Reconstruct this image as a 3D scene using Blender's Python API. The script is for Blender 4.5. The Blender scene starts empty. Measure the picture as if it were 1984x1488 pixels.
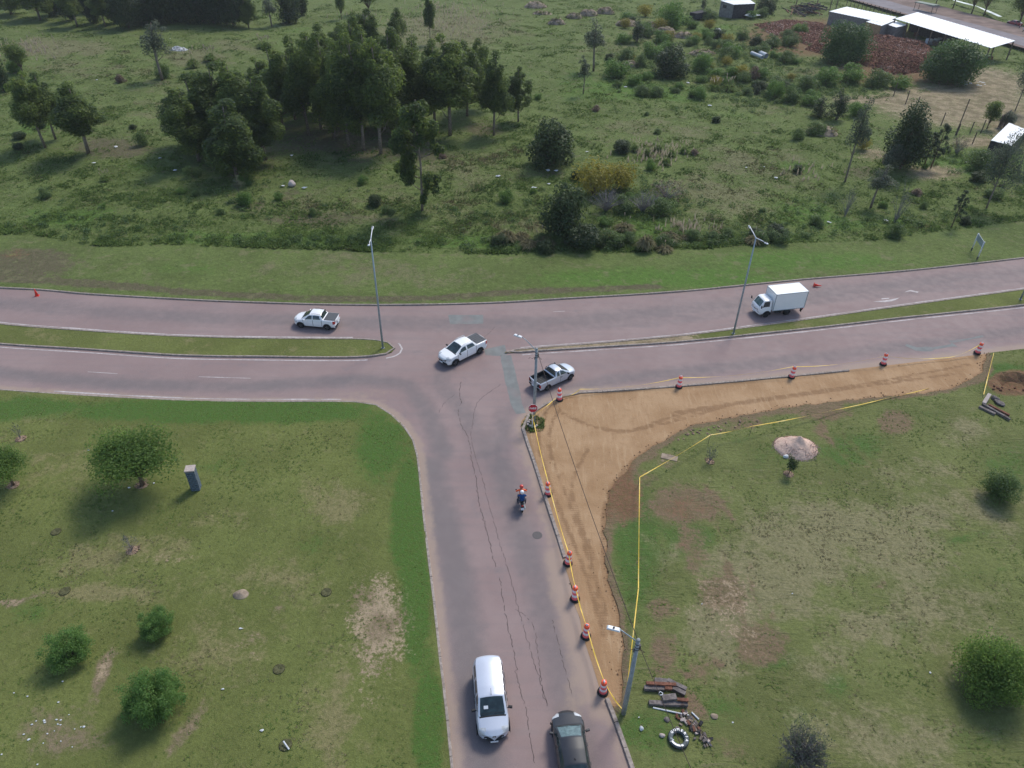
import bpy, bmesh, math, random
import numpy as np
from mathutils import Vector, Matrix
from mathutils.geometry import delaunay_2d_cdt

random.seed(7); RNG = np.random.default_rng(7)
scene = bpy.context.scene
COL = scene.collection

# ------------------------------------------------------------------ camera, sky, sun, exposure
IW, IH = 1984.0, 1488.0
CAM_F, CAM_DEP, CAM_ROLL, CAM_H = 1400.0, math.radians(37.0), math.radians(1.0), 39.5
FW = np.array([0, math.cos(CAM_DEP), -math.sin(CAM_DEP)])
_r = np.array([1.0, 0, 0]); _u = np.cross(_r, FW)
RT = _r*math.cos(CAM_ROLL) + _u*math.sin(CAM_ROLL)
UP = -_r*math.sin(CAM_ROLL) + _u*math.cos(CAM_ROLL)
cam = bpy.data.cameras.new('camera'); cam_o = bpy.data.objects.new('camera', cam); COL.objects.link(cam_o)
cam.sensor_fit = 'HORIZONTAL'; cam.sensor_width = 36.0; cam.lens = CAM_F/IW*36.0
cam.clip_start = 0.5; cam.clip_end = 4000
cam_o.matrix_world = Matrix(((RT[0], UP[0], -FW[0], 0), (RT[1], UP[1], -FW[1], 0), (RT[2], UP[2], -FW[2], CAM_H), (0, 0, 0, 1)))
scene.camera = cam_o

SUN_EL, SUN_AZ = math.radians(50), math.radians(33)
world = bpy.data.worlds.new('World'); scene.world = world; world.use_nodes = True
_t = world.node_tree; _bg = _t.nodes['Background']
_sky = _t.nodes.new('ShaderNodeTexSky'); _sky.sky_type = 'NISHITA'; _sky.sun_disc = False
_sky.sun_elevation = SUN_EL; _sky.sun_rotation = SUN_AZ; _sky.dust_density = 1.2; _sky.air_density = 1.0
_t.links.new(_sky.outputs[0], _bg.inputs[0]); _bg.inputs[1].default_value = 0.145
sun = bpy.data.lights.new('sun', 'SUN'); sun_o = bpy.data.objects.new('sun', sun); COL.objects.link(sun_o)
sun.energy = 2.1; sun.angle = math.radians(16.0); sun.color = (1.0, 0.94, 0.83)
_sd = Vector((math.sin(SUN_AZ)*math.cos(SUN_EL), math.cos(SUN_AZ)*math.cos(SUN_EL), math.sin(SUN_EL)))
sun_o.rotation_euler = _sd.to_track_quat('Z', 'Y').to_euler(); sun_o.location = (0, 60, 90)
scene.view_settings.view_transform = 'Standard'; scene.view_settings.look = 'None'
scene.view_settings.gamma = 1.0; scene.view_settings.use_curve_mapping = False
HAZE = 0.00016
scene.view_settings.exposure = 0.43

# ------------------------------------------------------------------ where a pixel of the survey photograph meets the ground
def vnoise(x, y, seed=0):
    xi = np.floor(x).astype(np.int64); yi = np.floor(y).astype(np.int64)
    fx = x-xi; fy = y-yi; fx = fx*fx*(3-2*fx); fy = fy*fy*(3-2*fy)
    def h(a, b):
        n = (a*374761393 + b*668265263 + seed*974711) & 0xffffffff
        n = ((n ^ (n >> 13))*1274126177) & 0xffffffff
        return ((n ^ (n >> 16)) & 0xffff)/65535.0
    return (h(xi, yi)*(1-fx)+h(xi+1, yi)*fx)*(1-fy) + (h(xi, yi+1)*(1-fx)+h(xi+1, yi+1)*fx)*fy
def fbm(x, y, oct=4, seed=0):
    s = 0; a = .5; t = 0
    for k in range(oct):
        s = s+a*vnoise(x*2**k+17.3*k, y*2**k-9.1*k, seed+k); t += a; a *= .55
    return s/t
def sstep(a, b, v):
    t = np.clip((v-a)/(b-a), 0, 1); return t*t*(3-2*t)
def ground_z(x, y):                      # rolling of the rough field beyond the verge
    x = np.asarray(x, float); y = np.asarray(y, float)
    w = sstep(78, 96, y)
    return 0.10 + w*((fbm(x/17, y/17, 3, 5)-.5)*1.3 + (fbm(x/4, y/4, 2, 9)-.5)*.35)
def G0(px, py, z=0.0):
    v = FW*CAM_F + RT*(px-IW/2) - UP*(py-IH/2)
    t = (z-CAM_H)/v[2]; return Vector((v[0]*t, v[1]*t, z))
def G(px, py, z=None):
    if z is not None: return G0(px, py, z)
    p = G0(px, py, 0.1)
    for _ in range(3): p = G0(px, py, float(ground_z(p.x, p.y)))
    return p
def PX(x, y, z):
    x = np.asarray(x, float); y = np.asarray(y, float); z = np.asarray(z, float)-CAM_H
    zc = x*FW[0]+y*FW[1]+z*FW[2]
    return (IW/2+CAM_F*(x*RT[0]+y*RT[1]+z*RT[2])/zc, IH/2-CAM_F*(x*UP[0]+y*UP[1]+z*UP[2])/zc)
def height_to(base, ytop):
    lo, hi = 0., 40.
    for _ in range(40):
        m = (lo+hi)/2
        if PX(base.x, base.y, base.z+m)[1] > ytop: lo = m
        else: hi = m
    return lo
def pxm(p): return float(PX(p.x+1, p.y, p.z)[0]-PX(p.x, p.y, p.z)[0])

# ------------------------------------------------------------------ bookkeeping
def tag(o, label=None, cat=None, group=None, kind=None):
    if label: o['label'] = label
    if cat: o['category'] = cat
    if group: o['group'] = group
    if kind: o['kind'] = kind
    return o
def empty(name, loc=(0, 0, 0), rz=0, label=None, cat=None, group=None, kind=None):
    o = bpy.data.objects.new(name, None); COL.objects.link(o); o.empty_display_size = .3
    o.location = loc; o.rotation_euler = (0, 0, rz)
    return tag(o, label, cat, group, kind)
def link(name, me, parent=None, loc=None, rot=None, sc=None):
    o = bpy.data.objects.new(name, me); COL.objects.link(o)
    if parent is not None: o.parent = parent
    if loc is not None: o.location = loc
    if rot is not None: o.rotation_euler = rot
    if sc is not None: o.scale = sc
    return o
def copy_tree(o, parent=None):
    c = o.copy(); COL.objects.link(c)
    if parent is not None: c.parent = parent
    for ch in list(o.children): copy_tree(ch, c)
    return c
class MB:
    """collects verts and faces of one mesh"""
    def __init__(s): s.v = []; s.f = []; s.m = []; s.mi = 0
    def add(s, vs, fs):
        b = len(s.v); s.v += [tuple(map(float, p)) for p in vs]
        for f in fs: s.f.append(tuple(i+b for i in f)); s.m.append(s.mi)
        return s
    def box(s, c, d, rz=0, ry=0, taper=1.0):
        x, y, z = d[0]/2, d[1]/2, d[2]/2
        M = Matrix.Translation(c) @ Matrix.Rotation(rz, 4, 'Z') @ Matrix.Rotation(ry, 4, 'Y')
        vs = [M @ Vector((sx*x*(taper if sz > 0 else 1), sy*y*(taper if sz > 0 else 1), sz*z)) for sz in (-1, 1) for sx, sy in ((-1, -1), (1, -1), (1, 1), (-1, 1))]
        return s.add(vs, [(3, 2, 1, 0), (4, 5, 6, 7), (0, 1, 5, 4), (1, 2, 6, 5), (2, 3, 7, 6), (3, 0, 4, 7)])
    def tube(s, pts, rad, n=8, cap=True):
        pts = [Vector(p) for p in pts]
        if not hasattr(rad, '__len__'): rad = [rad]*len(pts)
        vs = []; fs = []
        for i, p in enumerate(pts):
            d = (pts[min(i+1, len(pts)-1)]-pts[max(i-1, 0)]).normalized()
            a = d.orthogonal().normalized() if i == 0 else (pa - d*pa.dot(d)).normalized()
            pa = a; b = d.cross(a)
            for k in range(n):
                t = 2*math.pi*k/n; vs.append(p+(a*math.cos(t)+b*math.sin(t))*rad[i])
        for i in range(len(pts)-1):
            for k in range(n): fs.append((i*n+k, i*n+(k+1) % n, (i+1)*n+(k+1) % n, (i+1)*n+k))
        if cap: fs.append(tuple(range(n-1, -1, -1))); fs.append(tuple((len(pts)-1)*n+k for k in range(n)))
        return s.add(vs, fs)
    def lathe(s, prof, n=20, axis='Z', c=(0, 0, 0), cap=True):
        vs = []; fs = []
        for r, h in prof:
            for k in range(n):
                t = 2*math.pi*k/n; a, b = r*math.cos(t), r*math.sin(t)
                p = (a, b, h) if axis == 'Z' else (a, h, b)
                vs.append((p[0]+c[0], p[1]+c[1], p[2]+c[2]))
        for i in range(len(prof)-1):
            for k in range(n): fs.append((i*n+k, i*n+(k+1) % n, (i+1)*n+(k+1) % n, (i+1)*n+k))
        if cap: fs.append(tuple(range(n-1, -1, -1))); fs.append(tuple((len(prof)-1)*n+k for k in range(n)))
        return s.add(vs, fs)
    def mesh(s, name, mats, smooth=False):
        me = bpy.data.meshes.new(name); me.from_pydata(s.v, [], s.f)
        for m in (mats if isinstance(mats, (list, tuple)) else [mats]): me.materials.append(m)
        me.polygons.foreach_set('material_index', s.m)
        if smooth: me.polygons.foreach_set('use_smooth', [True]*len(s.f))
        bm = bmesh.new(); bm.from_mesh(me); bmesh.ops.recalc_face_normals(bm, faces=bm.faces); bm.to_mesh(me); bm.free()
        me.update(); return me
    def obj(s, name, mats, parent=None, smooth=False, **k): return link(name, s.mesh(name, mats, smooth), parent, **k)

def np_mesh(name, V, F, mat, attrs=None, face_attrs=None, smooth=False):
    """V (n,3), F (m,k) arrays"""
    me = bpy.data.meshes.new(name); V = np.asarray(V, np.float32); F = np.asarray(F, np.int32)
    me.vertices.add(len(V)); me.vertices.foreach_set('co', V.ravel())
    k = F.shape[1]
    me.loops.add(F.size); me.loops.foreach_set('vertex_index', F.ravel())
    me.polygons.add(len(F)); me.polygons.foreach_set('loop_start', np.arange(0, F.size, k, dtype=np.int32))
    me.polygons.foreach_set('use_smooth', np.full(len(F), smooth))
    for m in (mat if isinstance(mat, (list, tuple)) else [mat]): me.materials.append(m)
    for d, dom in ((attrs, 'POINT'), (face_attrs, 'FACE')):
        for nme, arr in (d or {}).items():
            a = me.attributes.new(nme, 'FLOAT', dom); a.data.foreach_set('value', np.asarray(arr, np.float32))
    me.update(calc_edges=True); return me

# ------------------------------------------------------------------ materials
class NT:
    def __init__(s, name):
        s.m = bpy.data.materials.new(name); s.m.use_nodes = True; s.t = s.m.node_tree
        s.p = s.t.nodes['Principled BSDF']; s.out = s.t.nodes['Material Output']
    def n(s, ty, **k):
        n = s.t.nodes.new(ty)
        for a, b in k.items(): setattr(n, a, b)
        return n
    def l(s, a, b): s.t.links.new(a, b)
    def put(s, sock, v):
        if isinstance(v, bpy.types.NodeSocket): s.l(v, sock)
        elif isinstance(v, tuple) and len(v) == 3 and sock.type == 'RGBA': sock.default_value = (*v, 1)
        else: sock.default_value = v
    def pos(s):
        return s.n('ShaderNodeNewGeometry').outputs['Position']
    def objc(s): return s.n('ShaderNodeTexCoord').outputs['Object']
    def mapv(s, v, scale=(1, 1, 1), rot=(0, 0, 0)):
        n = s.n('ShaderNodeMapping'); s.l(v, n.inputs[0]); n.inputs['Scale'].default_value = scale; n.inputs['Rotation'].default_value = rot
        return n.outputs[0]
    def noise(s, v, scale, detail=3, rough=.55, dist=0.0):
        n = s.n('ShaderNodeTexNoise'); s.l(v, n.inputs['Vector']); n.inputs['Scale'].default_value = scale
        n.inputs['Detail'].default_value = detail; n.inputs['Roughness'].default_value = rough; n.inputs['Distortion'].default_value = dist
        return n.outputs['Fac']
    def attr(s, name): return s.n('ShaderNodeAttribute', attribute_name=name).outputs['Fac']
    def math(s, op, a, b=0.0, c=None):
        n = s.n('ShaderNodeMath', operation=op); s.put(n.inputs[0], a); s.put(n.inputs[1], b)
        if c is not None: s.put(n.inputs[2], c)
        return n.outputs[0]
    def ramp(s, v, a, b, lo=0.0, hi=1.0):
        n = s.n('ShaderNodeMapRange', interpolation_type='SMOOTHSTEP'); s.put(n.inputs['Value'], v)
        n.inputs['From Min'].default_value = a; n.inputs['From Max'].default_value = b
        n.inputs['To Min'].default_value = lo; n.inputs['To Max'].default_value = hi
        return n.outputs['Result']
    def mix(s, f, a, b, mode='MIX'):
        n = s.n('ShaderNodeMix', data_type='RGBA', blend_type=mode); s.put(n.inputs['Factor'], f)
        s.put(n.inputs['A'], a) if False else s.put(n.inputs[6], a); s.put(n.inputs[7], b)
        return n.outputs[2]
    def bump(s, h, strength, dist=0.02, prev=None):
        n = s.n('ShaderNodeBump'); n.inputs['Strength'].default_value = strength; n.inputs['Distance'].default_value = dist
        s.l(h, n.inputs['Height'])
        if prev is not None: s.l(prev, n.inputs['Normal'])
        return n.outputs[0]
    def fin(s, col, rough=.9, bump=None, spec=.3, metal=0.0):
        s.put(s.p.inputs['Base Color'], col); s.put(s.p.inputs['Roughness'], rough)
        s.p.inputs['Specular IOR Level'].default_value = spec; s.p.inputs['Metallic'].default_value = metal
        if bump is not None: s.l(bump, s.p.inputs['Normal'])
        return s.m

def M(name, col, rough=.6, var=.15, scale=6.0, spec=.4, metal=0.0, bump=.0, dirt=None, coat=0.0):
    n = NT(name); v = n.objc()
    f = n.noise(v, scale, 4)
    c = n.mix(n.ramp(f, .3, .7), tuple(x*(1-var) for x in col), tuple(min(1, x*(1+var)) for x in col))
    if dirt:
        c = n.mix(n.ramp(n.noise(v, scale*.4, 5), .5, .75, 0, .7), c, dirt)
    b = n.bump(n.noise(v, scale*4, 4), bump, .02) if bump else None
    n.p.inputs['Coat Weight'].default_value = coat; n.p.inputs['Coat Roughness'].default_value = .05
    return n.fin(c, rough, b, spec, metal)

def grass_mat(name, base, lush, dry, soil, tracks=None, fine=1.0, rough=0.0):
    n = NT(name); P = n.pos()
    big = n.noise(P, .16, 4); mid = n.noise(P, .9, 4, .6); sm = n.noise(P, 5.0, 4, .65); tiny = n.noise(P, 17.0, 3, .7)
    def msk(a, k, lo=.32, hi=.68):           # ragged edges for a patch mask
        v = n.math('ADD', n.attr(a), n.math('MULTIPLY', n.math('SUBTRACT', n.math('ADD', n.math('MULTIPLY', mid, .6), n.math('MULTIPLY', sm, .4)), .5), k))
        return n.ramp(v, lo, hi)
    c = n.mix(n.ramp(big, .35, .65), tuple(x*.84 for x in base), tuple(x*1.12 for x in base))
    c = n.mix(n.ramp(mid, .55, .75, 0, .5), c, dry)
    c = n.mix(msk('lush', 1.0), c, lush)
    c = n.mix(msk('dry', 1.3), c, dry)
    c = n.mix(msk('soil', 1.3), c, soil)
    sv = n.math('ADD', n.attr('sand'), n.math('MULTIPLY', n.math('SUBTRACT', n.math('ADD', n.math('MULTIPLY', mid, .35), n.math('MULTIPLY', sm, .65)), .5), 1.9))
    c = n.mix(n.ramp(sv, .32, .70), c, n.mix(n.ramp(n.noise(P, .45, 4, .6), .38, .62), (.225, .165, .115), (.40, .305, .215)))
    c = n.mix(msk('red', 1.0), c, (.20, .100, .066))
    # blades: light tips and gaps of thatch between them
    c = n.mix(n.ramp(sm, .28, .72, .55, 0), c, tuple(x*.55 for x in base), 'MIX')
    c = n.mix(n.ramp(tiny, .5, .8, 0, .42*fine), c, tuple(min(1, x*1.9+.01) for x in base))
    c = n.mix(n.ramp(tiny, .2, .45, .4*fine, 0), c, tuple(x*.45 for x in base))
    h = n.math('ADD', n.math('MULTIPLY', sm, .7), n.math('MULTIPLY', tiny, .5))
    if rough:
        t1 = n.noise(P, 1.7, 6, .72, .4); t2 = n.noise(P, .55, 5, .65)
        c = n.mix(n.ramp(t1, .48, .30, 0, rough), c, tuple(x*.48 for x in base)); c = n.mix(n.ramp(t1, .52, .72, 0, rough*.8), c, tuple(x*1.55 for x in base))
        c = n.mix(n.ramp(t2, .54, .68, 0, rough*.8), c, dry); h = n.math('ADD', h, n.math('MULTIPLY', t1, 1.6))
    b = None
    if tracks:
        for rot, sc, amt in tracks:
            t = n.noise(n.mapv(P, sc, (0, 0, rot)), 1.0, 3, .6, 1.2)
            t = n.math('ADD', .5, n.math('MULTIPLY', n.math('SUBTRACT', t, .5), n.ramp(n.noise(n.mapv(P, (1, 1, 1), (0, 0, rot)), .22, 3), .42, .62)))
            c = n.mix(n.ramp(t, .56, .70, 0, amt), c, tuple(x*.8 for x in dry))
            c = n.mix(n.ramp(t, .28, .40, amt*.8, 0), c, tuple(x*.5 for x in base))
            h = n.math('ADD', h, n.math('MULTIPLY', t, 1.2))
    b = n.bump(h, .9, .10)
    return n.fin(c, .95, b, .1)

MAT = {}
MAT['lawn'] = grass_mat('lawn_grass', (.142, .164, .050), (.064, .136, .028), (.225, .200, .098), (.220, .170, .115))
MAT['lawn_r'] = grass_mat('lawn_grass_driven', (.145, .164, .058), (.070, .138, .032), (.235, .212, .118), (.200, .135, .092),
                          tracks=[(-.30, (.5, 2.6, 1), .5), (.62, (.6, 2.4, 1), .4)])
MAT['verge'] = grass_mat('verge_grass', (.060, .072, .026), (.040, .080, .018), (.108, .094, .048), (.22, .17, .12), rough=.3)
MAT['field'] = grass_mat('field_grass', (.122, .160, .050), (.092, .180, .034), (.180, .170, .092), (.125, .098, .070), rough=.75)

def road_mat():
    n = NT('road_asphalt'); P = n.pos()
    agg = n.noise(P, 22, 3, .7); mid = n.noise(P, 1.2, 4, .6); big = n.noise(P, .14, 4)
    st = n.noise(n.mapv(P, (.12, 1.6, 1), (0, 0, -.03)), 1.0, 4, .6)
    c = n.mix(n.ramp(big, .3, .7), (.228, .162, .154), (.264, .195, .184))
    c = n.mix(n.ramp(st, .45, .7, 0, .4), c, (.195, .160, .158))
    c = n.mix(n.ramp(n.noise(P, .5, 5, .7), .56, .72, 0, .45), c, (.165, .145, .148)); c = n.mix(n.ramp(n.noise(P, 3.3, 4, .7), .60, .78, 0, .35), c, (.36, .29, .26))
    w = n.math('ADD', n.attr('wear'), n.math('MULTIPLY', n.math('SUBTRACT', mid, .5), .5))
    c = n.mix(n.ramp(w, .10, .90, 0, .82), c, (.145, .127, .127))
    d = n.math('ADD', n.attr('dust'), n.math('MULTIPLY', n.math('SUBTRACT', mid, .5), .9))
    c = n.mix(n.ramp(d, .3, .9, 0, .8), c, (.330, .250, .195))
    c = n.mix(n.ramp(agg, .3, .7), tuple([.86]*3), tuple([1.14]*3)) if False else n.mix(n.ramp(agg, .45, .75, .0, .30), c, (.42, .35, .33))
    c = n.mix(n.ramp(agg, .22, .45, .42, 0), c, (.08, .072, .075))
    return n.fin(c, n.ramp(mid, .3, .7, .72, .9), n.bump(agg, .25, .01), .3)
MAT['road'] = road_mat()
def dirt_mat():
    n = NT('graded_dirt'); P = n.pos()
    big = n.noise(P, .25, 4); mid = n.noise(P, 1.6, 5, .65); sm = n.noise(P, 9, 4, .7)
    c = n.mix(n.ramp(big, .3, .7), (.305, .190, .102), (.395, .262, .152))
    c = n.mix(n.ramp(mid, .5, .8, 0, .6), c, (.26, .155, .080))
    tw = n.n('ShaderNodeTexWave', wave_type='BANDS', bands_direction='Y'); n.l(P, tw.inputs['Vector']); tw.inputs['Scale'].default_value = 1.6; tw.inputs['Distortion'].default_value = 3.0; tw.inputs['Detail'].default_value = 3
    rt = n.math('MULTIPLY', n.attr('rut_edge_shade'), n.ramp(tw.outputs['Fac'], .2, .7, .8, 1.1))
    c = n.mix(n.ramp(rt, .25, 1.0, 0, .7), c, (.195, .115, .062))  # darker soil in the ruts and painted shading at the cut edge
    c = n.mix(n.ramp(sm, .55, .8, 0, .4), c, (.50, .37, .24))
    st = n.noise(n.mapv(P, (2.2, .35, 1), (0, 0, .25)), 1.0, 4, .6, 1.5)
    c = n.mix(n.ramp(st, .5, .68, 0, .35), c, (.27, .165, .090)); c = n.mix(n.ramp(st, .3, .45, .35, 0), c, (.47, .34, .21))
    h = n.math('ADD', n.math('MULTIPLY', mid, .6), n.math('ADD', n.math('MULTIPLY', sm, .35), n.math('MULTIPLY', st, .3)))
    return n.fin(c, .95, n.bump(h, .7, .08), .1)
MAT['dirt'] = dirt_mat()
MAT['kerb'] = M('kerb_concrete', (.30, .255, .225), .9, .25, 5, .2, bump=.4, dirt=(.22, .17, .13))
MAT['patch'] = M('patch_concrete', (.190, .198, .192), .9, .10, 1.2, .2, bump=.2, dirt=(.215, .175, .17))
MAT['paint'] = M('road_paint', (.46, .42, .41), .8, .2, 4, .2, dirt=(.27, .22, .22))
MAT['crack'] = M('crack_fill', (.088, .070, .068), .95, .3, 8, .1)
MAT['iron'] = M('cast_iron', (.10, .09, .09), .7, .2, 20, .3)
MAT['white'] = M('white_car_paint', (.80, .81, .82), .28, .02, 2, .5, coat=.6)
MAT['silver'] = M('silver_car_paint', (.50, .54, .60), .30, .03, 2, .5, metal=.35, coat=.5)
MAT['vanwhite'] = M('van_paint', (.56, .60, .68), .30, .02, 2, .5, metal=.25, coat=.5)
MAT['black'] = M('black_car_paint', (.026, .028, .032), .28, .05, 2, .4, coat=.35)
MAT['redcar'] = M('red_car_paint', (.28, .02, .035), .3, .05, 2, .5, coat=.5)
MAT['glass'] = M('tinted_glass', (.030, .048, .052), .10, .35, 2.2, .8, metal=.25)
MAT['glass2'] = M('pale_windscreen', (.09, .14, .14), .06, .3, 5, .8)
MAT['plastic'] = M('black_plastic', (.022, .022, .024), .6, .1, 8, .3)
MAT['gap'] = M('shut_line', (.11, .11, .115), .7, .1, 8, .2)
MAT['bedcover'] = M('bed_cover_vinyl', (.085, .09, .098), .65, .1, 8, .3)
MAT['tyre'] = M('rubber', (.022, .022, .023), .85, .15, 10, .2)
MAT['alloy'] = M('alloy', (.32, .33, .36), .35, .1, 6, .5, metal=.8)
MAT['headlamp'] = M('headlamp', (.50, .52, .54), .10, .15, 5, .8)
MAT['taillamp'] = M('taillamp', (.42, .018, .02), .2, .1, 10, .6)
MAT['plate'] = M('number_plate', (.66, .69, .72), .5, .1, 20, .4)
MAT['orange'] = M('drum_orange', (.84, .105, .045), .5, .08, 5, .4)
MAT['pink'] = M('drum_faded_red', (.82, .14, .15), .5, .1, 5, .4)
MAT['band'] = M('reflective_white', (.78, .72, .73), .4, .08, 6, .5, dirt=(.60, .48, .46))
MAT['cone'] = M('cone_red', (.68, .045, .030), .5, .1, 5, .4)
MAT['tape'] = M('caution_yellow', (.74, .50, .07), .5, .12, 3, .3, dirt=(.70, .60, .32))
MAT['steel'] = M('galvanised_steel', (.30, .36, .40), .45, .1, 3, .5, metal=.3)
MAT['concrete'] = M('pole_concrete', (.30, .32, .33), .85, .15, 4, .2, bump=.3, dirt=(.22, .23, .24))
MAT['lampwhite'] = M('lamp_housing', (.66, .68, .70), .4, .08, 6, .5)
MAT['cable'] = M('cable_black', (.05, .035, .03), .7, .1, 5, .3)
MAT['signred'] = M('sign_red', (.50, .012, .035), .4, .08, 6, .5)
MAT['signwhite'] = M('sign_white', (.80, .80, .80), .4, .05, 6, .5)
MAT['bark'] = M('bark', (.13, .095, .070), .95, .4, 7, .1, bump=.6)
MAT['barkpale'] = M('bark_pale', (.20, .165, .135), .95, .35, 6, .1, bump=.6)
MAT['twig'] = M('grey_twigs', (.23, .21, .20), .95, .3, 7, .1)
MAT['woodpost'] = M('weathered_wood', (.14, .11, .09), .95, .3, 7, .1, bump=.5)
MAT['block'] = M('grey_block', (.105, .135, .165), .9, .3, 6, .2, bump=.5)
MAT['mortar'] = M('pale_mortar', (.26, .29, .32), .95, .15, 9, .1)
MAT['cap'] = M('pillar_cap', (.42, .36, .33), .9, .12, 5, .2, bump=.3)
MAT['beam'] = M('old_concrete', (.155, .135, .128), .9, .35, 5, .2, bump=.5, dirt=(.085, .055, .045))
MAT['rust'] = M('brick_red_stone', (.165, .075, .050), .9, .3, 6, .2, bump=.5)
MAT['sandpile'] = M('pile_sand', (.60, .43, .345), .95, .14, 7.0, .1, bump=.9)
MAT['mulch'] = M('mulch_ring', (.24, .17, .12), .95, .5, 9, .1, bump=.9, dirt=(.38, .30, .23))
MAT['mud'] = M('dark_mud', (.085, .085, .042), .95, .4, 6, .1, bump=.5)
MAT['hole'] = M('dug_red_earth', (.095, .045, .032), .95, .4, 5, .1, bump=.8)
MAT['roofwhite'] = M('white_sheet_roof', (.80, .82, .83), .45, .05, 1.2, .4, dirt=(.70, .72, .74))
MAT['greywall'] = M('grey_block_wall', (.19, .185, .18), .95, .2, 2, .1, bump=.4)
MAT['tanwall'] = M('tan_board_wall', (.33, .23, .13), .95, .2, 2, .1)
MAT['darkjunk'] = M('dark_scrap', (.05, .047, .05), .9, .5, 4, .2)
_n = NT('broken_brick'); _c = _n.mix(_n.ramp(_n.attr('tint'), 0, .7), (.12, .060, .044), (.30, .150, .100)); _c = _n.mix(_n.ramp(_n.attr('tint'), .66, .95), _c, (.46, .34, .27))
MAT['brickchip'] = _n.fin(_c, .95, None, .1)
MAT['litter'] = M('litter_white', (.56, .58, .60), .7, .15, 9, .3)
MAT['drymound'] = M('dry_heap', (.27, .215, .165), .95, .3, 2, .1, bump=.8, dirt=(.17, .16, .09))
MAT['blue'] = M('blue_jacket', (.018, .065, .19), .8, .15, 8, .2)
MAT['hivis'] = M('orange_vest', (.85, .14, .05), .7, .1, 8, .3)
MAT['skin'] = M('skin', (.42, .25, .18), .6, .05, 8, .3)
MAT['denim'] = M('dark_trousers', (.045, .05, .07), .9, .2, 8, .2)
MAT['helmetred'] = M('helmet_red', (.55, .035, .02), .2, .05, 4, .6, coat=.5)
MAT['helmetwhite'] = M('helmet_white', (.76, .77, .78), .2, .03, 4, .6, coat=.5)
MAT['hair'] = M('dark_hair', (.03, .02, .015), .7, .2, 10, .3)
MAT['shirt'] = M('pale_shirt', (.45, .5, .55), .85, .1, 8, .2)
MAT['pinkshirt'] = M('pink_shirt', (.55, .2, .22), .85, .1, 8, .2)
MAT['fargrass'] = M('base_ground', (.07, .085, .032), .95, .3, .2, .1)

def leaf_mat(name, dark, light, trans=.35, warm=None):
    n = NT(name); t = n.attr('tint')
    oi = n.n('ShaderNodeObjectInfo').outputs['Random']
    v = n.math('ADD', t, n.math('MULTIPLY', n.math('SUBTRACT', oi, .5), .35))
    c = n.mix(n.ramp(v, .05, .95), dark, light)
    if warm: c = n.mix(n.ramp(t, .86, 1.0, 0, .8), c, warm)
    n.fin(c, .55, None, .25)
    tr = n.n('ShaderNodeBsdfTranslucent'); n.put(tr.inputs['Color'], n.mix(.5, c, tuple(min(1, x*1.5) for x in light)))
    mx = n.n('ShaderNodeMixShader'); mx.inputs[0].default_value = trans
    n.l(n.p.outputs[0], mx.inputs[1]); n.l(tr.outputs[0], mx.inputs[2]); n.l(mx.outputs[0], n.out.inputs[0])
    return n.m
MAT['l_euc'] = leaf_mat('leaf_eucalyptus', (.034, .066, .026), (.165, .225, .050), .50, (.30, .31, .06))
MAT['l_thin'] = leaf_mat('leaf_grey_eucalyptus', (.055, .078, .056), (.12, .145, .090), .35)
MAT['l_lawn'] = leaf_mat('leaf_lawn_tree', (.064, .128, .032), (.180, .270, .066), .60)
MAT['l_bush'] = leaf_mat('leaf_bush', (.050, .095, .034), (.135, .200, .058), .42)
MAT['l_bright'] = leaf_mat('leaf_bright_bush', (.056, .120, .028), (.140, .240, .050), .44)
MAT['l_dark'] = leaf_mat('leaf_dark_bush', (.020, .042, .018), (.062, .092, .030), .26)
MAT['l_yellow'] = leaf_mat('leaf_yellow_bush', (.12, .115, .026), (.30, .265, .045), .4)
MAT['l_feather'] = leaf_mat('leaf_feathery', (.066, .145, .040), (.190, .310, .090), .60)
MAT['l_globe'] = leaf_mat('leaf_shade_tree', (.026, .070, .022), (.085, .155, .038), .34)
MAT['l_pine'] = leaf_mat('needle', (.016, .034, .018), (.050, .080, .036), .15)
MAT['l_brown'] = leaf_mat('leaf_dry_brown', (.10, .065, .045), (.24, .17, .12), .2)
MAT['l_willow'] = leaf_mat('leaf_willow', (.055, .080, .056), (.125, .150, .095), .35)
def tuft_mat():
    n = NT('field_tufts'); t = n.attr('tint'); d = n.attr('dryness')
    g = n.mix(n.ramp(t, 0, 1), (.090, .145, .040), (.200, .280, .078))
    y = n.mix(n.ramp(t, 0, 1), (.145, .130, .068), (.310, .280, .160))
    c = n.mix(n.ramp(d, .3, .8), g, y)
    c = n.mix(n.ramp(d, 1.1, 1.9), c, (.45, .38, .29))
    n.fin(c, .9, None, .1)
    tr = n.n('ShaderNodeBsdfTranslucent'); n.put(tr.inputs['Color'], c)
    mx = n.n('ShaderNodeMixShader'); mx.inputs[0].default_value = .3
    mx.inputs[0].default_value = .5
    n.l(n.p.outputs[0], mx.inputs[1]); n.l(tr.outputs[0], mx.inputs[2]); n.l(mx.outputs[0], n.out.inputs[0])
    return n.m
MAT['tuft'] = tuft_mat()

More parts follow.
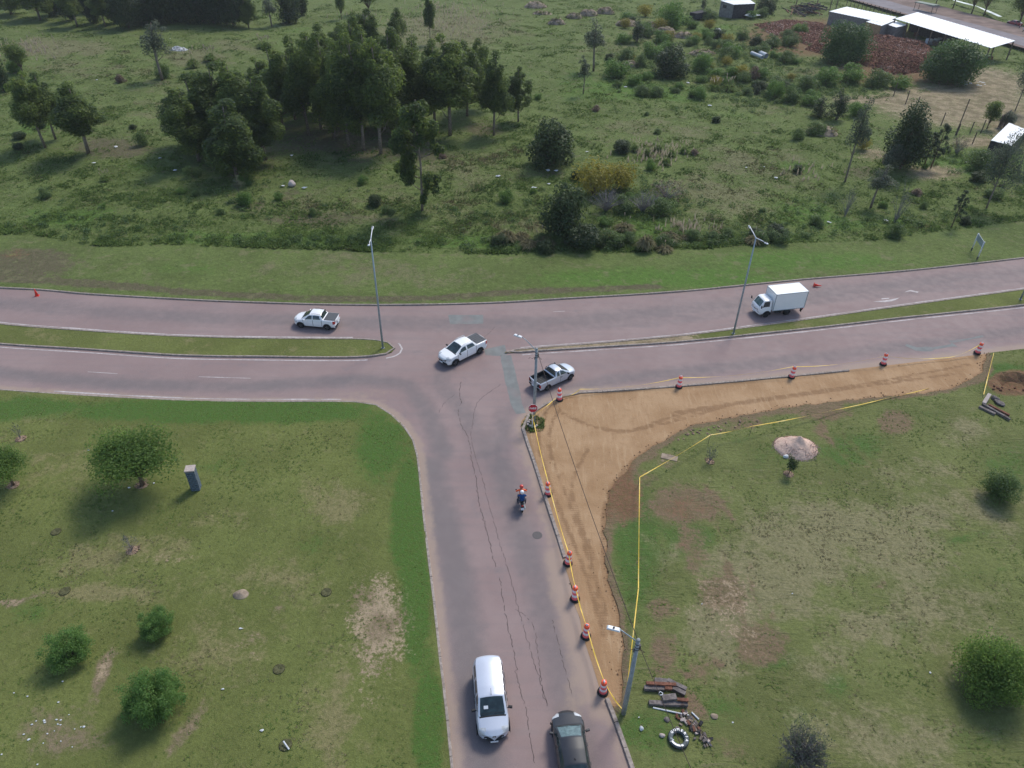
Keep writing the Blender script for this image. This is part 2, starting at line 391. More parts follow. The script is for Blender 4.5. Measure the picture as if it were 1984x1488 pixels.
# ------------------------------------------------------------------ survey lines (pixels of the photograph), turned to ground curves
def curve(pts, step=1.0, z=0.0):
    P = [G0(x, y, z) for x, y in pts]
    out = []
    for i in range(len(P)-1):
        p0 = P[max(i-1, 0)]; p1 = P[i]; p2 = P[i+1]; p3 = P[min(i+2, len(P)-1)]
        L = (p2-p1).length; n = max(1, int(L/step))
        m1 = (p2-p0)*.5*min(1, L/max(1e-3, (p2-p0).length)*2); m2 = (p3-p1)*.5*min(1, L/max(1e-3, (p3-p1).length)*2)
        for k in range(n):
            t = k/n; out.append(p1*(2*t**3-3*t**2+1)+m1*(t**3-2*t**2+t)+p2*(-2*t**3+3*t**2)+m2*(t**3-t**2))
    out.append(P[-1]); return out
def offset(c, d):
    out = []
    for i, p in enumerate(c):
        t = (c[min(i+1, len(c)-1)]-c[max(i-1, 0)]); t.z = 0; t.normalize()
        out.append(Vector((p.x-t.y*d, p.y+t.x*d, p.z)))
    return out
TOP = [(-420, 520), (-200, 541), (0, 559), (81, 563), (168, 571), (383, 583), (511, 588), (660, 592), (812, 592), (962, 588), (1083, 581), (1320, 566), (1555, 543), (1757, 526), (1984, 501), (2200, 474), (2420, 444)]
ML_T = [(-420, 576), (-200, 603), (0, 628), (151, 640), (302, 650), (430, 654.5), (560, 656.5), (660, 657), (705, 657.5), (744, 661), (760, 667), (766, 676)]
ML_B = [(766, 677), (760, 684), (744, 689), (712, 693), (660, 694.5), (504, 693), (343, 690), (168, 678.5), (0, 668), (-200, 648), (-420, 622)]
MR_T = [(978, 682), (988, 679), (1036, 674.5), (1164, 665), (1320, 651), (1417, 639), (1555, 620.5), (1757, 592), (1984, 561), (2200, 530), (2420, 496)]
MR_B = [(2420, 533), (2200, 564), (1984, 592.5), (1757, 616.5), (1555, 639.5), (1320, 663.5), (1164, 674), (1036, 682), (989, 685.5), (978, 686)]
LL = [(-420, 716), (-200, 739), (0, 755), (101, 762), (235, 770), (386, 776.5), (540, 778), (660, 778), (704, 779), (727, 783), (754, 799), (778, 819), (798, 843), (808, 867), (815, 917), (821, 980), (831, 1065), (844, 1168), (856, 1280), (868, 1373), (879, 1488), (905, 1760)]
LR_A = [(2420, 615), (2200, 647), (1984, 677), (1898, 687), (1711, 709), (1643, 717)]
LR_B = [(1643, 717), (1480, 733), (1320, 747), (1144, 759.5), (1114, 760.5), (1080, 770), (1046, 788), (1020, 806), (1010, 816), (1009, 826), (1016, 850), (1030, 890), (1046, 940), (1058, 980), (1073, 1024), (1091, 1082)]
LR_C = [(1091, 1082), (1114, 1171), (1138, 1253), (1172, 1355)]
LR_D = [(1172, 1355), (1193, 1410), (1220, 1488), (1310, 1760)]
DIRT_OUT = [(1182, 1364), (1203, 1357), (1209, 1321), (1211, 1274), (1204, 1212), (1188, 1157), (1174, 1110), (1176, 1048), (1175, 980), (1184, 947), (1211, 913), (1248, 880), (1320, 834), (1387, 816), (1488, 799), (1606, 781), (1787, 763), (1851, 752), (1880, 738), (1905, 715), (1912, 686)]
cTOP, cMLT, cMLB, cMRT, cMRB, cLL = curve(TOP), curve(ML_T), curve(ML_B), curve(MR_T), curve(MR_B), curve(LL)
cA, cB, cC, cD = curve(LR_A), curve(LR_B), curve(LR_C), curve(LR_D)
cDO = curve(DIRT_OUT, .6)
_jit = np.random.default_rng(3)
cDO = [Vector((p.x+_jit.normal(0, .10), p.y+_jit.normal(0, .10), 0)) for p in cDO]

def inside(px, py, poly):
    poly = np.array([(p.x, p.y) for p in poly]); r = np.zeros(px.shape, bool); j = len(poly)-1
    for i in range(len(poly)):
        xi, yi = poly[i]; xj, yj = poly[j]
        if yi != yj:
            c = ((yi > py) != (yj > py)) & (px < (xj-xi)*(py-yi)/(yj-yi)+xi); r ^= c
        j = i
    return r
def dist_line(x, y, pts):
    P = np.array([(p.x, p.y) for p in pts]); d = np.full(x.shape, 1e9)
    for i in range(len(P)-1):
        a, b = P[i], P[i+1]; ab = b-a; L = (ab@ab)+1e-9
        t = np.clip(((x-a[0])*ab[0]+(y-a[1])*ab[1])/L, 0, 1)
        d = np.minimum(d, np.hypot(x-a[0]-t*ab[0], y-a[1]-t*ab[1]))
    return d
def blobs(x, y, lst):
    qx, qy = PX(x, y, np.zeros_like(x)+.1); r = np.zeros_like(x)
    for b in lst:
        cx, cy, rx, ry, s = b[:5]; a = math.radians(b[5]) if len(b) > 5 else 0
        dx, dy = qx-cx, qy-cy; u = dx*math.cos(a)+dy*math.sin(a); v = -dx*math.sin(a)+dy*math.cos(a)
        r = np.maximum(r, s*np.clip(1.25-np.sqrt((u/rx)**2+(v/ry)**2)*.75, 0, 1))
    return r
SHEETS = {}
def sheet(name, poly, step, zf, attrf, mat, skirt=0.0, clip=None, extra=None, parent=None):
    xs = [p.x for p in poly]; ys = [p.y for p in poly]
    x0, x1, y0, y1 = min(xs), max(xs), min(ys), max(ys)
    gx, gy = np.meshgrid(np.arange(x0, x1, step), np.arange(y0, y1, step)); gx = gx.ravel(); gy = gy.ravel()
    r = np.random.default_rng(len(name)); gx = gx+r.uniform(-.3, .3, gx.shape)*step; gy = gy+r.uniform(-.3, .3, gy.shape)*step
    if clip is not None:
        k = clip(gx, gy, r); gx, gy = gx[k], gy[k]
    k = inside(gx, gy, poly); gx, gy = gx[k], gy[k]
    n = len(poly)
    vv = [Vector((p.x, p.y)) for p in poly]+[Vector((a, b)) for a, b in zip(gx.tolist(), gy.tolist())]
    res = delaunay_2d_cdt(vv, [], [list(range(n))], 1, 1e-5)
    V = np.array([(p.x, p.y) for p in res[0]]); F = np.array([f for f in res[2] if len(f) == 3], np.int32)
    a, b, c = V[F[:, 0]], V[F[:, 1]], V[F[:, 2]]
    cr = (b[:, 0]-a[:, 0])*(c[:, 1]-a[:, 1])-(b[:, 1]-a[:, 1])*(c[:, 0]-a[:, 0])
    F[cr < 0] = F[cr < 0][:, ::-1]
    Z = zf(V[:, 0], V[:, 1]); V3 = np.column_stack([V, Z]); A = attrf(V[:, 0], V[:, 1])
    if skirt:
        from collections import Counter
        E = np.concatenate([F[:, [0, 1]], F[:, [1, 2]], F[:, [2, 0]]]); S = np.sort(E, 1)
        _, idx, cnt = np.unique(S, axis=0, return_index=True, return_counts=True)
        be = E[idx[cnt == 1]]; bv = np.unique(be); mp = {int(v): len(V3)+i for i, v in enumerate(bv)}
        low = V3[bv].copy(); low[:, 2] -= skirt; V3 = np.concatenate([V3, low])
        nf = []
        for p, q in be.tolist(): nf += [(q, p, mp[p]), (q, mp[p], mp[q])]
        F = np.concatenate([F, np.array(nf, np.int32)])
        for kk in A:
            ex = A[kk][bv].copy()
            if kk == 'soil': ex[:] = 1.5
            A[kk] = np.concatenate([A[kk], ex])
    me = np_mesh(name, V3, F, mat, A, smooth=not skirt)
    o = link(name, me, parent); o['kind'] = 'structure'; return o

def band(x, y, line, w, s=1.0):
    d = dist_line(x, y, line); return s*np.clip(1.3-d/w, 0, 1)
# wheel-worn lanes of the roads (ground curves through photo points)
WEAR = [(curve([(835, 900), (858, 1000), (885, 1120), (905, 1250), (925, 1400), (950, 1600)], 3), 1.5, .85),
        (curve([(970, 900), (1000, 1000), (1040, 1120), (1075, 1250), (1110, 1400), (1150, 1600)], 3), 1.5, .7),
        (curve([(860, 880), (830, 800), (790, 745), (700, 735), (500, 748), (250, 744), (0, 722), (-300, 690)], 3), 1.2, .75),
        (curve([(940, 880), (900, 800), (850, 740), (870, 700), (930, 665)], 3), 1.4, .6),
        (curve([(960, 880), (980, 800), (1060, 768), (1200, 735), (1400, 712), (1700, 678), (1984, 640)], 3), 1.3, .6),
        (curve([(-300, 560), (0, 588), (250, 607), (500, 620), (800, 626), (1100, 622), (1400, 592), (1700, 556), (1984, 526)], 3), 1.9, .6),
        (curve([(1000, 640), (1300, 622), (1600, 583), (1984, 545)], 3), 1.0, .5)]
def road_attrs(x, y):
    w = np.zeros_like(x)
    for l, wd, s in WEAR: w = np.maximum(w, band(x, y, l, wd, s))
    w = w*(.75+.5*fbm(x/3, y/3, 3, 21))
    d = np.zeros_like(x)
    for l, wd, s in ((cLL, .8, .9), (cB, 1.1, .8), (cC, 1.7, 1.1), (cD, 1.0, .7), (cA, 1.3, .9), (cTOP, .5, .55), (cMLB, .35, .35), (cMLT, .35, .4), (cMRT, .4, .5), (cMRB, .4, .45)):
        d = np.maximum(d, band(x, y, l, wd, s))
    d = np.maximum(d, blobs(x, y, [(1130, 1300, 40, 140, .7, 10), (700, 760, 120, 12, .5), (1000, 850, 20, 40, .5)]))
    return {'wear': w, 'dust': d}
left_pt = [G0(-420, 690), ]
road_poly = offset(cTOP, .10) + [Vector((cA[0].x, cA[0].y, 0))] + offset(cA, .10)[1:] + offset(cB, .10)[1:] + offset(cC, .05)[1:] + offset(cD, .1)[1:] + [Vector((cLL[-1].x, cLL[-1].y, 0))] + list(reversed(offset(cLL, -.10)))
zero = lambda z: (lambda x, y: np.full(x.shape, z))
sheet('road', road_poly, .55, zero(0.0), road_attrs, MAT['road'])

# ---- base ground out to the horizon
mb = MB(); mb.add([(-2500, -900, -.9), (2500, -900, -.9), (2500, 3500, -.9), (-2500, 3500, -.9)], [(0, 1, 2, 3)])
tag(mb.obj('ground', MAT['fargrass']), kind='structure')

# ---- lawns
def lawn_z(x, y): return .10+(fbm(x/3.0, y/3.0, 3, 31)-.5)*.05
L_LUSH = [(400, 795, 420, 26, .95), (120, 790, 180, 20, .8), (735, 860, 60, 90, .8), (790, 1000, 30, 130, .95), (805, 1180, 26, 140, .95), (830, 1400, 30, 140, .95), (500, 900, 160, 30, .4),
          (60, 1180, 70, 40, .5), (250, 1290, 70, 30, .5), (600, 1060, 60, 40, .4), (530, 1200, 60, 60, .35)]
L_DRY = [(640, 950, 90, 60, .55), (450, 1010, 120, 40, .45), (330, 1060, 120, 40, .45), (120, 1080, 150, 40, .4), (500, 1120, 200, 50, .45), (450, 1250, 120, 80, .45), (180, 1150, 120, 15, .6), (640, 1350, 60, 120, .6), (100, 1310, 120, 60, .35), (590, 850, 80, 30, .3), (140, 870, 140, 60, .3)]
L_SOIL = [(735, 1215, 50, 80, .35, -12), (110, 1420, 120, 70, .55), (200, 1300, 14, 60, .9, 20), (365, 1410, 16, 70, .75, 35), (60, 1160, 60, 8, .6, -20), (480, 1240, 40, 50, .4), (540, 1180, 20, 10, .6), (440, 1330, 40, 20, .4), (20, 1165, 25, 8, .8)]
def lawn_l_attrs(x, y):
    e = dist_line(x, y, cLL)
    n = fbm(x/6, y/6, 4, 41)
    lush = np.maximum(blobs(x, y, L_LUSH), .0)+(n-.5)*.7
    dry = blobs(x, y, L_DRY)+(fbm(x/4, y/4, 4, 43)-.45)*.9
    soil = blobs(x, y, L_SOIL)+.55*np.clip(1-e/.55, 0, 1)
    z = np.zeros_like(x)
    return {'lush': lush, 'dry': dry, 'soil': soil, 'sand': blobs(x, y, [(735, 1200, 60, 85, .75, -12), (722, 1270, 55, 60, .55), (715, 1350, 40, 60, .35), (200, 1300, 12, 55, .6, 20), (365, 1410, 14, 60, .4, 35), (20, 1165, 25, 7, .7), (330, 1080, 60, 14, .3), (470, 1240, 40, 50, .3)]), 'red': z}
poly = offset(cLL, -.1) + [G0(-700, 1760), G0(-700, 716)]
sheet('lawn', poly, .45, lawn_z, lawn_l_attrs, MAT['lawn'], .35, clip=lambda x, y, r: (np.abs(x) < 16+y*.75))
R_LUSH = [(1230, 1060, 60, 130, .8), (1330, 1050, 80, 60, .55), (1650, 870, 80, 40, .6), (1930, 720, 90, 25, .7), (1500, 900, 90, 70, .45), (1560, 1400, 90, 50, .4), (1500, 1280, 60, 30, .5), (1880, 1040, 120, 14, .5, -14), (1850, 1120, 120, 14, .5, -14), (1780, 1200, 120, 14, .5, -16), (1620, 1330, 40, 40, .55), (1250, 1420, 90, 60, .6), (1400, 1370, 80, 50, .5), (1780, 800, 90, 16, .4), (1440, 850, 60, 20, .4), (1960, 900, 80, 60, .5), (1900, 1430, 120, 40, .4)]
R_DRY = [(1600, 1050, 260, 90, .75), (1500, 1130, 180, 90, .8), (1800, 1000, 220, 60, .6), (1420, 1190, 90, 100, .8), (1750, 1200, 200, 80, .6), (1700, 1430, 200, 80, .6), (1720, 930, 200, 50, .4), (1830, 830, 140, 30, .4), (1400, 960, 100, 40, .4), (1900, 1250, 120, 140, .4), (1590, 1250, 100, 60, .45)]
R_SOIL = [(1325, 980, 80, 40, .9), (1335, 1050, 24, 60, .65, -20), (1250, 930, 40, 30, .45), (1400, 1120, 60, 40, .45), (1450, 1230, 70, 40, .5), (1400, 1150, 50, 40, .8), (1470, 1255, 50, 35, .95), (1285, 1265, 32, 55, .7), (1735, 818, 34, 24, .95), (1590, 800, 70, 14, .8), (1212, 965, 30, 50, .95), (1290, 890, 60, 20, .5), (1345, 1070, 30, 60, .6), (1890, 720, 30, 20, .8), (1440, 825, 60, 10, .6, -12), (1360, 1290, 40, 30, .6), (1280, 1180, 40, 22, .7), (1420, 1450, 120, 30, .4, 30), (1345, 1370, 20, 36, .8, -30), (1590, 830, 20, 35, .6, -20)]
TRACKS = [curve(l, 1.5) for l in ([(1300, 1320), (1440, 1385), (1600, 1470), (1760, 1560)], [(1380, 1305), (1560, 1390), (1720, 1480)], [(1500, 1130), (1700, 1060), (1984, 960)], [(1620, 1200), (1800, 1120), (1984, 1060)], [(1460, 1260), (1540, 1190), (1700, 1110), (1850, 1080)], [(1560, 968), (1700, 915), (1850, 850), (1984, 825)], [(1350, 950), (1420, 1040), (1440, 1150), (1480, 1250)], [(1590, 790), (1620, 850), (1680, 910)], [(1700, 1250), (1850, 1180), (1984, 1150)])]
def lawn_r_attrs(x, y):
    n = fbm(x/5, y/5, 4, 51); e = dist_line(x, y, cDO)
    z = np.zeros_like(x); tr = np.zeros_like(x)
    for l in TRACKS:
        for o_ in (-.75, .75): tr = np.maximum(tr, np.clip(1-dist_line(x, y, offset(l, o_))/.32, 0, 1))
    tr = tr*np.clip((fbm(x/2.2, y/2.2, 3, 57)-.3)*2.6, 0, 1)
    return {'lush': blobs(x, y, R_LUSH)+(n-.5)*.6-tr*.3, 'dry': blobs(x, y, R_DRY)+(fbm(x/3, y/3, 4, 53)-.5)*.9,
            'soil': blobs(x, y, R_SOIL)+.9*np.clip(1-e/.9, 0, 1)+tr*.5, 'sand': blobs(x, y, [(1410, 1160, 90, 70, .42), (1440, 1230, 60, 50, .4), (1300, 890, 50, 12, .4)]), 'red': .35*np.clip(1-e/.7, 0, 1)+blobs(x, y, [(1212, 965, 34, 50, .8), (1325, 985, 80, 40, .45), (1330, 1060, 30, 60, .35), (1970, 742, 46, 20, 1.6)])}
def lawn_r_z(x, y):
    pc_ = G0(1972, 742); e_ = np.hypot((x-pc_.x)/2.3, (y-pc_.y)/1.35)+(fbm(x/1.1, y/1.1, 2, 65)-.5)*.4; pit_ = -.60*sstep(1.0, .45, e_)+.09*np.clip(1-np.abs(e_-1.12)/.22, 0, 1)
    return .10+pit_+(fbm(x/3.0, y/3.0, 3, 61)-.5)*.07+(fbm(x/.9+y/2.5, y/.9-x/2.5, 2, 63)-.5)*.09
cA_out = [p for p in cA if PX(p.x, p.y, 0)[0] > 1915]
poly = offset(cA_out, 0)[::-1]   # from right of dirt to the right
poly = [p for p in offset(cDO, 0)] + poly + [G0(2420, 1760), G0(1315, 1760)] + list(reversed(offset(cD, .1)))
sheet('lawn', poly, .4, lawn_r_z, lawn_r_attrs, MAT['lawn_r'], .35, clip=lambda x, y, r: (np.abs(x) < 16+y*.75))
# ---- graded dirt strip
RUTS = [curve(l, 1) for l in ([(1060, 800), (1042, 850), (1060, 920), (1090, 1000), (1130, 1100), (1170, 1230)], [(1085, 790), (1062, 850), (1085, 930), (1120, 1020), (1150, 1110), (1185, 1230)], [(1080, 795), (1130, 820), (1200, 838), (1290, 820), (1400, 790)],
                              [(1140, 870), (1110, 930), (1120, 1000), (1150, 1080)], [(1160, 830), (1220, 835), (1330, 800), (1600, 760), (1850, 725)], [(1300, 800), (1500, 770), (1700, 740), (1880, 706)], [(1320, 840), (1220, 900), (1172, 980), (1170, 1080)])]
def dirt_rut_shade(x, y):
    r = np.zeros_like(x)
    for l in RUTS: r = np.maximum(r, np.clip(1-dist_line(x, y, l)/.28, 0, 1))
    return np.maximum(r*(.7+.9*fbm(x/1.2, y/1.2, 3, 71)), .8*np.clip(1-dist_line(x, y, cDO)/.5, 0, 1))  # wheel ruts, plus shading painted in along the cut edge
poly = [p for p in cDO] + list(reversed([p for p in cA if PX(p.x, p.y, 0)[0] < 1912]))[::-1] + offset(cB, .02)[1:] + [Vector((p.x+_jit.normal(0, .07), p.y, 0)) for p in cC[1:]]
sheet('dirt_track', poly, .3, lambda x, y: .012+fbm(x/1.5, y/1.5, 4, 73)*.05*sstep(0, .6, dist_line(x, y, cC+cA))-.0+0*x, lambda x, y: {'rut_edge_shade': np.clip(dirt_rut_shade(x, y)*1.2, 0, 1.2)}, MAT['dirt'])
# ---- median strips
def med_attrs(x, y):
    z = np.zeros_like(x); n = fbm(x/2.5, y/2.5, 4, 81)
    return {'lush': (n-.35)*.9, 'dry': (fbm(x/3, y/3, 3, 83)-.3)*1.0, 'soil': z+.15, 'sand': z, 'red': z}
sheet('median_strip', offset(cMLT, -.1)+offset(cMLB, -.1), .5, lambda x, y: .10+(fbm(x, y, 2, 84)-.5)*.04, med_attrs, MAT['lawn'], .3)
def medr_attrs(x, y):
    a = med_attrs(x, y); qx, _ = PX(x, y, np.zeros_like(x)); a['sand'] = sstep(1400, 1280, qx)*1.2; return a
sheet('median_strip', offset(cMRT, -.1)+offset(cMRB, -.1), .5, lambda x, y: .10+(fbm(x, y, 2, 85)-.5)*.03, medr_attrs, MAT['lawn'], .3)
# ---- verge and rough field in one sheet
FRINGE = curve([(-420, 415), (-200, 437), (0, 455), (84, 458), (151, 474), (235, 478), (336, 475), (500, 482), (660, 486), (830, 500), (1000, 494), (1160, 492), (1320, 486), (1521, 472), (1690, 467), (1824, 448), (1984, 428), (2200, 400), (2420, 370)], 1.5)
F_LUSH = [(1890, 320, 110, 28, .9), (1560, 410, 70, 30, .8), (1540, 340, 60, 30, .6), (1250, 180, 160, 25, .7), (1100, 150, 60, 30, .5), (100, 420, 140, 40, .7), (60, 240, 60, 25, .6), (560, 462, 240, 18, .8), (900, 465, 200, 16, .6), (1420, 60, 80, 20, .6), (1400, 240, 180, 40, .4), (1250, 440, 60, 30, .6), (260, 320, 40, 15, .5), (200, 360, 80, 20, .4), (1700, 430, 160, 22, .6), (560, 70, 80, 30, .4), (700, 40, 60, 15, .5), (980, 470, 160, 14, .7), (1480, 460, 180, 12, .5)]
F_DRY = [(100, 95, 140, 20, .9), (200, 130, 160, 20, .5), (1420, 380, 130, 60, .7), (1450, 320, 110, 40, .6), (850, 60, 150, 40, .8), (720, 400, 220, 40, .5), (1200, 95, 80, 25, .5), (900, 330, 120, 40, .5), (1000, 440, 80, 30, .5), (1300, 250, 140, 30, .5), (380, 110, 60, 20, .8), (450, 90, 80, 15, .6), (1250, 60, 90, 30, .5), (1600, 140, 120, 14, .5), (1500, 200, 120, 40, .4), (300, 210, 120, 60, .4)]
F_SOIL = [(210, 285, 90, 24, 1.0), (680, 270, 220, 45, .9), (600, 425, 170, 18, .7), (500, 390, 120, 40, .5), (350, 320, 60, 20, .5), (840, 300, 90, 30, .7), (1690, 330, 60, 16, .7), (480, 300, 100, 40, .7), (300, 157, 50, 10, .6), (930, 250, 60, 18, .7), (1080, 335, 60, 12, .6)]
F_SAND = [(1850, 200, 140, 40, 1.1), (1700, 192, 90, 12, .9), (1900, 165, 90, 30, 1.0), (1960, 235, 60, 50, .8), (1810, 335, 55, 16, .9), (1690, 300, 40, 14, .6), (1895, 275, 60, 14, .7), (40, 510, 80, 24, .55), (20, 545, 120, 4, .5), (1545, 40, 30, 18, .5), (1760, 180, 60, 25, .7)]
F_RED = [(1600, 72, 150, 34, 1.1), (1700, 110, 90, 38, 1.1), (1780, 130, 80, 30, .9), (30, 492, 50, 12, .5), (1660, 150, 70, 16, .6)]
PATH = curve([(-200, 522), (0, 541), (120, 548), (300, 562), (480, 574), (660, 581), (860, 578), (980, 568), (1120, 563), (1280, 556)], 2)
def field_attrs(x, y):
    qx, qy = PX(x, y, np.zeros_like(x)+.1)
    fr = dist_line(x, y, FRINGE); n = fbm(x/8, y/8, 4, 91); n2 = fbm(x/3.5, y/3.5, 4, 93)
    ver = inside(x, y, VERGE)
    lush = blobs(x, y, F_LUSH)+(n-.55)*.9; dry = blobs(x, y, F_DRY)+(n2-.5)*1.0
    soil = blobs(x, y, F_SOIL)+(fbm(x/5, y/5, 3, 95)-.62)*.8
    soil = np.where(ver, np.clip(1.3-dist_line(x, y, PATH)/.75, 0, 1)*.95+blobs(x, y, [(40, 512, 110, 26, .95), (60, 498, 80, 16, 1.0), (720, 520, 140, 18, .35), (250, 545, 120, 10, .35)]), soil)
    lush = np.where(ver, blobs(x, y, [(1250, 540, 260, 26, .8), (1600, 505, 300, 26, .6), (350, 520, 120, 20, .5), (560, 560, 120, 14, .35), (1000, 520, 120, 20, .4)])+(n-.5)*.5, lush)
    dry = np.where(ver, (n2-.42)*.9+blobs(x, y, [(700, 525, 180, 30, .5), (880, 545, 120, 20, .4), (150, 510, 90, 16, .4)]), dry)
    return {'lush': lush, 'dry': dry, 'soil': soil, 'sand': blobs(x, y, F_SAND)*np.where(ver, .0, 1), 'red': blobs(x, y, F_RED)}
VERGE = list(cTOP)+list(reversed(FRINGE))
farL, farR = Vector((-420, 420, 0)), Vector((420, 420, 0))
poly = list(offset(cTOP, .1)) + [Vector((420, 150, 0)), farR, farL, Vector((-420, 150, 0))]
def fclip(x, y, r):
    dens = np.where(y < 100, 1.0, np.where(y < 170, .5, .18))
    return (np.abs(x) < 24+y*.78) & (r.uniform(0, 1, x.shape) < dens)
sheet('field', poly, .8, ground_z, field_attrs, MAT['field'], 0, clip=fclip)

# ---- kerbs, each cast length a stone of its own
KERB_PROTO = {}
def kerb(name, line, seg, w=.17, h=.145, side=1):
    root = empty(name, line[0], 0); root['kind'] = 'structure'
    d = [0.0]
    for i in range(len(line)-1): d.append(d[-1]+(line[i+1]-line[i]).length)
    def at(s):
        i = min(max(int(np.searchsorted(d, s))-1, 0), len(line)-2)
        t = (s-d[i])/max(1e-6, d[i+1]-d[i]); return line[i].lerp(line[i+1], t)
    n = max(1, round(d[-1]/seg))
    for k in range(n):
        s0, s1 = d[-1]*k/n+.015, d[-1]*(k+1)/n-.015
        m = max(1, int((s1-s0)/1.0)); ps = [at(s0+(s1-s0)*j/m) for j in range(m+1)]
        dz = random.uniform(-.012, .012); b = .025
        vs = []; fs = []
        for j, p in enumerate(ps):
            t = (ps[min(j+1, m)]-ps[max(j-1, 0)]).normalized(); nn = Vector((-t.y, t.x, 0))*side
            for o, z in ((0, -.15), (.0, h-b), (b, h), (w-b*.5, h), (w, h-b*.5), (w, -.15)):
                q = p+nn*o; vs.append((q.x-root.location.x, q.y-root.location.y, z+dz))
        for j in range(m):
            for i in range(6): a = j*6+i; c = j*6+(i+1) % 6; fs.append((a, c, c+6, a+6))
        fs.append(tuple(range(6))); fs.append(tuple(m*6+i for i in range(5, -1, -1)))
        MB().add(vs, fs).obj('kerb_stone', MAT['kerb'], root)
    return root
vis = lambda c, x0, x1: [p for p in c if x0 < PX(p.x, p.y, 0)[0] < x1 and PX(p.x, p.y, 0)[1] < 1640]
kerb('verge_kerb', vis(cTOP, -150, 2150), 4)
kerb('median_kerb', vis(cMLT, -150, 2150)+vis(cMLB, -150, 2150)[1:], 4, side=-1)
kerb('median_kerb', list(reversed(vis(cMRT, -150, 2150)))+list(reversed(vis(cMRB, -150, 2150)))[1:], 4, side=1)
kerb('lawn_kerb', vis(cLL, -150, 2150), 2.0, h=.12, side=-1)
kerb('corner_kerb', [p for p in cB], 2.0, w=.24, side=1)
kerb('corner_kerb', vis(cD, 0, 2000), 1.5, w=.24, side=1)

# ---- road patches, markings and cracks (thin sheets 4 mm apart)
road_root = bpy.data.objects['road']
def ribbon(name, line, w, z, mat, wj=0.0, seed=0):
    r = random.Random(seed); vs = []; fs = []
    for i, p in enumerate(line):
        t = (line[min(i+1, len(line)-1)]-line[max(i-1, 0)]).normalized(); nn = Vector((-t.y, t.x, 0)); ww = w*(1+r.uniform(-wj, wj))/2
        for s in (-1, 1): q = p+nn*ww*s; vs.append((q.x, q.y, z))
    for i in range(len(line)-1): fs.append((2*i, 2*i+2, 2*i+3, 2*i+1))
    return MB().add(vs, fs).obj(name, mat, road_root)
def flat(name, pix, z, mat):
    P = [G0(x, y, z) for x, y in pix]; out = []
    for i, p in enumerate(P):
        q = P[(i+1) % len(P)]; n = max(1, int((q-p).length/.5))
        for k in range(n): a = p.lerp(q, k/n); out.append((a.x+random.uniform(-.03, .03), a.y+random.uniform(-.03, .03), z))
    return MB().add(out, [tuple(range(len(out)))]).obj(name, mat, road_root)
flat('patch', [(969, 688), (990, 688), (1002, 735), (1014, 790), (1019, 800), (1000, 802), (990, 785), (978, 735)], .004, MAT['patch'])
flat('patch', [(868, 610), (936, 610), (936, 627), (872, 628)], .004, MAT['patch'])
flat('patch', [(938, 677), (978, 668), (982, 687), (965, 690), (940, 688)], .004, MAT['patch'])
for l in ([(170, 720.5), (228, 724)], [(385, 730), (486, 733)], [(1072, 604), (1094, 603)]):
    ribbon('lane_dash', curve(l, .8), .07, .008, MAT['paint'], .3, 1)
ribbon('edge_line', vis(offset(cMLB, .38), -150, 742), .13, .008, MAT['paint'], .25, 2)
ribbon('edge_line', curve([(748, 694), (762, 691), (775, 684), (779, 676), (775, 668), (772, 665)], .4), .16, .008, MAT['paint'], .1, 3)
ribbon('edge_line', vis(offset(cMLT, .30), -150, 700), .14, .008, MAT['paint'], .5, 4)
ribbon('edge_line', [p for p in vis(offset(cLL, .30), 90, 690)], .12, .008, MAT['paint'], .7, 5)
ribbon('edge_line', vis(offset(cMRB, .32), 1000, 2150), .12, .008, MAT['paint'], .7, 6)
ribbon('edge_line', vis(offset(cMRT, .30), 1000, 2150), .12, .008, MAT['paint'], .6, 7)
flat('painted_arrow', [(1691, 584), (1716, 581.5), (1744, 576.5), (1730, 583), (1716, 585.5)], .008, MAT['paint'])
flat('painted_arrow', [(1708, 580), (1708, 577.5), (1724, 577), (1723, 579)], .008, MAT['paint'])
flat('painted_arrow', [(1752, 566), (1764, 561.5), (1780, 565.5), (1776, 567), (1764, 564)], .008, MAT['paint'])
ribbon('skid_scrape', curve([(1840, 662), (1870, 658), (1905, 651)], .6), .35, .004, MAT['patch'], .5, 12)
ribbon('skid_scrape', curve([(1755, 668), (1775, 676), (1800, 676), (1850, 668)], .6), .6, .004, MAT['patch'], .6, 13)
def crack(pts, w, gap=0.0, seed=0):
    r = random.Random(seed); c = curve(pts, .16); c = [p+Vector((r.gauss(0, .035), r.gauss(0, .02), 0)) for p in c]
    if not gap: ribbon('crack', c, w, .004, MAT['crack'], .7, seed); return
    mbx = MB(); i = 0
    while i < len(c)-2:
        n = r.randint(1, 5); s = c[i:i+n+1]
        vs = []
        for j, p in enumerate(s):
            t = (s[min(j+1, len(s)-1)]-s[max(j-1, 0)]).normalized(); nn = Vector((-t.y, t.x, 0)); ww = w*r.uniform(.3, .7)
            vs += [(p-nn*ww).to_tuple()[:2]+(.004,), (p+nn*ww).to_tuple()[:2]+(.004,)]
        mbx.add(vs, [(2*k, 2*k+2, 2*k+3, 2*k+1) for k in range(len(s)-1)]); i += n+(1 if r.random() < gap else 0)
    mbx.obj('crack', MAT['crack'], road_root)
crack([(893, 740), (890, 765), (894, 780), (889, 786)], .045, 0, 1)
crack([(887, 793), (893, 820), (908, 850), (914, 890), (922, 930), (928, 975), (938, 1010), (946, 1040), (952, 1065), (960, 1098)], .042, .3, 2)
crack([(968, 1120), (978, 1180), (988, 1230), (1000, 1290), (1003, 1318), (1018, 1370), (1026, 1420), (1038, 1488)], .036, .3, 3)
crack([(970, 745), (945, 762), (925, 780), (916, 815), (913, 850), (922, 890), (935, 930), (945, 970), (965, 1040), (985, 1105), (1005, 1180), (1030, 1270), (1050, 1330), (1062, 1372)], .03, .3, 4)
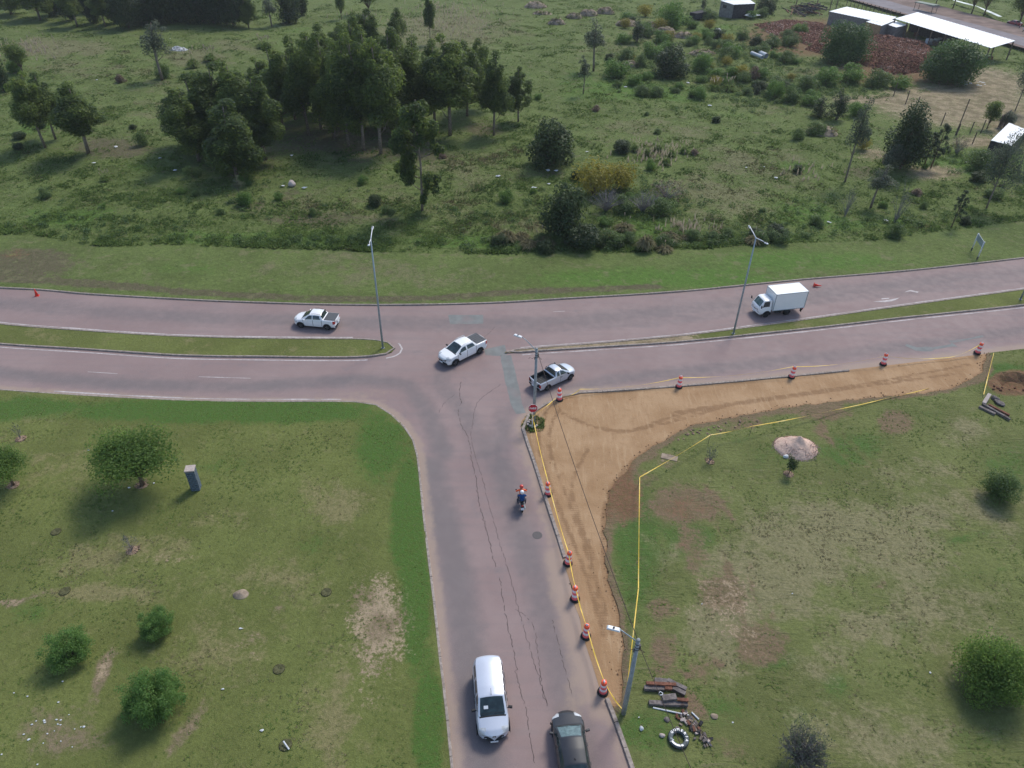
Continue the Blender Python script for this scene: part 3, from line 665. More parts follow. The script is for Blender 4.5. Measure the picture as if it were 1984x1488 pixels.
crack([(1000, 1180), (1032, 1210), (1045, 1290), (1052, 1345), (1064, 1372)], .03, .8, 5)
crack([(1070, 1200), (1090, 1280), (1108, 1345)], .03, .9, 6)
crack([(930, 660), (948, 645), (958, 634)], .035, .5, 7)
crack([(880, 765), (862, 780), (850, 800)], .025, .6, 8)
mh = G0(1041, 1037, .006); MB().lathe([(.36, -.004), (.36, .0), (.30, .004), (.02, .005)], 24).obj('manhole_cover', MAT['iron'], road_root, loc=mh)

# ================================================================== vehicles
def vehicle(name, label, cat, pos, heading, st, rules, mats, wheels, bow=.16, step=.04, ends=(.07, .04)):
    """st rows: d(from front) zs ws zm wm zb wb zt wt zc ; rules(d, zone, t, y, z) -> part name"""
    st = np.array(st, float); L = st[-1, 0]
    d = np.arange(0, L+1e-6, step); A = np.column_stack([np.interp(d, st[:, 0], st[:, k]) for k in range(1, 10)])
    for _ in range(2):
        B = A.copy(); B[1:-1] = (A[:-2]+2*A[1:-1]+A[2:])/4; A = B
    SEG = (3, 5, 4, 7, 8)      # bottom, sill-mid, mid-belt, belt-top, top-centre
    rows = []
    for a in A:
        zs, ws, zm, wm, zb, wb, zt, wt, zc = a; pts = []; info = []
        for k in range(SEG[0]): t = k/SEG[0]; pts.append((ws*t, zs)); info.append((0, t))
        for k in range(SEG[1]): t = k/SEG[1]; pts.append((ws+(wm-ws)*math.sin(t*math.pi/2), zs+(zm-zs)*t)); info.append((1, t))
        for k in range(SEG[2]): t = k/SEG[2]; pts.append((wm+(wb-wm)*t*t, zm+(zb-zm)*t)); info.append((2, t))
        for k in range(SEG[3]): t = k/SEG[3]; pts.append((wb+(wt-wb)*(t+.12*math.sin(math.pi*t)*(-1 if zt-zb > .3 else 0)), zb+(zt-zb)*t)); info.append((3, t))
        for k in range(SEG[4]+1): t = k/SEG[4]; pts.append((wt*(1-t), zt+(zc-zt)*(1-(1-t)**2.2))); info.append((4, t))
        rows.append(pts)
    H = np.array(rows)                                   # (nx, nh, 2)
    nx, nh = H.shape[:2]
    full = np.concatenate([H, H[:, -2:0:-1]*np.array([-1, 1])], 1); nf = full.shape[1]
    finfo = info+[(info[i][0], info[i][1]) for i in range(nh-2, 0, -1)]
    X = L/2-d
    fd = np.clip(1-d/.9, 0, 1); rd = np.clip(1-(L-d)/.7, 0, 1)
    V = []; idx = np.zeros((nx+12, nf), int); ring = []
    def put(x, y, z): V.append((x, y, z)); return len(V)-1
    def warp(i, y): 
        w = max(.3, A[i][3]); q = min(1, abs(y)/w)**2.4
        return X[i]-bow*q*fd[i]**1.2+bow*.6*q*rd[i]**1.2
    order = []
    NR = 6
    def cap(i, sgn, amt):
        cz = (A[i][0]+A[i][5])/2; res = []
        for k in range(NR):
            r = (k+.001)/NR if k else .02
            row = [put(warp(i, y)+sgn*amt*(1-r*r), y*r, cz+(z-cz)*r) for y, z in full[i]]; res.append((row, None, r))
        return res
    order += [(r[0], 0.0, r[2]) for r in cap(0, 1, ends[0])]
    for i in range(nx): order.append(([put(warp(i, y), y, z) for y, z in full[i]], d[i], 1.0))
    order += [(r[0], L, r[2]) for r in reversed(cap(nx-1, -1, ends[1]))]
    parts = {}
    VA = np.array(V)
    for a in range(len(order)-1):
        ra, da, ta = order[a]; rb, db, tb = order[a+1]
        front = ta < 1 or tb < 1
        for k in range(nf):
            q = (ra[k], ra[(k+1) % nf], rb[(k+1) % nf], rb[k]); c = VA[list(q)].mean(0)
            # the zone of the cell is that of its lower row point
            if k < nh-1: zi, t0, t1 = info[k][0], info[k][1], info[k+1][1] if info[k+1][0] == info[k][0] else 1.0
            else:
                kk = 2*(nh-1)-(k+1); zi, t0, t1 = info[kk][0], info[kk][1], info[kk+1][1] if kk+1 < nh and info[kk+1][0] == info[kk][0] else 1.0
            zone = ('cap_front' if da == 0 and (ta < 1) else 'cap_rear') if front else ('bottom', 'low', 'door', 'window', 'top')[zi]
            if zone in ('low', 'door', 'window') and any((c[0]-(L/2-wx))**2+(c[2]-wheels[2])**2 < (wheels[2]*1.13)**2 for wx in wheels[3:5]): continue
            nm = rules((da+db)/2, zone, (t0+t1)/2, c[1], c[2])
            if nm: parts.setdefault(nm, []).append(q)
    root = empty(name, pos, heading, label, cat)
    for nm, fs in parts.items():
        key, side = (nm.split('|')+[''])[:2]
        u = sorted({i for f in fs for i in f}); mp = {v: i for i, v in enumerate(u)}
        m = MB().add([V[i] for i in u], [tuple(mp[i] for i in f) for f in fs])
        me = bpy.data.meshes.new(key); me.from_pydata(m.v, [], m.f); me.materials.append(mats.get(nm, mats.get(key, mats['body'])))
        me.polygons.foreach_set('use_smooth', [True]*len(m.f)); me.update()
        bm = bmesh.new(); bm.from_mesh(me)
        bmesh.ops.dissolve_degenerate(bm, dist=1e-4, edges=bm.edges); bm.normal_update(); bm.to_mesh(me); bm.free()
        link(key, me, root)
    # wheels
    tr, w, r, fx, rx, hw = wheels
    ty = MB().lathe([(r*.62, -w/2), (r*.93, -w/2), (r, -w*.35), (r, w*.35), (r*.93, w/2), (r*.62, w/2)], 26, 'Y').mesh('wheel', MAT['tyre'], True)
    rmb = MB(); rmb.lathe([(r*.66, -w*.47), (r*.66, w*.40), (r*.56, w*.46), (r*.52, w*.30), (r*.10, w*.34), (.01, w*.36)], 26, 'Y')
    for k in range(5):
        t = 2*math.pi*k/5; rmb.tube([(r*.1*math.cos(t), w*.40, r*.1*math.sin(t)), (r*.58*math.cos(t), w*.42, r*.58*math.sin(t))], r*.075, 5)
    rim = rmb.mesh('rim', mats.get('rim', MAT['alloy']))
    am = MB()
    N = 18; vs = []; fs = []
    for k in range(N+1):
        t = math.pi*(-.06+1.12*k/N); cs, sn = math.cos(t), math.sin(t)
        for rr, yy in ((r*1.04, .02), (r*1.04, -.28), (r*1.24, .0), (r*1.23, .03)): vs.append((rr*cs, yy, rr*sn))
    for k in range(N): a = 4*k; fs += [(a, a+1, a+5, a+4), (a, a+4, a+7, a+3), (a+3, a+7, a+6, a+2)]
    am.add(vs, fs); arch = am.mesh('wheel_arch', mats.get('arch', MAT['plastic']), True)
    for px_ in (fx, rx):
        for s in (1, -1):
            o = link('wheel', ty, root, (L/2-px_, s*tr, r), (0, 0, 0 if s > 0 else math.pi)); link('rim', rim, o)
            ao = link('wheel_arch', arch, root, (L/2-px_, s*(hw+.004), r), (0, 0, 0 if s > 0 else math.pi))
            MB().lathe([(r*.99, -.01), (r*.99, .01)], 22, 'Y').obj('wheel_well', MAT['plastic'], root, loc=(L/2-px_, s*(tr-w/2-.03), r))
    return root, L
def mirror(root, x, y, z, mat, s=1.0):
    for q in (1, -1):
        m = MB(); m.box((0, .10*q*s, .02), (.10*s, .20*s, .14*s), .25*-q); m.box((0, .0, -.03), (.05, .12, .04))
        o = m.obj('mirror', mat, root, loc=(x, y*q, z)); bev(o, .03)
def bev(o, w, seg=2):
    b = o.modifiers.new('bevel', 'BEVEL'); b.width = w; b.segments = seg; b.limit_method = 'ANGLE'
def handles(root, L, ds, y, z, mat):
    for dd in ds:
        for q in (1, -1):
            MB().box((0, 0, 0), (.17, .035, .035)).obj('door_handle', mat, root, loc=(L/2-dd, q*y, z))
def std_rules(cowl, roof, rear, bot, belt_d, pillars, tail=None, hood_from=.18, lamps=True, lampz=(.62, .86), tailz=(.75, 1.05), doors=(), grille=(.42, .72), cargo=None, bumper=.5, tail_top=None):
    """window spans, doors and lamps by position along the body"""
    def rule(d, zone, t, y, z):
        if zone == 'bottom': return 'underbody'
        if zone == 'cap_front':
            if grille and grille[0] < z < grille[1] and abs(y) < .52: return 'grille'
            if z < bumper: return 'bumper|f'
            if lamps and lampz[0] < z < lampz[1] and abs(y) > .50: return 'headlight|%d' % (y > 0)
            return 'body'
        if zone == 'cap_rear':
            if z < bumper+.02: return 'bumper|r'
            if tailz[0] < z < tailz[1] and abs(y) > .60: return 'taillight|%d' % (y > 0)
            return 'tailgate'
        if zone in ('low', 'door') and z > .36 and min([abs(d-e) for ab in doors for e in ab]+[9]) < .02: return 'panel_gap|%d%d' % (min((abs(d-e), i) for i, e in enumerate([e for ab in doors for e in ab]))[1], y > 0)
        if zone == 'top' and abs(d-cowl+.01) < .035: return 'cowl'
        if zone == 'low' and z < .34: return 'sill|%d' % (y > 0)
        if lamps and d < .42 and lampz[0] < z < lampz[1]+.10 and abs(y) > .44 and zone in ('door', 'window'): return 'headlight|%d' % (y > 0)
        if d > tail and tailz[0] < z < tailz[1] and zone in ('door', 'low', 'window') : return 'taillight|%d' % (y > 0)
        if lamps and zone == 'top' and d < .40 and abs(y) > .43+.30*max(0, .25-d): return 'headlight|%d' % (y > 0)
        if zone == 'top':
            if hood_from < d < cowl-.03: return 'hood'
            if cowl < d < roof and t > .10: return 'windscreen'
            if cowl <= d <= roof: return 'body'
            if roof <= d < rear: return 'roof'
            if rear <= d < bot and t > .12: return 'rear_window'
            if cargo and d > bot: return cargo
        if zone == 'window' and .12 < t < .90:
            for i, (a, b) in enumerate(pillars):
                if a+(.55*(t-.12) if i == 0 else 0) < d < b-(0 if i < len(pillars)-1 else belt_d*t): return 'side_window|%d%d' % (i, y > 0)
        if zone in ('low', 'door'):
            for i, (a, b) in enumerate(doors):
                if a < d < b and z > .38: return 'door|%d%d' % (i, y > 0)
        return 'body'
    return rule
def vmats(paint, **k):
    m = {'body': paint, 'hood': paint, 'roof': paint, 'door': paint, 'tailgate': paint, 'windscreen': MAT['glass'], 'rear_window': MAT['glass'], 'side_window': MAT['glass'],
         'headlight': MAT['headlamp'], 'taillight': MAT['taillamp'], 'grille': MAT['plastic'], 'bumper': MAT['plastic'], 'sill': MAT['plastic'], 'panel_gap': MAT['gap'], 'cowl': MAT['plastic'], 'underbody': MAT['plastic']}
    m.update(k); return m
def heading_from(front, rear): d = front-rear; return math.atan2(d.y, d.x)
def place_by_wheels(pf, pr, fx, rx, L, tr, side):
    """pf, pr: photo pixels of the front and rear tyre contact on the side facing the camera; side +1 left, -1 right"""
    F, R = G0(*pf), G0(*pr); h = heading_from(F, R); fw = Vector((math.cos(h), math.sin(h), 0)); lf = Vector((-fw.y, fw.x, 0))
    mid = (F+R)/2-lf*side*tr; c = mid+fw*((fx+rx)/2-L/2); return c, h
def plate(root, x, z, rot=0, w=.42):
    o = MB().box((0, 0, 0), (.02, w, .13)).obj('number_plate', MAT['plate'], root, loc=(x, 0, z)); return o

# --- white pickup with a flat black bed cover, upper carriageway
st = [(0, .36, .60, .50, .66, .68, .66, .74, .56, .78), (.22, .27, .76, .55, .82, .82, .79, .88, .68, .93), (.95, .25, .80, .60, .865, .98, .82, 1.02, .72, 1.08), (1.12, .25, .80, .60, .865, 1.0, .82, 1.09, .71, 1.14),
      (1.82, .25, .80, .60, .865, 1.03, .82, 1.50, .60, 1.58), (2.4, .25, .80, .60, .865, 1.05, .82, 1.54, .60, 1.61), (2.98, .25, .80, .60, .865, 1.07, .82, 1.50, .58, 1.56), (3.16, .25, .80, .60, .865, 1.07, .83, 1.11, .79, 1.11),
      (3.24, .25, .80, .60, .865, 1.07, .83, 1.10, .79, 1.10), (4.36, .30, .79, .62, .855, 1.08, .82, 1.10, .78, 1.10), (4.48, .40, .74, .65, .81, 1.05, .79, 1.09, .76, 1.09)]
rules = std_rules(1.0, 1.80, 2.96, 3.18, .25, [(1.22, 2.08), (2.16, 3.02)], 4.25, doors=[(1.15, 2.12), (2.14, 3.05)])
p, h = place_by_wheels((583.5, 634.5), (636, 639), .82, 3.56, 4.48, .74, 1)
car, L = vehicle('pickup_truck', 'white double-cab pickup driving left on the far carriageway with its grey bed cover closed', 'pickup truck', p, h, st, rules, vmats(MAT['white']), (.76, .20, .335, .82, 3.56, .865))
b = MB(); b.box((0, 0, 0), (1.14, 1.44, .03)); o = b.obj('bed_cover', MAT['bedcover'], car, loc=(L/2-3.84, 0, 1.125)); bev(o, .012)
mirror(car, L/2-1.32, .86, 1.06, MAT['white']); handles(car, L, (1.98, 2.92), .872, .92, MAT['white']); plate(car, -L/2-.045, .62); plate(car, L/2+.075, .45)
for q in (1, -1): MB().tube([(L/2-2.0, q*.56, 1.60), (L/2-2.4, q*.57, 1.64), (L/2-2.9, q*.55, 1.60)], .018, 6).obj('roof_rail', MAT['plastic'], car)
m = MB(); m.tube([(L/2-3.05, -.66, 1.12), (L/2-3.04, -.60, 1.54), (L/2-3.04, .60, 1.54), (L/2-3.05, .66, 1.12)], .03, 6); m.obj('roll_bar', MAT['plastic'], car)

# --- white pickup turning at the junction
st = [(0, .38, .62, .55, .70, .82, .70, .90, .60, .94), (.24, .28, .80, .60, .88, .98, .84, 1.02, .72, 1.07), (1.05, .27, .85, .65, .92, 1.10, .88, 1.13, .78, 1.18), (1.22, .27, .85, .65, .92, 1.10, .88, 1.19, .76, 1.24),
      (2.0, .27, .85, .65, .92, 1.13, .88, 1.60, .64, 1.67), (2.7, .27, .85, .65, .92, 1.15, .88, 1.63, .64, 1.70), (3.3, .27, .85, .65, .92, 1.18, .88, 1.57, .62, 1.64), (3.56, .27, .85, .65, .92, 1.18, .89, 1.23, .84, 1.23),
      (3.66, .27, .85, .65, .92, 1.18, .89, 1.22, .84, 1.22), (4.78, .34, .84, .68, .90, 1.18, .87, 1.21, .82, 1.21), (4.92, .45, .76, .70, .84, 1.12, .83, 1.18, .78, 1.18)]
rules = std_rules(1.10, 1.98, 3.28, 3.58, .25, [(1.34, 2.34), (2.42, 3.40)], 4.66, doors=[(1.25, 2.38), (2.40, 3.45)], lampz=(.78, .92), grille=(.56, .82), tailz=(.85, 1.15))
p, h = place_by_wheels((882, 708), (928, 685.5), .92, 3.91, 4.92, .79, 1)
car, L = vehicle('pickup_truck', 'white double-cab pickup with roof rails turning across the junction towards the side road', 'pickup truck', p, h, st, rules, vmats(MAT['white']), (.80, .225, .365, .92, 3.91, .92))
b = MB(); b.box((0, 0, 0), (1.16, 1.54, .03)); o = b.obj('bed_cover', MAT['bedcover'], car, loc=(L/2-4.24, 0, 1.245)); bev(o, .012)
for yy in (-.40, -.13, .13, .40): MB().box((0, 0, 0), (1.10, .02, .012)).obj('cover_rib', MAT['plastic'], car, loc=(L/2-4.24, yy, 1.266))
mirror(car, L/2-1.45, .92, 1.17, MAT['plastic']); handles(car, L, (2.22, 3.28), .928, 1.0, MAT['white']); plate(car, L/2+.075, .50); plate(car, -L/2-.045, .80)
for q in (1, -1): MB().tube([(L/2-2.05, q*.60, 1.66), (L/2-2.3, q*.61, 1.74), (L/2-3.1, q*.60, 1.74), (L/2-3.3, q*.58, 1.65)], .022, 6).obj('roof_rail', MAT['steel'], car)
for q in (1, -1): MB().box((0, 0, 0), (.05, .62, .05), q*.2).obj('grille_bar', MAT['alloy'], car, loc=(L/2+.05, q*.27, .80))

# --- silver single-cab pickup with an open bed
st = [(0, .36, .58, .50, .64, .66, .64, .72, .54, .76), (.22, .26, .74, .55, .80, .80, .77, .86, .66, .91), (.92, .24, .78, .58, .84, .95, .80, .99, .70, 1.05), (1.06, .24, .78, .58, .84, .97, .80, 1.05, .69, 1.10),
      (1.72, .24, .78, .58, .84, 1.0, .80, 1.44, .57, 1.51), (2.1, .24, .78, .58, .84, 1.02, .80, 1.48, .57, 1.55), (2.42, .24, .78, .58, .84, 1.03, .80, 1.46, .56, 1.53), (2.58, .24, .78, .58, .84, 1.04, .81, 1.12, .76, 1.12),
      (2.66, .24, .78, .58, .84, 1.04, .81, 1.08, .75, 1.08), (4.38, .28, .78, .60, .83, 1.04, .80, 1.08, .75, 1.08), (4.50, .36, .74, .62, .80, 1.02, .78, 1.06, .74, 1.06)]
_r0 = std_rules(.97, 1.70, 2.40, 2.60, .12, [(1.16, 2.02), (2.10, 2.46)], 4.40, doors=[(1.08, 2.06)], tailz=(.62, .95))
def rules(d, zone, t, y, z):
    if zone == 'top' and 2.70 < d < 4.40: return None if t > .10 else 'bed_rail'
    if zone == 'cap_rear' and z > 1.0: return 'tailgate'
    return _r0(d, zone, t, y, z)
p, h = place_by_wheels((1103.5, 735.5), (1060, 756), .80, 3.51, 4.50, .72, -1)
car, L = vehicle('pickup_truck', 'silver single-cab pickup with an empty open bed pulling away to the right', 'pickup truck', p, h, st, rules, vmats(MAT['silver'], bed_rail=MAT['plastic']), (.73, .19, .315, .80, 3.51, .84))
m = MB(); x0, x1, yy, zf, zt = L/2-4.42, L/2-2.68, .70, .62, 1.075
m.add([(x0, -yy, zf), (x1, -yy, zf), (x1, yy, zf), (x0, yy, zf), (x0, -yy, zt), (x1, -yy, zt), (x1, yy, zt), (x0, yy, zt)], [(0, 1, 2, 3), (0, 4, 5, 1), (1, 5, 6, 2), (2, 6, 7, 3), (3, 7, 4, 0)])
bed = m.obj('bed_liner', MAT['plastic'], car)
for k in range(7): MB().box((0, 0, 0), (1.70, .05, .02)).obj('bed_rib', MAT['bedcover'], bed, loc=((x0+x1)/2, -.6+.2*k, zf+.012))
m = MB(); m.tube([(L/2-2.62, -.70, 1.08), (L/2-2.56, -.62, 1.46), (L/2-2.56, .62, 1.46), (L/2-2.62, .70, 1.08)], .028, 6)
for z in (1.2, 1.32): m.tube([(L/2-2.6, -.66, z), (L/2-2.6, .66, z)], .018, 6)
m.obj('roll_bar', MAT['plastic'], car)
for q in (1, -1): MB().tube([(L/2-1.75, q*.54, 1.50), (L/2-2.1, q*.55, 1.55), (L/2-2.45, q*.53, 1.50)], .02, 6).obj('roof_rail', MAT['plastic'], car)
mirror(car, L/2-1.24, .84, 1.03, MAT['plastic']); handles(car, L, (1.94,), .846, .88, MAT['plastic']); plate(car, -L/2-.045, .58)

# --- van coming towards the camera
st = [(0, .36, .60, .52, .68, .76, .66, .84, .56, .88), (.25, .27, .78, .58, .84, .94, .78, .98, .68, 1.04), (.95, .25, .83, .62, .90, 1.12, .82, 1.16, .72, 1.22), (1.08, .25, .83, .62, .90, 1.13, .83, 1.22, .79, 1.29),
      (1.84, .25, .83, .62, .90, 1.15, .85, 1.66, .71, 1.76), (2.4, .25, .83, .62, .90, 1.16, .86, 1.72, .72, 1.81), (3.9, .25, .83, .62, .90, 1.16, .86, 1.72, .72, 1.80), (4.22, .27, .83, .62, .90, 1.16, .86, 1.70, .67, 1.76), (4.38, .40, .80, .66, .87, 1.14, .83, 1.60, .66, 1.66)]
_r1 = std_rules(.98, 1.82, 4.2, 4.21, .1, [(1.24, 2.1), (2.2, 3.0), (3.1, 4.0)], 4.26, doors=[(1.12, 2.15), (2.17, 3.05)], tailz=(.8, 1.3), lampz=(.62, .92), hood_from=.12, grille=(.42, .54), bumper=.40)
def rules(d, zone, t, y, z):
    if zone == 'cap_rear' and z > 1.18 and abs(y) < .6: return 'rear_window'
    return _r1(d, zone, t, y, z)
F, R = G0(958, 1437, .4), G0(944.5, 1272, 1.7); h = heading_from(F, R); p = (Vector((F.x, F.y, 0))-Vector((math.cos(h), math.sin(h), 0))*2.24)
car, L = vehicle('van', 'white passenger van coming towards the camera with a paper behind its windscreen', 'van', p, h, st, rules, vmats(MAT['vanwhite']), (.77, .20, .32, .84, 3.57, .90), bow=.24)
mirror(car, L/2-1.40, .90, 1.16, MAT['plastic'], 1.15); handles(car, L, (1.98, 2.35), .908, .95, MAT['plastic']); plate(car, L/2+.085, .46)
MB().tube([(L/2-1.86, .0, 1.77), (L/2-2.15, 0, 1.98)], .012, 5).obj('aerial', MAT['plastic'], car)
b = MB(); b.add([(0, -.16, -.07), (0, .16, -.07), (0, .11, .07), (0, -.11, .07)], [(0, 1, 2, 3)])
bd = MB(); bd.box((0, 0, 0), (.035, .22, .17), taper=.8); o = bd.obj('badge', MAT['plastic'], car, loc=(L/2+.01, 0, .80))
e = MB(); e.tube([(.024, -.04, .06), (.026, .03, .045), (.026, -.005, .0), (.026, .045, -.02), (.026, .01, -.06)], .013, 5); e.tube([(.026, -.005, 0), (.026, -.05, -.03)], .011, 5); e.obj('emblem', MAT['alloy'], o)
m = MB(); m.box((0, 0, 0), (.17, .24, .006), 0, .555); m.obj('paper', MAT['plate'], car, loc=(L/2-1.34, -.34, 1.475))
m = MB(); m.tube([(L/2-1.06, -.62, 1.27), (L/2-1.10, -.02, 1.325)], .012, 5); m.tube([(L/2-1.06, .02, 1.30), (L/2-1.10, .60, 1.29)], .012, 5); m.obj('wiper', MAT['plastic'], car)

# --- black car driving away at the bottom edge
st = [(0, .34, .60, .50, .68, .64, .66, .70, .58, .74), (.24, .25, .76, .55, .84, .80, .80, .84, .70, .90), (.95, .23, .80, .58, .875, .95, .84, .99, .74, 1.04), (1.10, .23, .80, .58, .875, .96, .84, 1.06, .72, 1.10),
      (1.85, .23, .80, .58, .875, .99, .84, 1.40, .60, 1.47), (2.5, .23, .80, .58, .875, 1.01, .84, 1.44, .60, 1.51), (3.3, .23, .80, .58, .875, 1.03, .83, 1.41, .58, 1.47), (3.95, .24, .80, .60, .87, 1.05, .80, 1.10, .66, 1.13), (4.2, .27, .79, .62, .86, 1.03, .78, 1.06, .66, 1.08), (4.35, .36, .72, .64, .80, .98, .74, 1.02, .64, 1.03)]
rules = std_rules(1.0, 1.82, 3.32, 3.95, .5, [(1.22, 2.16), (2.24, 3.55)], 4.2, doors=[(1.12, 2.2), (2.22, 3.2)], lampz=(.58, .76), hood_from=.14, grille=(.40, .60))
F, R = G0(1096, 1379, .72), G0(1117, 1488, 1.48); h = heading_from(F, R)
p = Vector((F.x, F.y, 0))-Vector((math.cos(h), math.sin(h), 0))*2.10
car, L = vehicle('car', 'black car driving away from the camera, cut off by the bottom edge', 'car', p, h, st, rules, vmats(MAT['black'], windscreen=MAT['glass2'], roof=M('dark_roof', (.026, .031, .042), .38, .1, 2, .25)), (.76, .2, .325, .84, 3.45, .875), bow=.24)
mirror(car, L/2-1.36, .885, 1.0, MAT['black'], 1.1); handles(car, L, (2.05, 3.05), .882, .86, MAT['black']); plate(car, -L/2-.045, .7)
m = MB(); m.tube([(L/2-1.08, -.6, 1.075), (L/2-1.06, 0, 1.12)], .012, 5); m.tube([(L/2-1.08, .02, 1.10), (L/2-1.06, .62, 1.075)], .012, 5); m.obj('wiper', MAT['plastic'], car)
m = MB(); m.box((0, 0, 0), (.10, .03, .05), .2); m.obj('roof_fin', MAT['plastic'], car, loc=(L/2-3.05, 0, 1.51))

# --- box truck
def box_truck():
    p, h = place_by_wheels((1479, 615), (1524.5, 610), 1.05, 3.65, 5.6, .78, 1)
    st = [(0, .55, .80, .75, .90, 1.18, .88, 1.24, .80, 1.26), (.10, .48, .88, .75, .95, 1.22, .90, 1.34, .80, 1.37), (.52, .48, .90, .75, .95, 1.25, .90, 2.02, .74, 2.08), (.70, .48, .90, .75, .95, 1.26, .90, 2.10, .76, 2.15), (1.45, .48, .90, .75, .95, 1.26, .90, 2.12, .77, 2.17), (1.58, .55, .88, .75, .93, 1.26, .88, 2.08, .76, 2.12)]
    def rules(d, zone, t, y, z):
        if zone == 'bottom': return 'underbody'
        if zone == 'cap_front':
            if z < .66: return 'bumper'
            if .68 < z < .88 and abs(y) > .52: return 'headlight|%d' % (y > 0)
            if .92 < z < 1.02 and abs(y) < .6: return 'grille'
            return 'body'
        if zone == 'top': return 'windscreen' if .10 < d < .52 and t > .10 else ('roof' if d >= .52 else 'body')
        if zone == 'window' and .10 < t < .88 and .30+.35*t < d < 1.28: return 'side_window|%d' % (y > 0)
        if zone in ('low', 'door') and .24 < d < 1.36 and z > .62: return 'door|%d' % (y > 0)
        return 'body'
    ms = vmats(MAT['white'], bumper=MAT['white'], rim=MAT['plastic'], arch=MAT['plastic'], windscreen=MAT['glass2'])
    car, L = vehicle('box_truck', 'white box truck driving left beside the right-hand lamp post', 'truck', p, h, st, rules, ms, (.80, .24, .40, 1.05, 3.65, .95), bow=.08)
    # vehicle() centres the cab on the origin: shift everything so the whole truck is centred
    dx = 2.8-.79
    for c in list(car.children):
        c.location.x += dx
        if c.name.startswith(('wheel_arch', 'wheel_well')) and c.location.x < 0: bpy.data.objects.remove(c)
    m = MB(); m.box((-.85, .36, .60), (3.9, .09, .16)); m.box((-.85, -.36, .60), (3.9, .09, .16)); m.box((-.6, 0, .58), (.5, .5, .35)); m.box((.2, .62, .55), (.75, .35, .38)); m.box((-2.72, 0, .55), (.08, 1.8, .12)); m.obj('chassis', MAT['plastic'], car)
    bx0, bx1, w, z0, z1 = -2.80, 1.14, 1.03, .84, 2.98
    o = MB().box(((bx0+bx1)/2, 0, (z0+z1)/2), (bx1-bx0, 2*w, z1-z0)).obj('cargo_box', MAT['white'], car); bev(o, .02)
    tr = MAT['steel']
    for q in (1, -1):
        for z in (z0+.03, z1-.03): MB().box(((bx0+bx1)/2, q*(w+.008), z), (bx1-bx0+.02, .03, .07)).obj('box_trim', tr, car)
        for x in (bx0+.03, bx1-.03): MB().box((x, q*(w+.009), (z0+z1)/2), (.08, .03, z1-z0-.1)).obj('box_trim', tr, car)
    for x in (bx0-.006, bx1+.006):
        MB().box((x, 0, z1-.03), (.03, 2*w, .07)).obj('box_trim', tr, car)
    for q in (1, -1): MB().box((bx0-.02, q*.5, (z0+z1)/2), (.03, .98, z1-z0-.16)).obj('cargo_door', MAT['white'], car)
    for q in (1, -1): MB().box((-2.6, q*.82, .42), (.03, .30, .30)).obj('mud_flap', MAT['plastic'], car)
    for q in (1, -1): MB().box((-2.78, q*.85, .66), (.04, .2, .12)).obj('taillight', MAT['taillamp'], car)
    for q in (1, -1):
        m = MB(); m.tube([(2.62, q*.90, 1.42), (2.72, q*1.16, 1.62)], .015, 5); m.box((2.72, q*1.18, 1.62), (.06, .17, .32)); m.obj('mirror', MAT['plastic'], car)
    plate(car, 2.88, .58); m = MB(); m.tube([(2.66, -.6, 1.36), (2.62, -.1, 1.42)], .012, 5); m.tube([(2.66, 0, 1.38), (2.62, .5, 1.42)], .012, 5); m.obj('wiper', MAT['plastic'], car)
    return car
box_truck().scale = (.92, .92, .92)

# --- red car on the far road behind the sheds
st = [(0, .36, .60, .50, .66, .68, .66, .74, .56, .78), (.22, .27, .76, .55, .82, .82, .79, .88, .68, .93), (1.0, .25, .80, .60, .86, .96, .82, 1.0, .72, 1.05), (1.75, .25, .80, .60, .86, 1.0, .82, 1.38, .60, 1.44), (2.9, .25, .80, .60, .86, 1.02, .82, 1.38, .58, 1.43), (3.5, .25, .80, .60, .86, 1.0, .82, 1.05, .70, 1.08), (4.3, .35, .76, .6, .80, .95, .78, 1.0, .7, 1.02)]
rules = std_rules(1.02, 1.73, 2.9, 3.5, .4, [(1.2, 2.1), (2.2, 3.1)], 4.15, doors=[(1.1, 2.15), (2.17, 3.0)])
car, L = vehicle('car', 'dark red car parked on the far road under the shade tree', 'car', G(1964, 50, 0.25), math.radians(106), st, rules, vmats(MAT['redcar']), (.75, .2, .33, .85, 3.5, .86), step=.08)

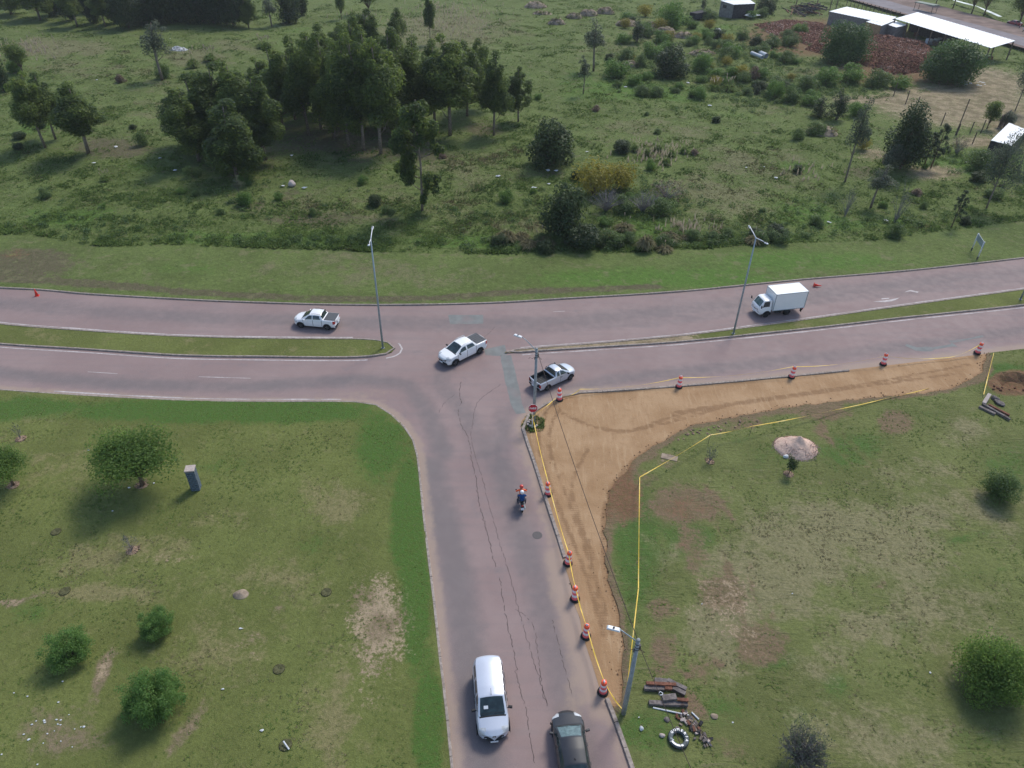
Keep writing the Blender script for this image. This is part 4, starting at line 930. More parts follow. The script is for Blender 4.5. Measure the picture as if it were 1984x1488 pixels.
# ================================================================== people and the motorcycle
def human(name, label, J, mats, hands=True, parent=None, group=None, scale=1.0):
    """J: joint name -> point; one skinned body, coloured by what it wears (0 top, 1 trousers, 2 skin, 3 shoes)"""
    V = []; E = []; R = []; Z = []
    def add(p, r, z, link_=None):
        V.append(p); R.append(r); Z.append((Vector(p), z))
        if link_ is not None: E.append((link_, len(V)-1))
        return len(V)-1
    pel = add(J['pelvis'], .15, 1); ch0 = add(tuple((Vector(J['pelvis'])+Vector(J['chest']))/2), .145, 0, pel); ch = add(J['chest'], .165, 0, ch0)
    nk = add(J['neck'], .06, 2, ch); hd = add(J['head'], .10, 2, nk); add(tuple(Vector(J['head'])+Vector(J.get('up', (0, 0, .11)))), .085, 2, hd)
    add(tuple(Vector(J['head'])+Vector(J['face'])*.105+Vector((0, 0, -.01))), .02, 2, hd)
    for s in ('l', 'r'):
        sh = add(J['sh_'+s], .075, 0, ch); el = add(J['el_'+s], .052, 0, sh); wr = add(J['ha_'+s], .034, 2, el)
        if hands:
            w = Vector(J['ha_'+s]); fd = (w-Vector(J['el_'+s])).normalized(); sd = fd.cross(Vector((0, 0, 1))).normalized()
            pm = add(tuple(w+fd*.07), .030, 2, wr)
            for k in range(4):
                a = add(tuple(w+fd*.11+sd*(.027*(k-1.5))), .009, 2, pm); b = add(tuple(w+fd*(.145+.008*(1.5-abs(k-1.5)))+sd*(.028*(k-1.5))+Vector((0, 0, -.025))), .008, 2, a)
            a = add(tuple(w+fd*.06+sd*.05*(1 if s == 'l' else -1)), .010, 2, pm); add(tuple(w+fd*.095+sd*.062*(1 if s == 'l' else -1)), .008, 2, a)
        hp = add(J['hip_'+s], .105, 1, pel); kn = add(J['kn_'+s], .068, 1, hp); ft = add(J['ft_'+s], .048, 1, kn)
        add(tuple(Vector(J['ft_'+s])+Vector(J['face'])*.16+Vector((0, 0, -.05))), .04, 3, ft)
    me = bpy.data.meshes.new(name); me.from_pydata(V, E, []); o = bpy.data.objects.new(name, me); COL.objects.link(o)
    sk = o.modifiers.new('skin', 'SKIN'); sk.use_smooth_shade = True
    for i, r in enumerate(R): me.skin_vertices[0].data[i].radius = (r, r); me.skin_vertices[0].data[i].use_root = (i == 0)
    sb = o.modifiers.new('sub', 'SUBSURF'); sb.levels = sb.render_levels = 1
    dg = bpy.context.evaluated_depsgraph_get(); nm = bpy.data.meshes.new_from_object(o.evaluated_get(dg))
    bpy.data.objects.remove(o); bpy.data.meshes.remove(me); nm.name = name
    nm.materials.clear()
    for m in mats: nm.materials.append(m)
    ZP = np.array([tuple(z[0]) for z in Z]); ZM = [z[1] for z in Z]; RR = np.array(R)
    for f in nm.polygons:
        f.material_index = ZM[int(np.argmin(np.linalg.norm(ZP-np.array(f.center), axis=1)-RR))]; f.use_smooth = True
    return tag(link(name, nm), label, 'person', group)
def motorcycle(pos, h):
    t = empty('motorcycle', pos, h, 'black motorcycle carrying two riders up the side road', 'motorcycle')
    for x in (.66, -.66):
        o = MB().lathe([(.20, -.05), (.28, -.055), (.305, -.03), (.31, 0), (.305, .03), (.28, .055), (.20, .05)], 24, 'Y').obj('wheel', MAT['tyre'], t, True, loc=(x, 0, .31))
        rm = MB(); rm.lathe([(.205, -.03), (.205, .03)], 20, 'Y', cap=False); rm.lathe([(.04, -.07), (.04, .07)], 10, 'Y')
        for k in range(6): a = math.pi*k/3; rm.tube([(0, 0, 0), (.2*math.cos(a), 0, .2*math.sin(a))], .012, 5)
        rm.obj('rim', MAT['alloy'], o)
    m = MB(); m.tube([(.5, 0, .95), (.30, 0, .62), (-.05, 0, .42), (-.3, 0, .45), (-.66, 0, .31)], [.03, .04, .05, .04, .03], 6); m.tube([(.40, 0, .85), (-.1, 0, .78), (-.75, 0, .80)], .03, 6); m.obj('frame', MAT['plastic'], t)
    m = MB(); m.box((.12, 0, .48), (.34, .26, .34)); o = m.obj('engine', MAT['iron'], t); bev(o, .04)
    m = MB()
    for q in (1, -1): m.tube([(.66, q*.09, .31), (.46, q*.09, .92)], .025, 6)
    m.obj('front_fork', MAT['steel'], t)
    m = MB(); m.box((.22, 0, .86), (.46, .28, .22), taper=.75); o = m.obj('fuel_tank', MAT['redcar'], t); bev(o, .06, 3)
    m = MB(); m.box((-.36, 0, .83), (.78, .28, .10)); o = m.obj('seat', MAT['plastic'], t); bev(o, .04)
    m = MB(); m.tube([(.36, -.36, 1.03), (.46, -.12, 1.0), (.46, .12, 1.0), (.36, .36, 1.03)], .016, 6); m.obj('handlebar', MAT['plastic'], t)
    o = MB().lathe([(.09, 0), (.09, .08), (.04, .12)], 14, 'Z').obj('headlight', MAT['headlamp'], t, loc=(.66, 0, .88)); o.rotation_euler = (0, -math.pi/2, 0)
    m = MB(); m.box((-.88, 0, .72), (.30, .20, .08), 0, .5); o = m.obj('rear_mudguard', MAT['plastic'], t); bev(o, .02)
    MB().box((-.93, 0, .83), (.05, .16, .07)).obj('taillight', MAT['taillamp'], t)
    MB().box((-1.02, 0, .62), (.02, .22, .18), 0, .35).obj('number_plate', MAT['plate'], t)
    for q in (1, -1):
        m = MB(); m.tube([(.40, q*.3, 1.03), (.40, q*.36, 1.16)], .008, 5); m.box((.40, q*.38, 1.2), (.02, .12, .08)); m.obj('mirror', MAT['plastic'], t)
    m = MB(); m.tube([(.1, -.16, .35), (-.3, -.18, .35), (-.85, -.20, .48)], [.03, .045, .05], 8); m.obj('exhaust', MAT['steel'], t)
    return t
bp = G0(1010, 978); bh = heading_from(G0(1004, 930), G0(1010, 988))
motorcycle(bp, bh)
def seated(px, lean, arm, kn, ft, wide):
    J = {'pelvis': (px, 0, .95), 'chest': (px+.16*lean, 0, 1.32), 'neck': (px+.22*lean, 0, 1.50), 'head': (px+.27*lean, 0, 1.64), 'face': (1, 0, 0)}
    for s, q in (('l', 1), ('r', -1)):
        J['sh_'+s] = (px+.17*lean, q*.19, 1.42); J['el_'+s] = (px+.16+.1*lean, q*wide, 1.20); J['ha_'+s] = (arm[0], q*arm[1], arm[2])
        J['hip_'+s] = (px+.03, q*.12, .92); J['kn_'+s] = (kn[0], q*kn[1], kn[2]); J['ft_'+s] = (ft[0], q*ft[1], ft[2])
    return J
def helmet(body, c, mat):
    m = MB(); m.lathe([(.12, -.10), (.145, -.04), (.15, .02), (.135, .09), (.09, .135), (.02, .15)], 18); o = m.obj('helmet', mat, body, True, loc=c)
    v = MB(); v.lathe([(.147, -.05), (.152, .02), (.146, .05)], 18, cap=False)
    vs = [p for p in v.v]; k = [i for i, p in enumerate(vs) if p[0] > .06]
    fs = [f for f in v.f if all(i in k for i in f)]; MB().add([(x*1.02, y*1.02, z) for x, y, z in vs], fs).obj('visor', MAT['glass'], o, True)
def put(o): o.location = bp; o.rotation_euler = (0, 0, bh)
J = seated(-.02, 1.0, (.38, .30, 1.06), (.34, .22, .74), (.08, .22, .36), .40)
r1 = human('person', 'motorcycle driver in an orange safety vest and red helmet', J, [MAT['hivis'], MAT['denim'], MAT['skin'], MAT['plastic']]); put(r1); helmet(r1, J['head'], MAT['helmetred'])
J = seated(-.50, .7, (-.12, .20, 1.02), (-.08, .30, .74), (-.28, .26, .42), .31)
r2 = human('person', 'motorcycle passenger in a blue jacket and white helmet', J, [MAT['blue'], MAT['denim'], MAT['skin'], MAT['plastic']]); put(r2); helmet(r2, J['head'], MAT['helmetwhite'])
def standing(face, spread=.1):
    f = Vector(face); s = Vector((-f.y, f.x, 0)); J = {'pelvis': (0, 0, .95), 'chest': (0, 0, 1.30), 'neck': (0, 0, 1.50), 'head': tuple(Vector((0, 0, 1.62))+f*.02), 'face': face}
    for k, q in (('l', 1), ('r', -1)):
        J['sh_'+k] = tuple(s*q*.18+Vector((0, 0, 1.42))); J['el_'+k] = tuple(s*q*.25+Vector((0, 0, 1.13))+f*.03); J['ha_'+k] = tuple(s*q*.24+f*.14+Vector((0, 0, .90)))
        J['hip_'+k] = tuple(s*q*.10+Vector((0, 0, .90))); J['kn_'+k] = tuple(s*q*(.10+spread*.4)+Vector((0, 0, .50))+f*.04); J['ft_'+k] = tuple(s*q*(.10+spread*.6)+Vector((0, 0, .09)))
    return J
for (bx, by), lab, top, fc in (((1973, 59), 'person in a pink shirt standing at the back of the dark red car', MAT['pinkshirt'], (-.7, .7, 0)), ((1980, 66), 'person in a pale shirt standing on the far road near the dark red car', MAT['shirt'], (-.9, .3, 0))):
    o = human('person', lab, standing(fc), [top, MAT['denim'], MAT['skin'], MAT['plastic']], hands=True); o.location = G(bx, by, .25)
    MB().lathe([(.10, -.02), (.112, .05), (.09, .11), (.02, .135)], 12).obj('hair', MAT['hair'], o, True, loc=(0, 0, 1.645))

# ================================================================== street furniture
def drum_proto():
    t = empty('traffic_drum')
    m = MB(); m.lathe([(.30, 0), (.31, .03), (.30, .09), (.24, .12), (.19, .13)], 18); m.obj('rubber_base', MAT['tyre'], t, True)
    zs = [.11, .33, .53, .73, .91, 1.10]; rs = [.205, .19, .178, .165, .155, .135]
    for i in range(5):
        m = MB(); m.lathe([(rs[i]+.008, zs[i]), (rs[i]+.008, zs[i]+.02), (rs[i+1]+.012, zs[i+1]-.015), (rs[i+1], zs[i+1])], 18)
        m.obj('reflective_band' if i % 2 else 'drum_ring', MAT['band'] if i % 2 else (MAT['orange'] if i == 4 else MAT['pink']), t, True)
    m = MB(); m.tube([(-.075, 0, 1.09), (-.07, 0, 1.19), (.07, 0, 1.19), (.075, 0, 1.09)], .024, 6); m.lathe([(.055, 1.09), (.06, 1.14), (.03, 1.17)], 10); m.obj('handle', MAT['band'], t, True)
    return t
DRUMS = [((1893, 689), 'red and white traffic drum by the road at the far end of the dirt', .10), ((1711, 711), 'red and white traffic drum on the road edge, second from the far end', .04), ((1533, 736), 'red and white traffic drum on the dirt near the broken end of the corner kerb', .04),
         ((1315, 755), 'red and white traffic drum against the kerb below the box truck', .04), ((1084, 780), 'red and white traffic drum at the dirt corner just below the silver pickup', .04), ((1062, 963), 'red and white traffic drum on the dirt beside the motorcycle', .04),
         ((1100, 1097), 'red and white traffic drum at the lower end of the old kerb', .02), ((1114, 1166), 'red and white traffic drum next below the one at the old kerb end', .02), ((1135, 1238), 'red and white traffic drum left of the roadside lamp arm', .02), ((1168, 1346), 'nearest red and white traffic drum beside the base of the concrete lamp pole', .02)]
d0 = drum_proto()
DT = []
for i, ((x, y), lab, z) in enumerate(DRUMS):
    o = d0 if i == 0 else copy_tree(d0); p = G0(x, y-5, z); o.location = p; o.rotation_euler = (random.uniform(-.06, .06), random.uniform(-.06, .06), random.uniform(0, 3)); o.scale = (1.08, 1.08, 1.08)
    tag(o, lab, 'traffic drum', 'traffic drums round the roadworks'); DT.append(p)
def cone(loc, rot, lab):
    t = empty('traffic_cone', loc, 0, lab, 'traffic cone', 'traffic cones on the far carriageway'); t.rotation_euler = rot
    m = MB(); m.box((0, 0, .02), (.44, .44, .04)); o = m.obj('cone_base', MAT['cone'], t); bev(o, .02)
    MB().lathe([(.17, .04), (.035, .82), (.025, .83)], 16).obj('cone_body', MAT['cone'], t, True)
cone(G0(72, 573, .0), (0, 0, .3), 'small red traffic cone standing by the far kerb at the left edge')
cone(G0(1577, 552, .20), (0, math.radians(92), math.radians(-8)), 'small red traffic cone knocked over behind the box truck')

def street_lamp(px, ptop, pheads, label, h=None):
    b = G0(px[0], px[1], .10); h = h or height_to(b, ptop)
    t = empty('street_lamp', b, 0, label, 'street lamp', 'double-arm street lamps on the median')
    MB().lathe([(.17, 0), (.17, .02), (.06, .02)], 12).obj('base_plate', MAT['concrete'], t)
    MB().tube([(0, 0, 0), (0, 0, h*.5), (0, 0, h)], [.105, .085, .055], 10).obj('pole', MAT['steel'], t, True)
    for hx, hy in pheads:
        e = G0(hx, hy, h+.08)-Vector((b.x, b.y, 0)); e = Vector((e.x, e.y, h+.08)); d = Vector((e.x, e.y, 0)).normalized()
        MB().tube([(0, 0, h-.05), e*.5+Vector((0, 0, h*.5)), e-d*.3], [.045, .04, .035], 8).obj('arm', MAT['lampwhite'], t, True)
        m = MB(); m.box((0, 0, 0), (.50, .20, .09), taper=.75); o = m.obj('lamp_head', MAT['lampwhite'], t, loc=e); o.rotation_euler = (0, -.12, math.atan2(d.y, d.x)); bev(o, .03)
        MB().box((0, 0, -.05), (.34, .15, .02)).obj('lens', MAT['glass2'], o)
        MB().lathe([(.05, .05), (.05, .10), (.02, .12)], 8).obj('photocell', MAT['plastic'], o)
    return t
street_lamp((742, 674), 463, [(722, 443), (715, 476)], 'tall double-arm street lamp on the rounded end of the left median')
street_lamp((1421, 646), 460, [(1452, 441), (1484, 473)], 'tall double-arm street lamp on the median beside the box truck')
_b = G0(1977, 580, .1); t = street_lamp((1977, 580), 390, [(2030, 372), (2066, 402)], 'tall street lamp on the median at the right edge with only its foot in view', 11.2)

def pole_lamp(base, ptop, head, hz, label):
    b = G0(base[0], base[1], .08); h = height_to(b, ptop)
    t = empty('street_lamp', b, 0, label, 'street lamp', 'single-arm lamps on concrete poles')
    MB().tube([(0, 0, -.1), (0, 0, h*.5), (0, 0, h)], [.145, .125, .10], 12).obj('pole', MAT['concrete'], t, True)
    MB().lathe([(.11, h), (.09, h+.05), (.02, h+.07)], 12).obj('pole_cap', MAT['concrete'], t, True)
    e = G0(head[0], head[1], h+hz); e = Vector((e.x-b.x, e.y-b.y, h+hz)); d = Vector((e.x, e.y, 0)).normalized(); L = Vector((e.x, e.y, 0)).length
    MB().tube([(0, 0, h-.35), d*.12+Vector((0, 0, h-.1)), d*L*.5+Vector((0, 0, h+hz*.72)), e-d*.55], [.035, .035, .03, .028], 8).obj('arm', MAT['steel'], t, True)
    m = MB(); m.box((0, 0, 0), (.72, .27, .10), taper=.8); o = m.obj('lamp_head', MAT['lampwhite'], t, loc=e-d*.2); o.rotation_euler = (0, -.08, math.atan2(d.y, d.x)); bev(o, .03)
    MB().lathe([(.05, .05), (.05, .11), (.02, .13)], 8).obj('photocell', MAT['plastic'], o)
    MB().box((.05, 0, -.055), (.45, .2, .02)).obj('lens', MAT['glass2'], o)
    m = MB()
    for z in (h-.35, h-.6, h-.8): m.lathe([(.125, z), (.135, z+.02), (.125, z+.05)], 12)
    m.box((.14, .02, h-.6), (.10, .14, .30)); m.box((-.13, 0, h-.9), (.06, .10, .2)); m.obj('bracket', MAT['iron'], t)
    m = MB(); m.tube([(.12, 0, h-.6), (.30, -.1, h-.95), (.42, -.12, h-.9), (.25, -.1, h-.75), (.12, -.02, h-.85)], .014, 5); m.tube([(-.12, 0, h-.8), (-.35, .05, h-.98), (-.5, .05, h-.85), (-.62, .02, h-1.0)], .014, 5); m.obj('loose_wire', MAT['cable'], t)
    return t, b, h
tC, bC, hC = pole_lamp((1034, 818), 676, (999, 651), .75, 'street lamp with one arm on the grey pole behind the red stop sign')
tD, bD, hD = pole_lamp((1208, 1382), 1240, (1181, 1218), .55, 'street lamp with one arm on the grey pole beside the stacked kerb stones')

def wire(name, a, b, sag, r, mat, n=24, label=None, cat=None):
    pts = [a.lerp(b, k/n)-Vector((0, 0, sag*4*(k/n)*(1-k/n))) for k in range(n+1)]
    o = MB().tube([p-a for p in pts], r, 5).obj(name, mat, None, True, loc=a); return tag(o, label, cat)
wire('overhead_cable', bC+Vector((.12, 0, hC-.45)), bD+Vector((.12, 0, hD-.45)), .55, .022, MAT['cable'], label='black overhead cable strung between the two grey lamp poles', cat='cable')
wire('overhead_cable', bD+Vector((.15, 0, hD-.6)), bD+Vector((6.5, -22.0, hD-.6)), .9, .018, MAT['cable'], label='black overhead cable running from the near lamp pole past the bottom edge', cat='cable')

# --- stop sign
sb = G0(1031, 829, .1); sh = 2.15
sg = empty('stop_sign', sb, 0, 'red octagonal PARE sign on a thin post in front of the grey lamp pole', 'stop sign')
MB().tube([(0, 0, -.2), (0, 0, sh+.3)], .032, 8).obj('post', MAT['signwhite'], sg)
yaw = math.radians(6)
oc = lambda r: [(r*math.cos(math.pi/8+k*math.pi/4), r*math.sin(math.pi/8+k*math.pi/4)) for k in range(8)]
def octo(r, y0, y1):
    P = oc(r); return MB().add([(a, y0, b) for a, b in P]+[(a, y1, b) for a, b in P], [tuple(range(8)), tuple(range(15, 7, -1))]+[(k, (k+1) % 8, 8+(k+1) % 8, 8+k) for k in range(8)])
pl = octo(.40, -.010, .010).obj('sign_plate', MAT['signwhite'], sg, loc=(0, -.05, sh)); pl.rotation_euler = (-.12, 0, yaw)
octo(.385, -.016, -.005).obj('sign_face', MAT['signred'], pl)
def text_mesh(body, size, ext=.002, off=0.0):
    cu = bpy.data.curves.new('txt', 'FONT'); cu.body = body; cu.size = size; cu.extrude = ext; cu.align_x = 'CENTER'; cu.align_y = 'CENTER'; cu.resolution_u = 2; cu.offset = off
    o = bpy.data.objects.new('txt', cu); COL.objects.link(o); dg = bpy.context.evaluated_depsgraph_get()
    me = bpy.data.meshes.new_from_object(o.evaluated_get(dg)); bpy.data.objects.remove(o); bpy.data.curves.remove(cu); return me
me = text_mesh('PARE', .255, .003, .006); me.name = 'lettering'; me.materials.clear(); me.materials.append(MAT['signwhite'])
o = link('lettering', me, pl, (0, -.020, -.005), (math.pi/2, 0, 0)); 

# --- caution tapes
def tape(pts, label, sag=.12, w=.068, cat='caution tape'):
    base = pts[0].copy(); vs = []; fs = []; k = 0
    line = []
    for i in range(len(pts)-1):
        n = 10
        for j in range(n+(1 if i == len(pts)-2 else 0)):
            t = j/n; p = pts[i].lerp(pts[i+1], t)-Vector((0, 0, sag*4*t*(1-t))); line.append(p)
    for i, p in enumerate(line):
        a = i*.55; d = (line[min(i+1, len(line)-1)]-line[max(i-1, 0)]).normalized(); sd = Vector((-d.y, d.x, 0)).normalized(); upv = sd.cross(d)
        e = (sd*math.cos(.5*math.sin(a))+upv*math.sin(.9*math.sin(a)+.5)).normalized()*w/2; nn = d.cross(e).normalized()*.003
        for q in (e+nn, e-nn, -e-nn, -e+nn): vs.append(p+q-base)
    for i in range(len(line)-1):
        for j in range(4): fs.append((4*i+j, 4*i+(j+1) % 4, 4*i+4+(j+1) % 4, 4*i+4+j))
    o = MB().add(vs, fs).obj('caution_tape', MAT['tape'], loc=base); return tag(o, label, cat, 'yellow tapes round the roadworks')
up = lambda p, z: Vector((p.x, p.y, z))
def stake(px, py, lab, h=1.0):
    b = G0(px, py, .08); o = MB().tube([(0, 0, -.1), (.02, 0, h)], .018, 6).obj('iron_stake', MAT['iron'], loc=b); tag(o, lab, 'stake', 'thin stakes holding the tape'); return b+Vector((.02, 0, h-.03))
tape([up(sb, 1.75), up(sb, .95)+Vector((.12, -.3, 0)), up(DT[5], 1.12), up(DT[6], 1.12), up(DT[7], 1.05), up(DT[8], 1.0), up(DT[9], 1.10), up(bD, .35)], 'yellow tape running along the side road from the stop sign past six drums', .22)
tape([up(sb, 1.3)+Vector((.05, .05, 0)), up(DT[4], .30)+Vector((-.35, -.1, 0))], 'short yellow tape from the stop sign to the drum at the dirt corner', .05)
e1 = G0(1124, 754, .6)
tape([up(DT[4], .5), e1, up(DT[3], .95)+Vector((0, .22, 0)), up(DT[2], 1.1)+Vector((0, .22, 0)), up(DT[1], 1.05)], 'slack yellow tape along the road side of the corner kerb', .35, .06)
tape([up(DT[1], 1.0)+Vector((.1, 0, 0)), G0(1842, 692, .35), up(DT[0], 1.2)], 'drooping yellow tape between the last two drums', .25, .07)
s1 = stake(1233, 1158, 'thin iron stake on the grass right of the dirt strip, halfway along the straight tape'); s2 = stake(1236, 942, 'thin iron stake where the long yellow tape bends upper right'); s3 = stake(1372, 860, 'thin iron stake left of the gravel heap where the tape changes angle'); s4 = stake(1452, 843, 'thin iron stake carrying a knot of tape above the gravel heap')
tape([up(bD, 1.3)+Vector((.02, .14, 0)), s1, s2, s3, s4, G0(1609, 796, .5), G0(1740, 766, .2), G0(1800, 752, .08)], 'long yellow tape on stakes along the grass side of the dirt strip', .08)
s5 = stake(1917, 700, 'thin stake by the road at the far end of the dirt strip', 1.0)
tape([s5, G0(1906, 764, .35)], 'short straight yellow tape ending at the right-hand pile of old kerb stones', .03)

# --- direction sign seen from behind
b1, b2 = G(1882, 485), G(1893, 502); h1 = height_to(b1, 452)
sg = empty('road_sign', b1, 0, 'grey sign board on two white posts seen from behind beside the far road', 'road sign')
d = b2-b1
for q, nm in ((0, 0), (1, 1)): MB().tube([d*q+Vector((0, 0, -.2)), d*q+Vector((0, 0, .35))], .085, 8).obj('post_foot', MAT['iron'], sg); MB().tube([d*q+Vector((0, 0, .35)), d*q+Vector((0, 0, h1))], .075, 8).obj('post', MAT['lampwhite'], sg, True)
m = MB(); m.box((0, 0, 0), (d.length+.3, .04, .75)); m.obj('sign_board', MAT['steel'], sg, loc=d*.5+Vector((0, 0, h1-.42)), rot=(0, 0, math.atan2(d.y, d.x)))

# --- brick pillar
pb = G0(381, 946, .1); pz = .27; ph = 2.0
pil = empty('brick_pillar', pb, math.radians(9), 'grey block pillar with a pale cap standing on the lawn right of the shade tree', 'pillar')
MB().box((0, 0, ph/2-.1), (.56, .54, ph+.1)).obj('mortar_core', MAT['mortar'], pil)
bm_l = MB().box((0, 0, 0), (.27, .09, .155)).mesh('brick', MAT['block'])
n = 10
for c in range(n):
    z = .10+c*(ph-.05)/n
    for s in range(4):
        a = s*math.pi/2; off = .145 if (c+s) % 2 else .0
        for u in ((-.145, .145) if (c+s) % 2 else (-.215, 0.0, .215)):
            sc = 1.0 if (c+s) % 2 else (.52 if u else 1.0)
            dd = .275+random.uniform(-.008, .012)
            o = link('brick', bm_l, pil, (u*math.cos(a)+dd*math.sin(a), u*math.sin(a)-dd*math.cos(a), z), (0, 0, a), (sc, 1, 1))
m = MB(); m.box((0, 0, ph+.03), (.70, .68, .12)); o = m.obj('cap', MAT['cap'], pil); bev(o, .02)

# --- gravel heap
def heap(name, c, rx, ry, h, mat, seed, rough=.12, parent=None, n=40, pw=1.25):
    vs = []; fs = []; nr = 16
    for i in range(nr+1):
        r = i/nr
        for k in range(n):
            t = 2*math.pi*k/n; e = 1+.16*(vnoise(np.array(math.cos(t)*1.4+seed), np.array(math.sin(t)*1.4+7), seed)-.5)
            x, y = rx*r*e*math.cos(t), ry*r*e*math.sin(t)
            z = h*(1-r**pw)*(1-.0) if r < 1 else -.15
            z += (float(fbm(np.array(x*1.7+seed), np.array(y*1.7), 4, seed))-.5)*rough*h*2*(1-r**4)
            vs.append((x, y, z))
    for i in range(nr):
        for k in range(n): fs.append((i*n+k, i*n+(k+1) % n, (i+1)*n+(k+1) % n, (i+1)*n+k))
    return MB().add(vs, fs).obj(name, mat, parent, True, loc=c)
pc = G0(1543, 868, .1)
o = heap('gravel_heap', pc, 1.85, 1.5, 1.2, MAT['sandpile'], 5, .14, pw=1.05); tag(o, 'pale pinkish heap of gravel dumped on the lawn below the tape', 'gravel heap')
r = np.random.default_rng(4); V = []; F = []
for k in range(900):
    a = r.uniform(0, 2*math.pi); q = math.sqrt(r.uniform(.25, 1.15)); x, y = 1.85*q*math.cos(a), 1.5*q*math.sin(a); z = max(0, 1.2*(1-min(q, 1)**1.05)); s = r.uniform(.02, .055)
    b = len(V); V += [(x-s, y-s*.6, z-.02), (x+s, y-s*.8, z-.02), (x+s*.2, y+s, z-.02), (x, y, z+s)]; F += [(b, b+1, b+3), (b+1, b+2, b+3), (b+2, b, b+3)]
st_ = link('loose_gravel', np_mesh('loose_gravel', V, F, MAT['sandpile']), o); st_['kind'] = 'stuff'

# --- stones, beams, tyre
def beam(name, c, l, w, h, rz, mat, label, cat, group, tilt=0.0, roll=0.0):
    m = MB(); n = 5; vs = []; fs = []
    for i in range(n+1):
        x = l*(i/n-.5)
        for sy, sz in ((-1, -1), (1, -1), (1, 1), (-1, 1)): vs.append((x+random.uniform(-.015, .015), sy*w/2+random.uniform(-.012, .012), sz*h/2+random.uniform(-.012, .012)))
    for i in range(n):
        for k in range(4): fs.append((4*i+k, 4*i+(k+1) % 4, 4*i+4+(k+1) % 4, 4*i+4+k))
    fs += [(3, 2, 1, 0), (4*n, 4*n+1, 4*n+2, 4*n+3)]
    o = m.add(vs, fs).obj(name, mat, loc=c, rot=(roll, tilt, rz)); bev(o, .015); return tag(o, label, cat, group)
def beam_px(a, b, z, w, h, mat, label, group, cat='kerb stone', z2=None):
    A, B = G0(*a, z), G0(*b, z if z2 is None else z2); d = B-A
    return beam('kerb_stone_block', (A+B)/2, d.length, w, h, math.atan2(d.y, d.x), mat, label, cat, group, tilt=-math.asin(max(-1, min(1, d.z/d.length))))
GB = 'old kerb stones stacked beside the near lamp pole'
beam_px((1257, 1362), (1332, 1365), .22, .26, .24, MAT['beam'], 'longest grey kerb stone at the front edge of the stack by the lamp pole', GB)
beam_px((1248, 1333), (1288, 1335), .22, .26, .26, MAT['beam'], 'grey kerb stone at the left side of the stack by the lamp pole', GB)
beam_px((1252, 1324), (1310, 1327), .40, .20, .16, MAT['rust'], 'reddish kerb stone lying across the middle of the stack', GB)
beam_px((1268, 1318), (1294, 1321), .30, .28, .22, MAT['beam'], 'short pale stone at the back of the stack', GB)
beam_px((1293, 1318), (1330, 1336), .32, .24, .22, MAT['beam'], 'dark kerb stone slanting down the back right of the stack', GB)
beam_px((1303, 1333), (1328, 1345), .30, .24, .22, MAT['beam'], 'kerb stone with a pale edge slanting below the back right one', GB)
beam_px((1283, 1353), (1310, 1350), .42, .36, .20, MAT['beam'], 'broad broken slab resting on the front of the stack', GB)
beam_px((1312, 1355), (1334, 1357), .42, .18, .14, MAT['rust'], 'red brick stone at the front right end of the stack', GB)
beam_px((1288, 1334), (1302, 1334), .52, .18, .16, MAT['rust'], 'short rusty red block on top of the stack', GB)
for a, b, w, lab in (((1265, 1371), (1335, 1386), .09, 'long white pipe lying below the stacked kerb stones'), ((1340, 1380), (1354, 1394), .09, 'short white pipe on the rubble strip above the tyre')):
    A, B = G0(*a, .17), G0(*b, .17); tag(MB().tube([(0, 0, 0), B-A], w/2, 8).obj('pipe', MAT['litter'], loc=A), lab, 'pipe')
m = MB(); A = G0(1276, 1345, .50)
m.tube([(0, 0, 0), (.1, .12, .08), (.25, .05, .02), (.18, -.08, .06), (.02, -.05, .0)], .03, 6); tag(m.obj('crumpled_sheet', MAT['litter'], loc=A, smooth=True), 'crumpled white strip lying on top of the stacked kerb stones', 'litter')
GR = 'old kerb stones piled at the right edge'
beam_px((1906, 782), (1917, 764), .30, .30, .22, MAT['cap'], 'pale kerb stone standing tilted on the right-hand pile', GR, z2=.55)
beam_px((1897, 788), (1928, 803), .20, .26, .22, MAT['beam'], 'grey kerb stone at the front of the right-hand pile', GR)
beam_px((1904, 783), (1957, 813), .24, .20, .20, MAT['beam'], 'long dark kerb stone in the middle of the right-hand pile', GR)
beam_px((1915, 784), (1956, 805), .26, .20, .18, MAT['rust'], 'long reddish beam lying behind the dark one on the right-hand pile', GR)
def rock(c, s, mat, label, cat='stone', group=None, seed=0, name='stone'):
    r = random.Random(seed); bm = bmesh.new(); bmesh.ops.create_icosphere(bm, subdivisions=2, radius=1)
    ph = [r.uniform(0, 6) for _ in range(6)]
    for v in bm.verts:
        k = 1+.16*math.sin(v.co.x*3+ph[0])*math.cos(v.co.y*2.6+ph[1])+.12*math.sin(v.co.z*4+ph[2]); v.co = Vector((v.co.x*s[0]*k, v.co.y*s[1]*k, v.co.z*s[2]*k))
    me = bpy.data.meshes.new(name); bm.to_mesh(me); bm.free(); me.materials.append(mat)
    return tag(link(name, me, None, c, (0, 0, r.uniform(0, 3))), label, cat, group)
rock(G0(1928, 772, .2), (.42, .26, .2), MAT['beam'], 'angular grey chunk of concrete behind the right-hand pile', 'stone', None, 1)
rock(G0(1937, 781, .2), (.46, .28, .18), MAT['beam'], 'flat grey slab of concrete on the right side of the right-hand pile', 'stone', None, 2)
rock(G0(1292, 1394, .17), (.15, .15, .12), MAT['beam'], 'single grey cube of stone above the painted tyre', 'stone', None, 3)
rock(G0(1313, 1412, .15), (.16, .14, .10), MAT['beam'], 'small grey stone touching the top of the tyre', 'stone', None, 4)
rock(G0(1283, 1425, .15), (.18, .12, .10), MAT['cap'], 'pale stone on the grass left of the tyre', 'stone', None, 5)
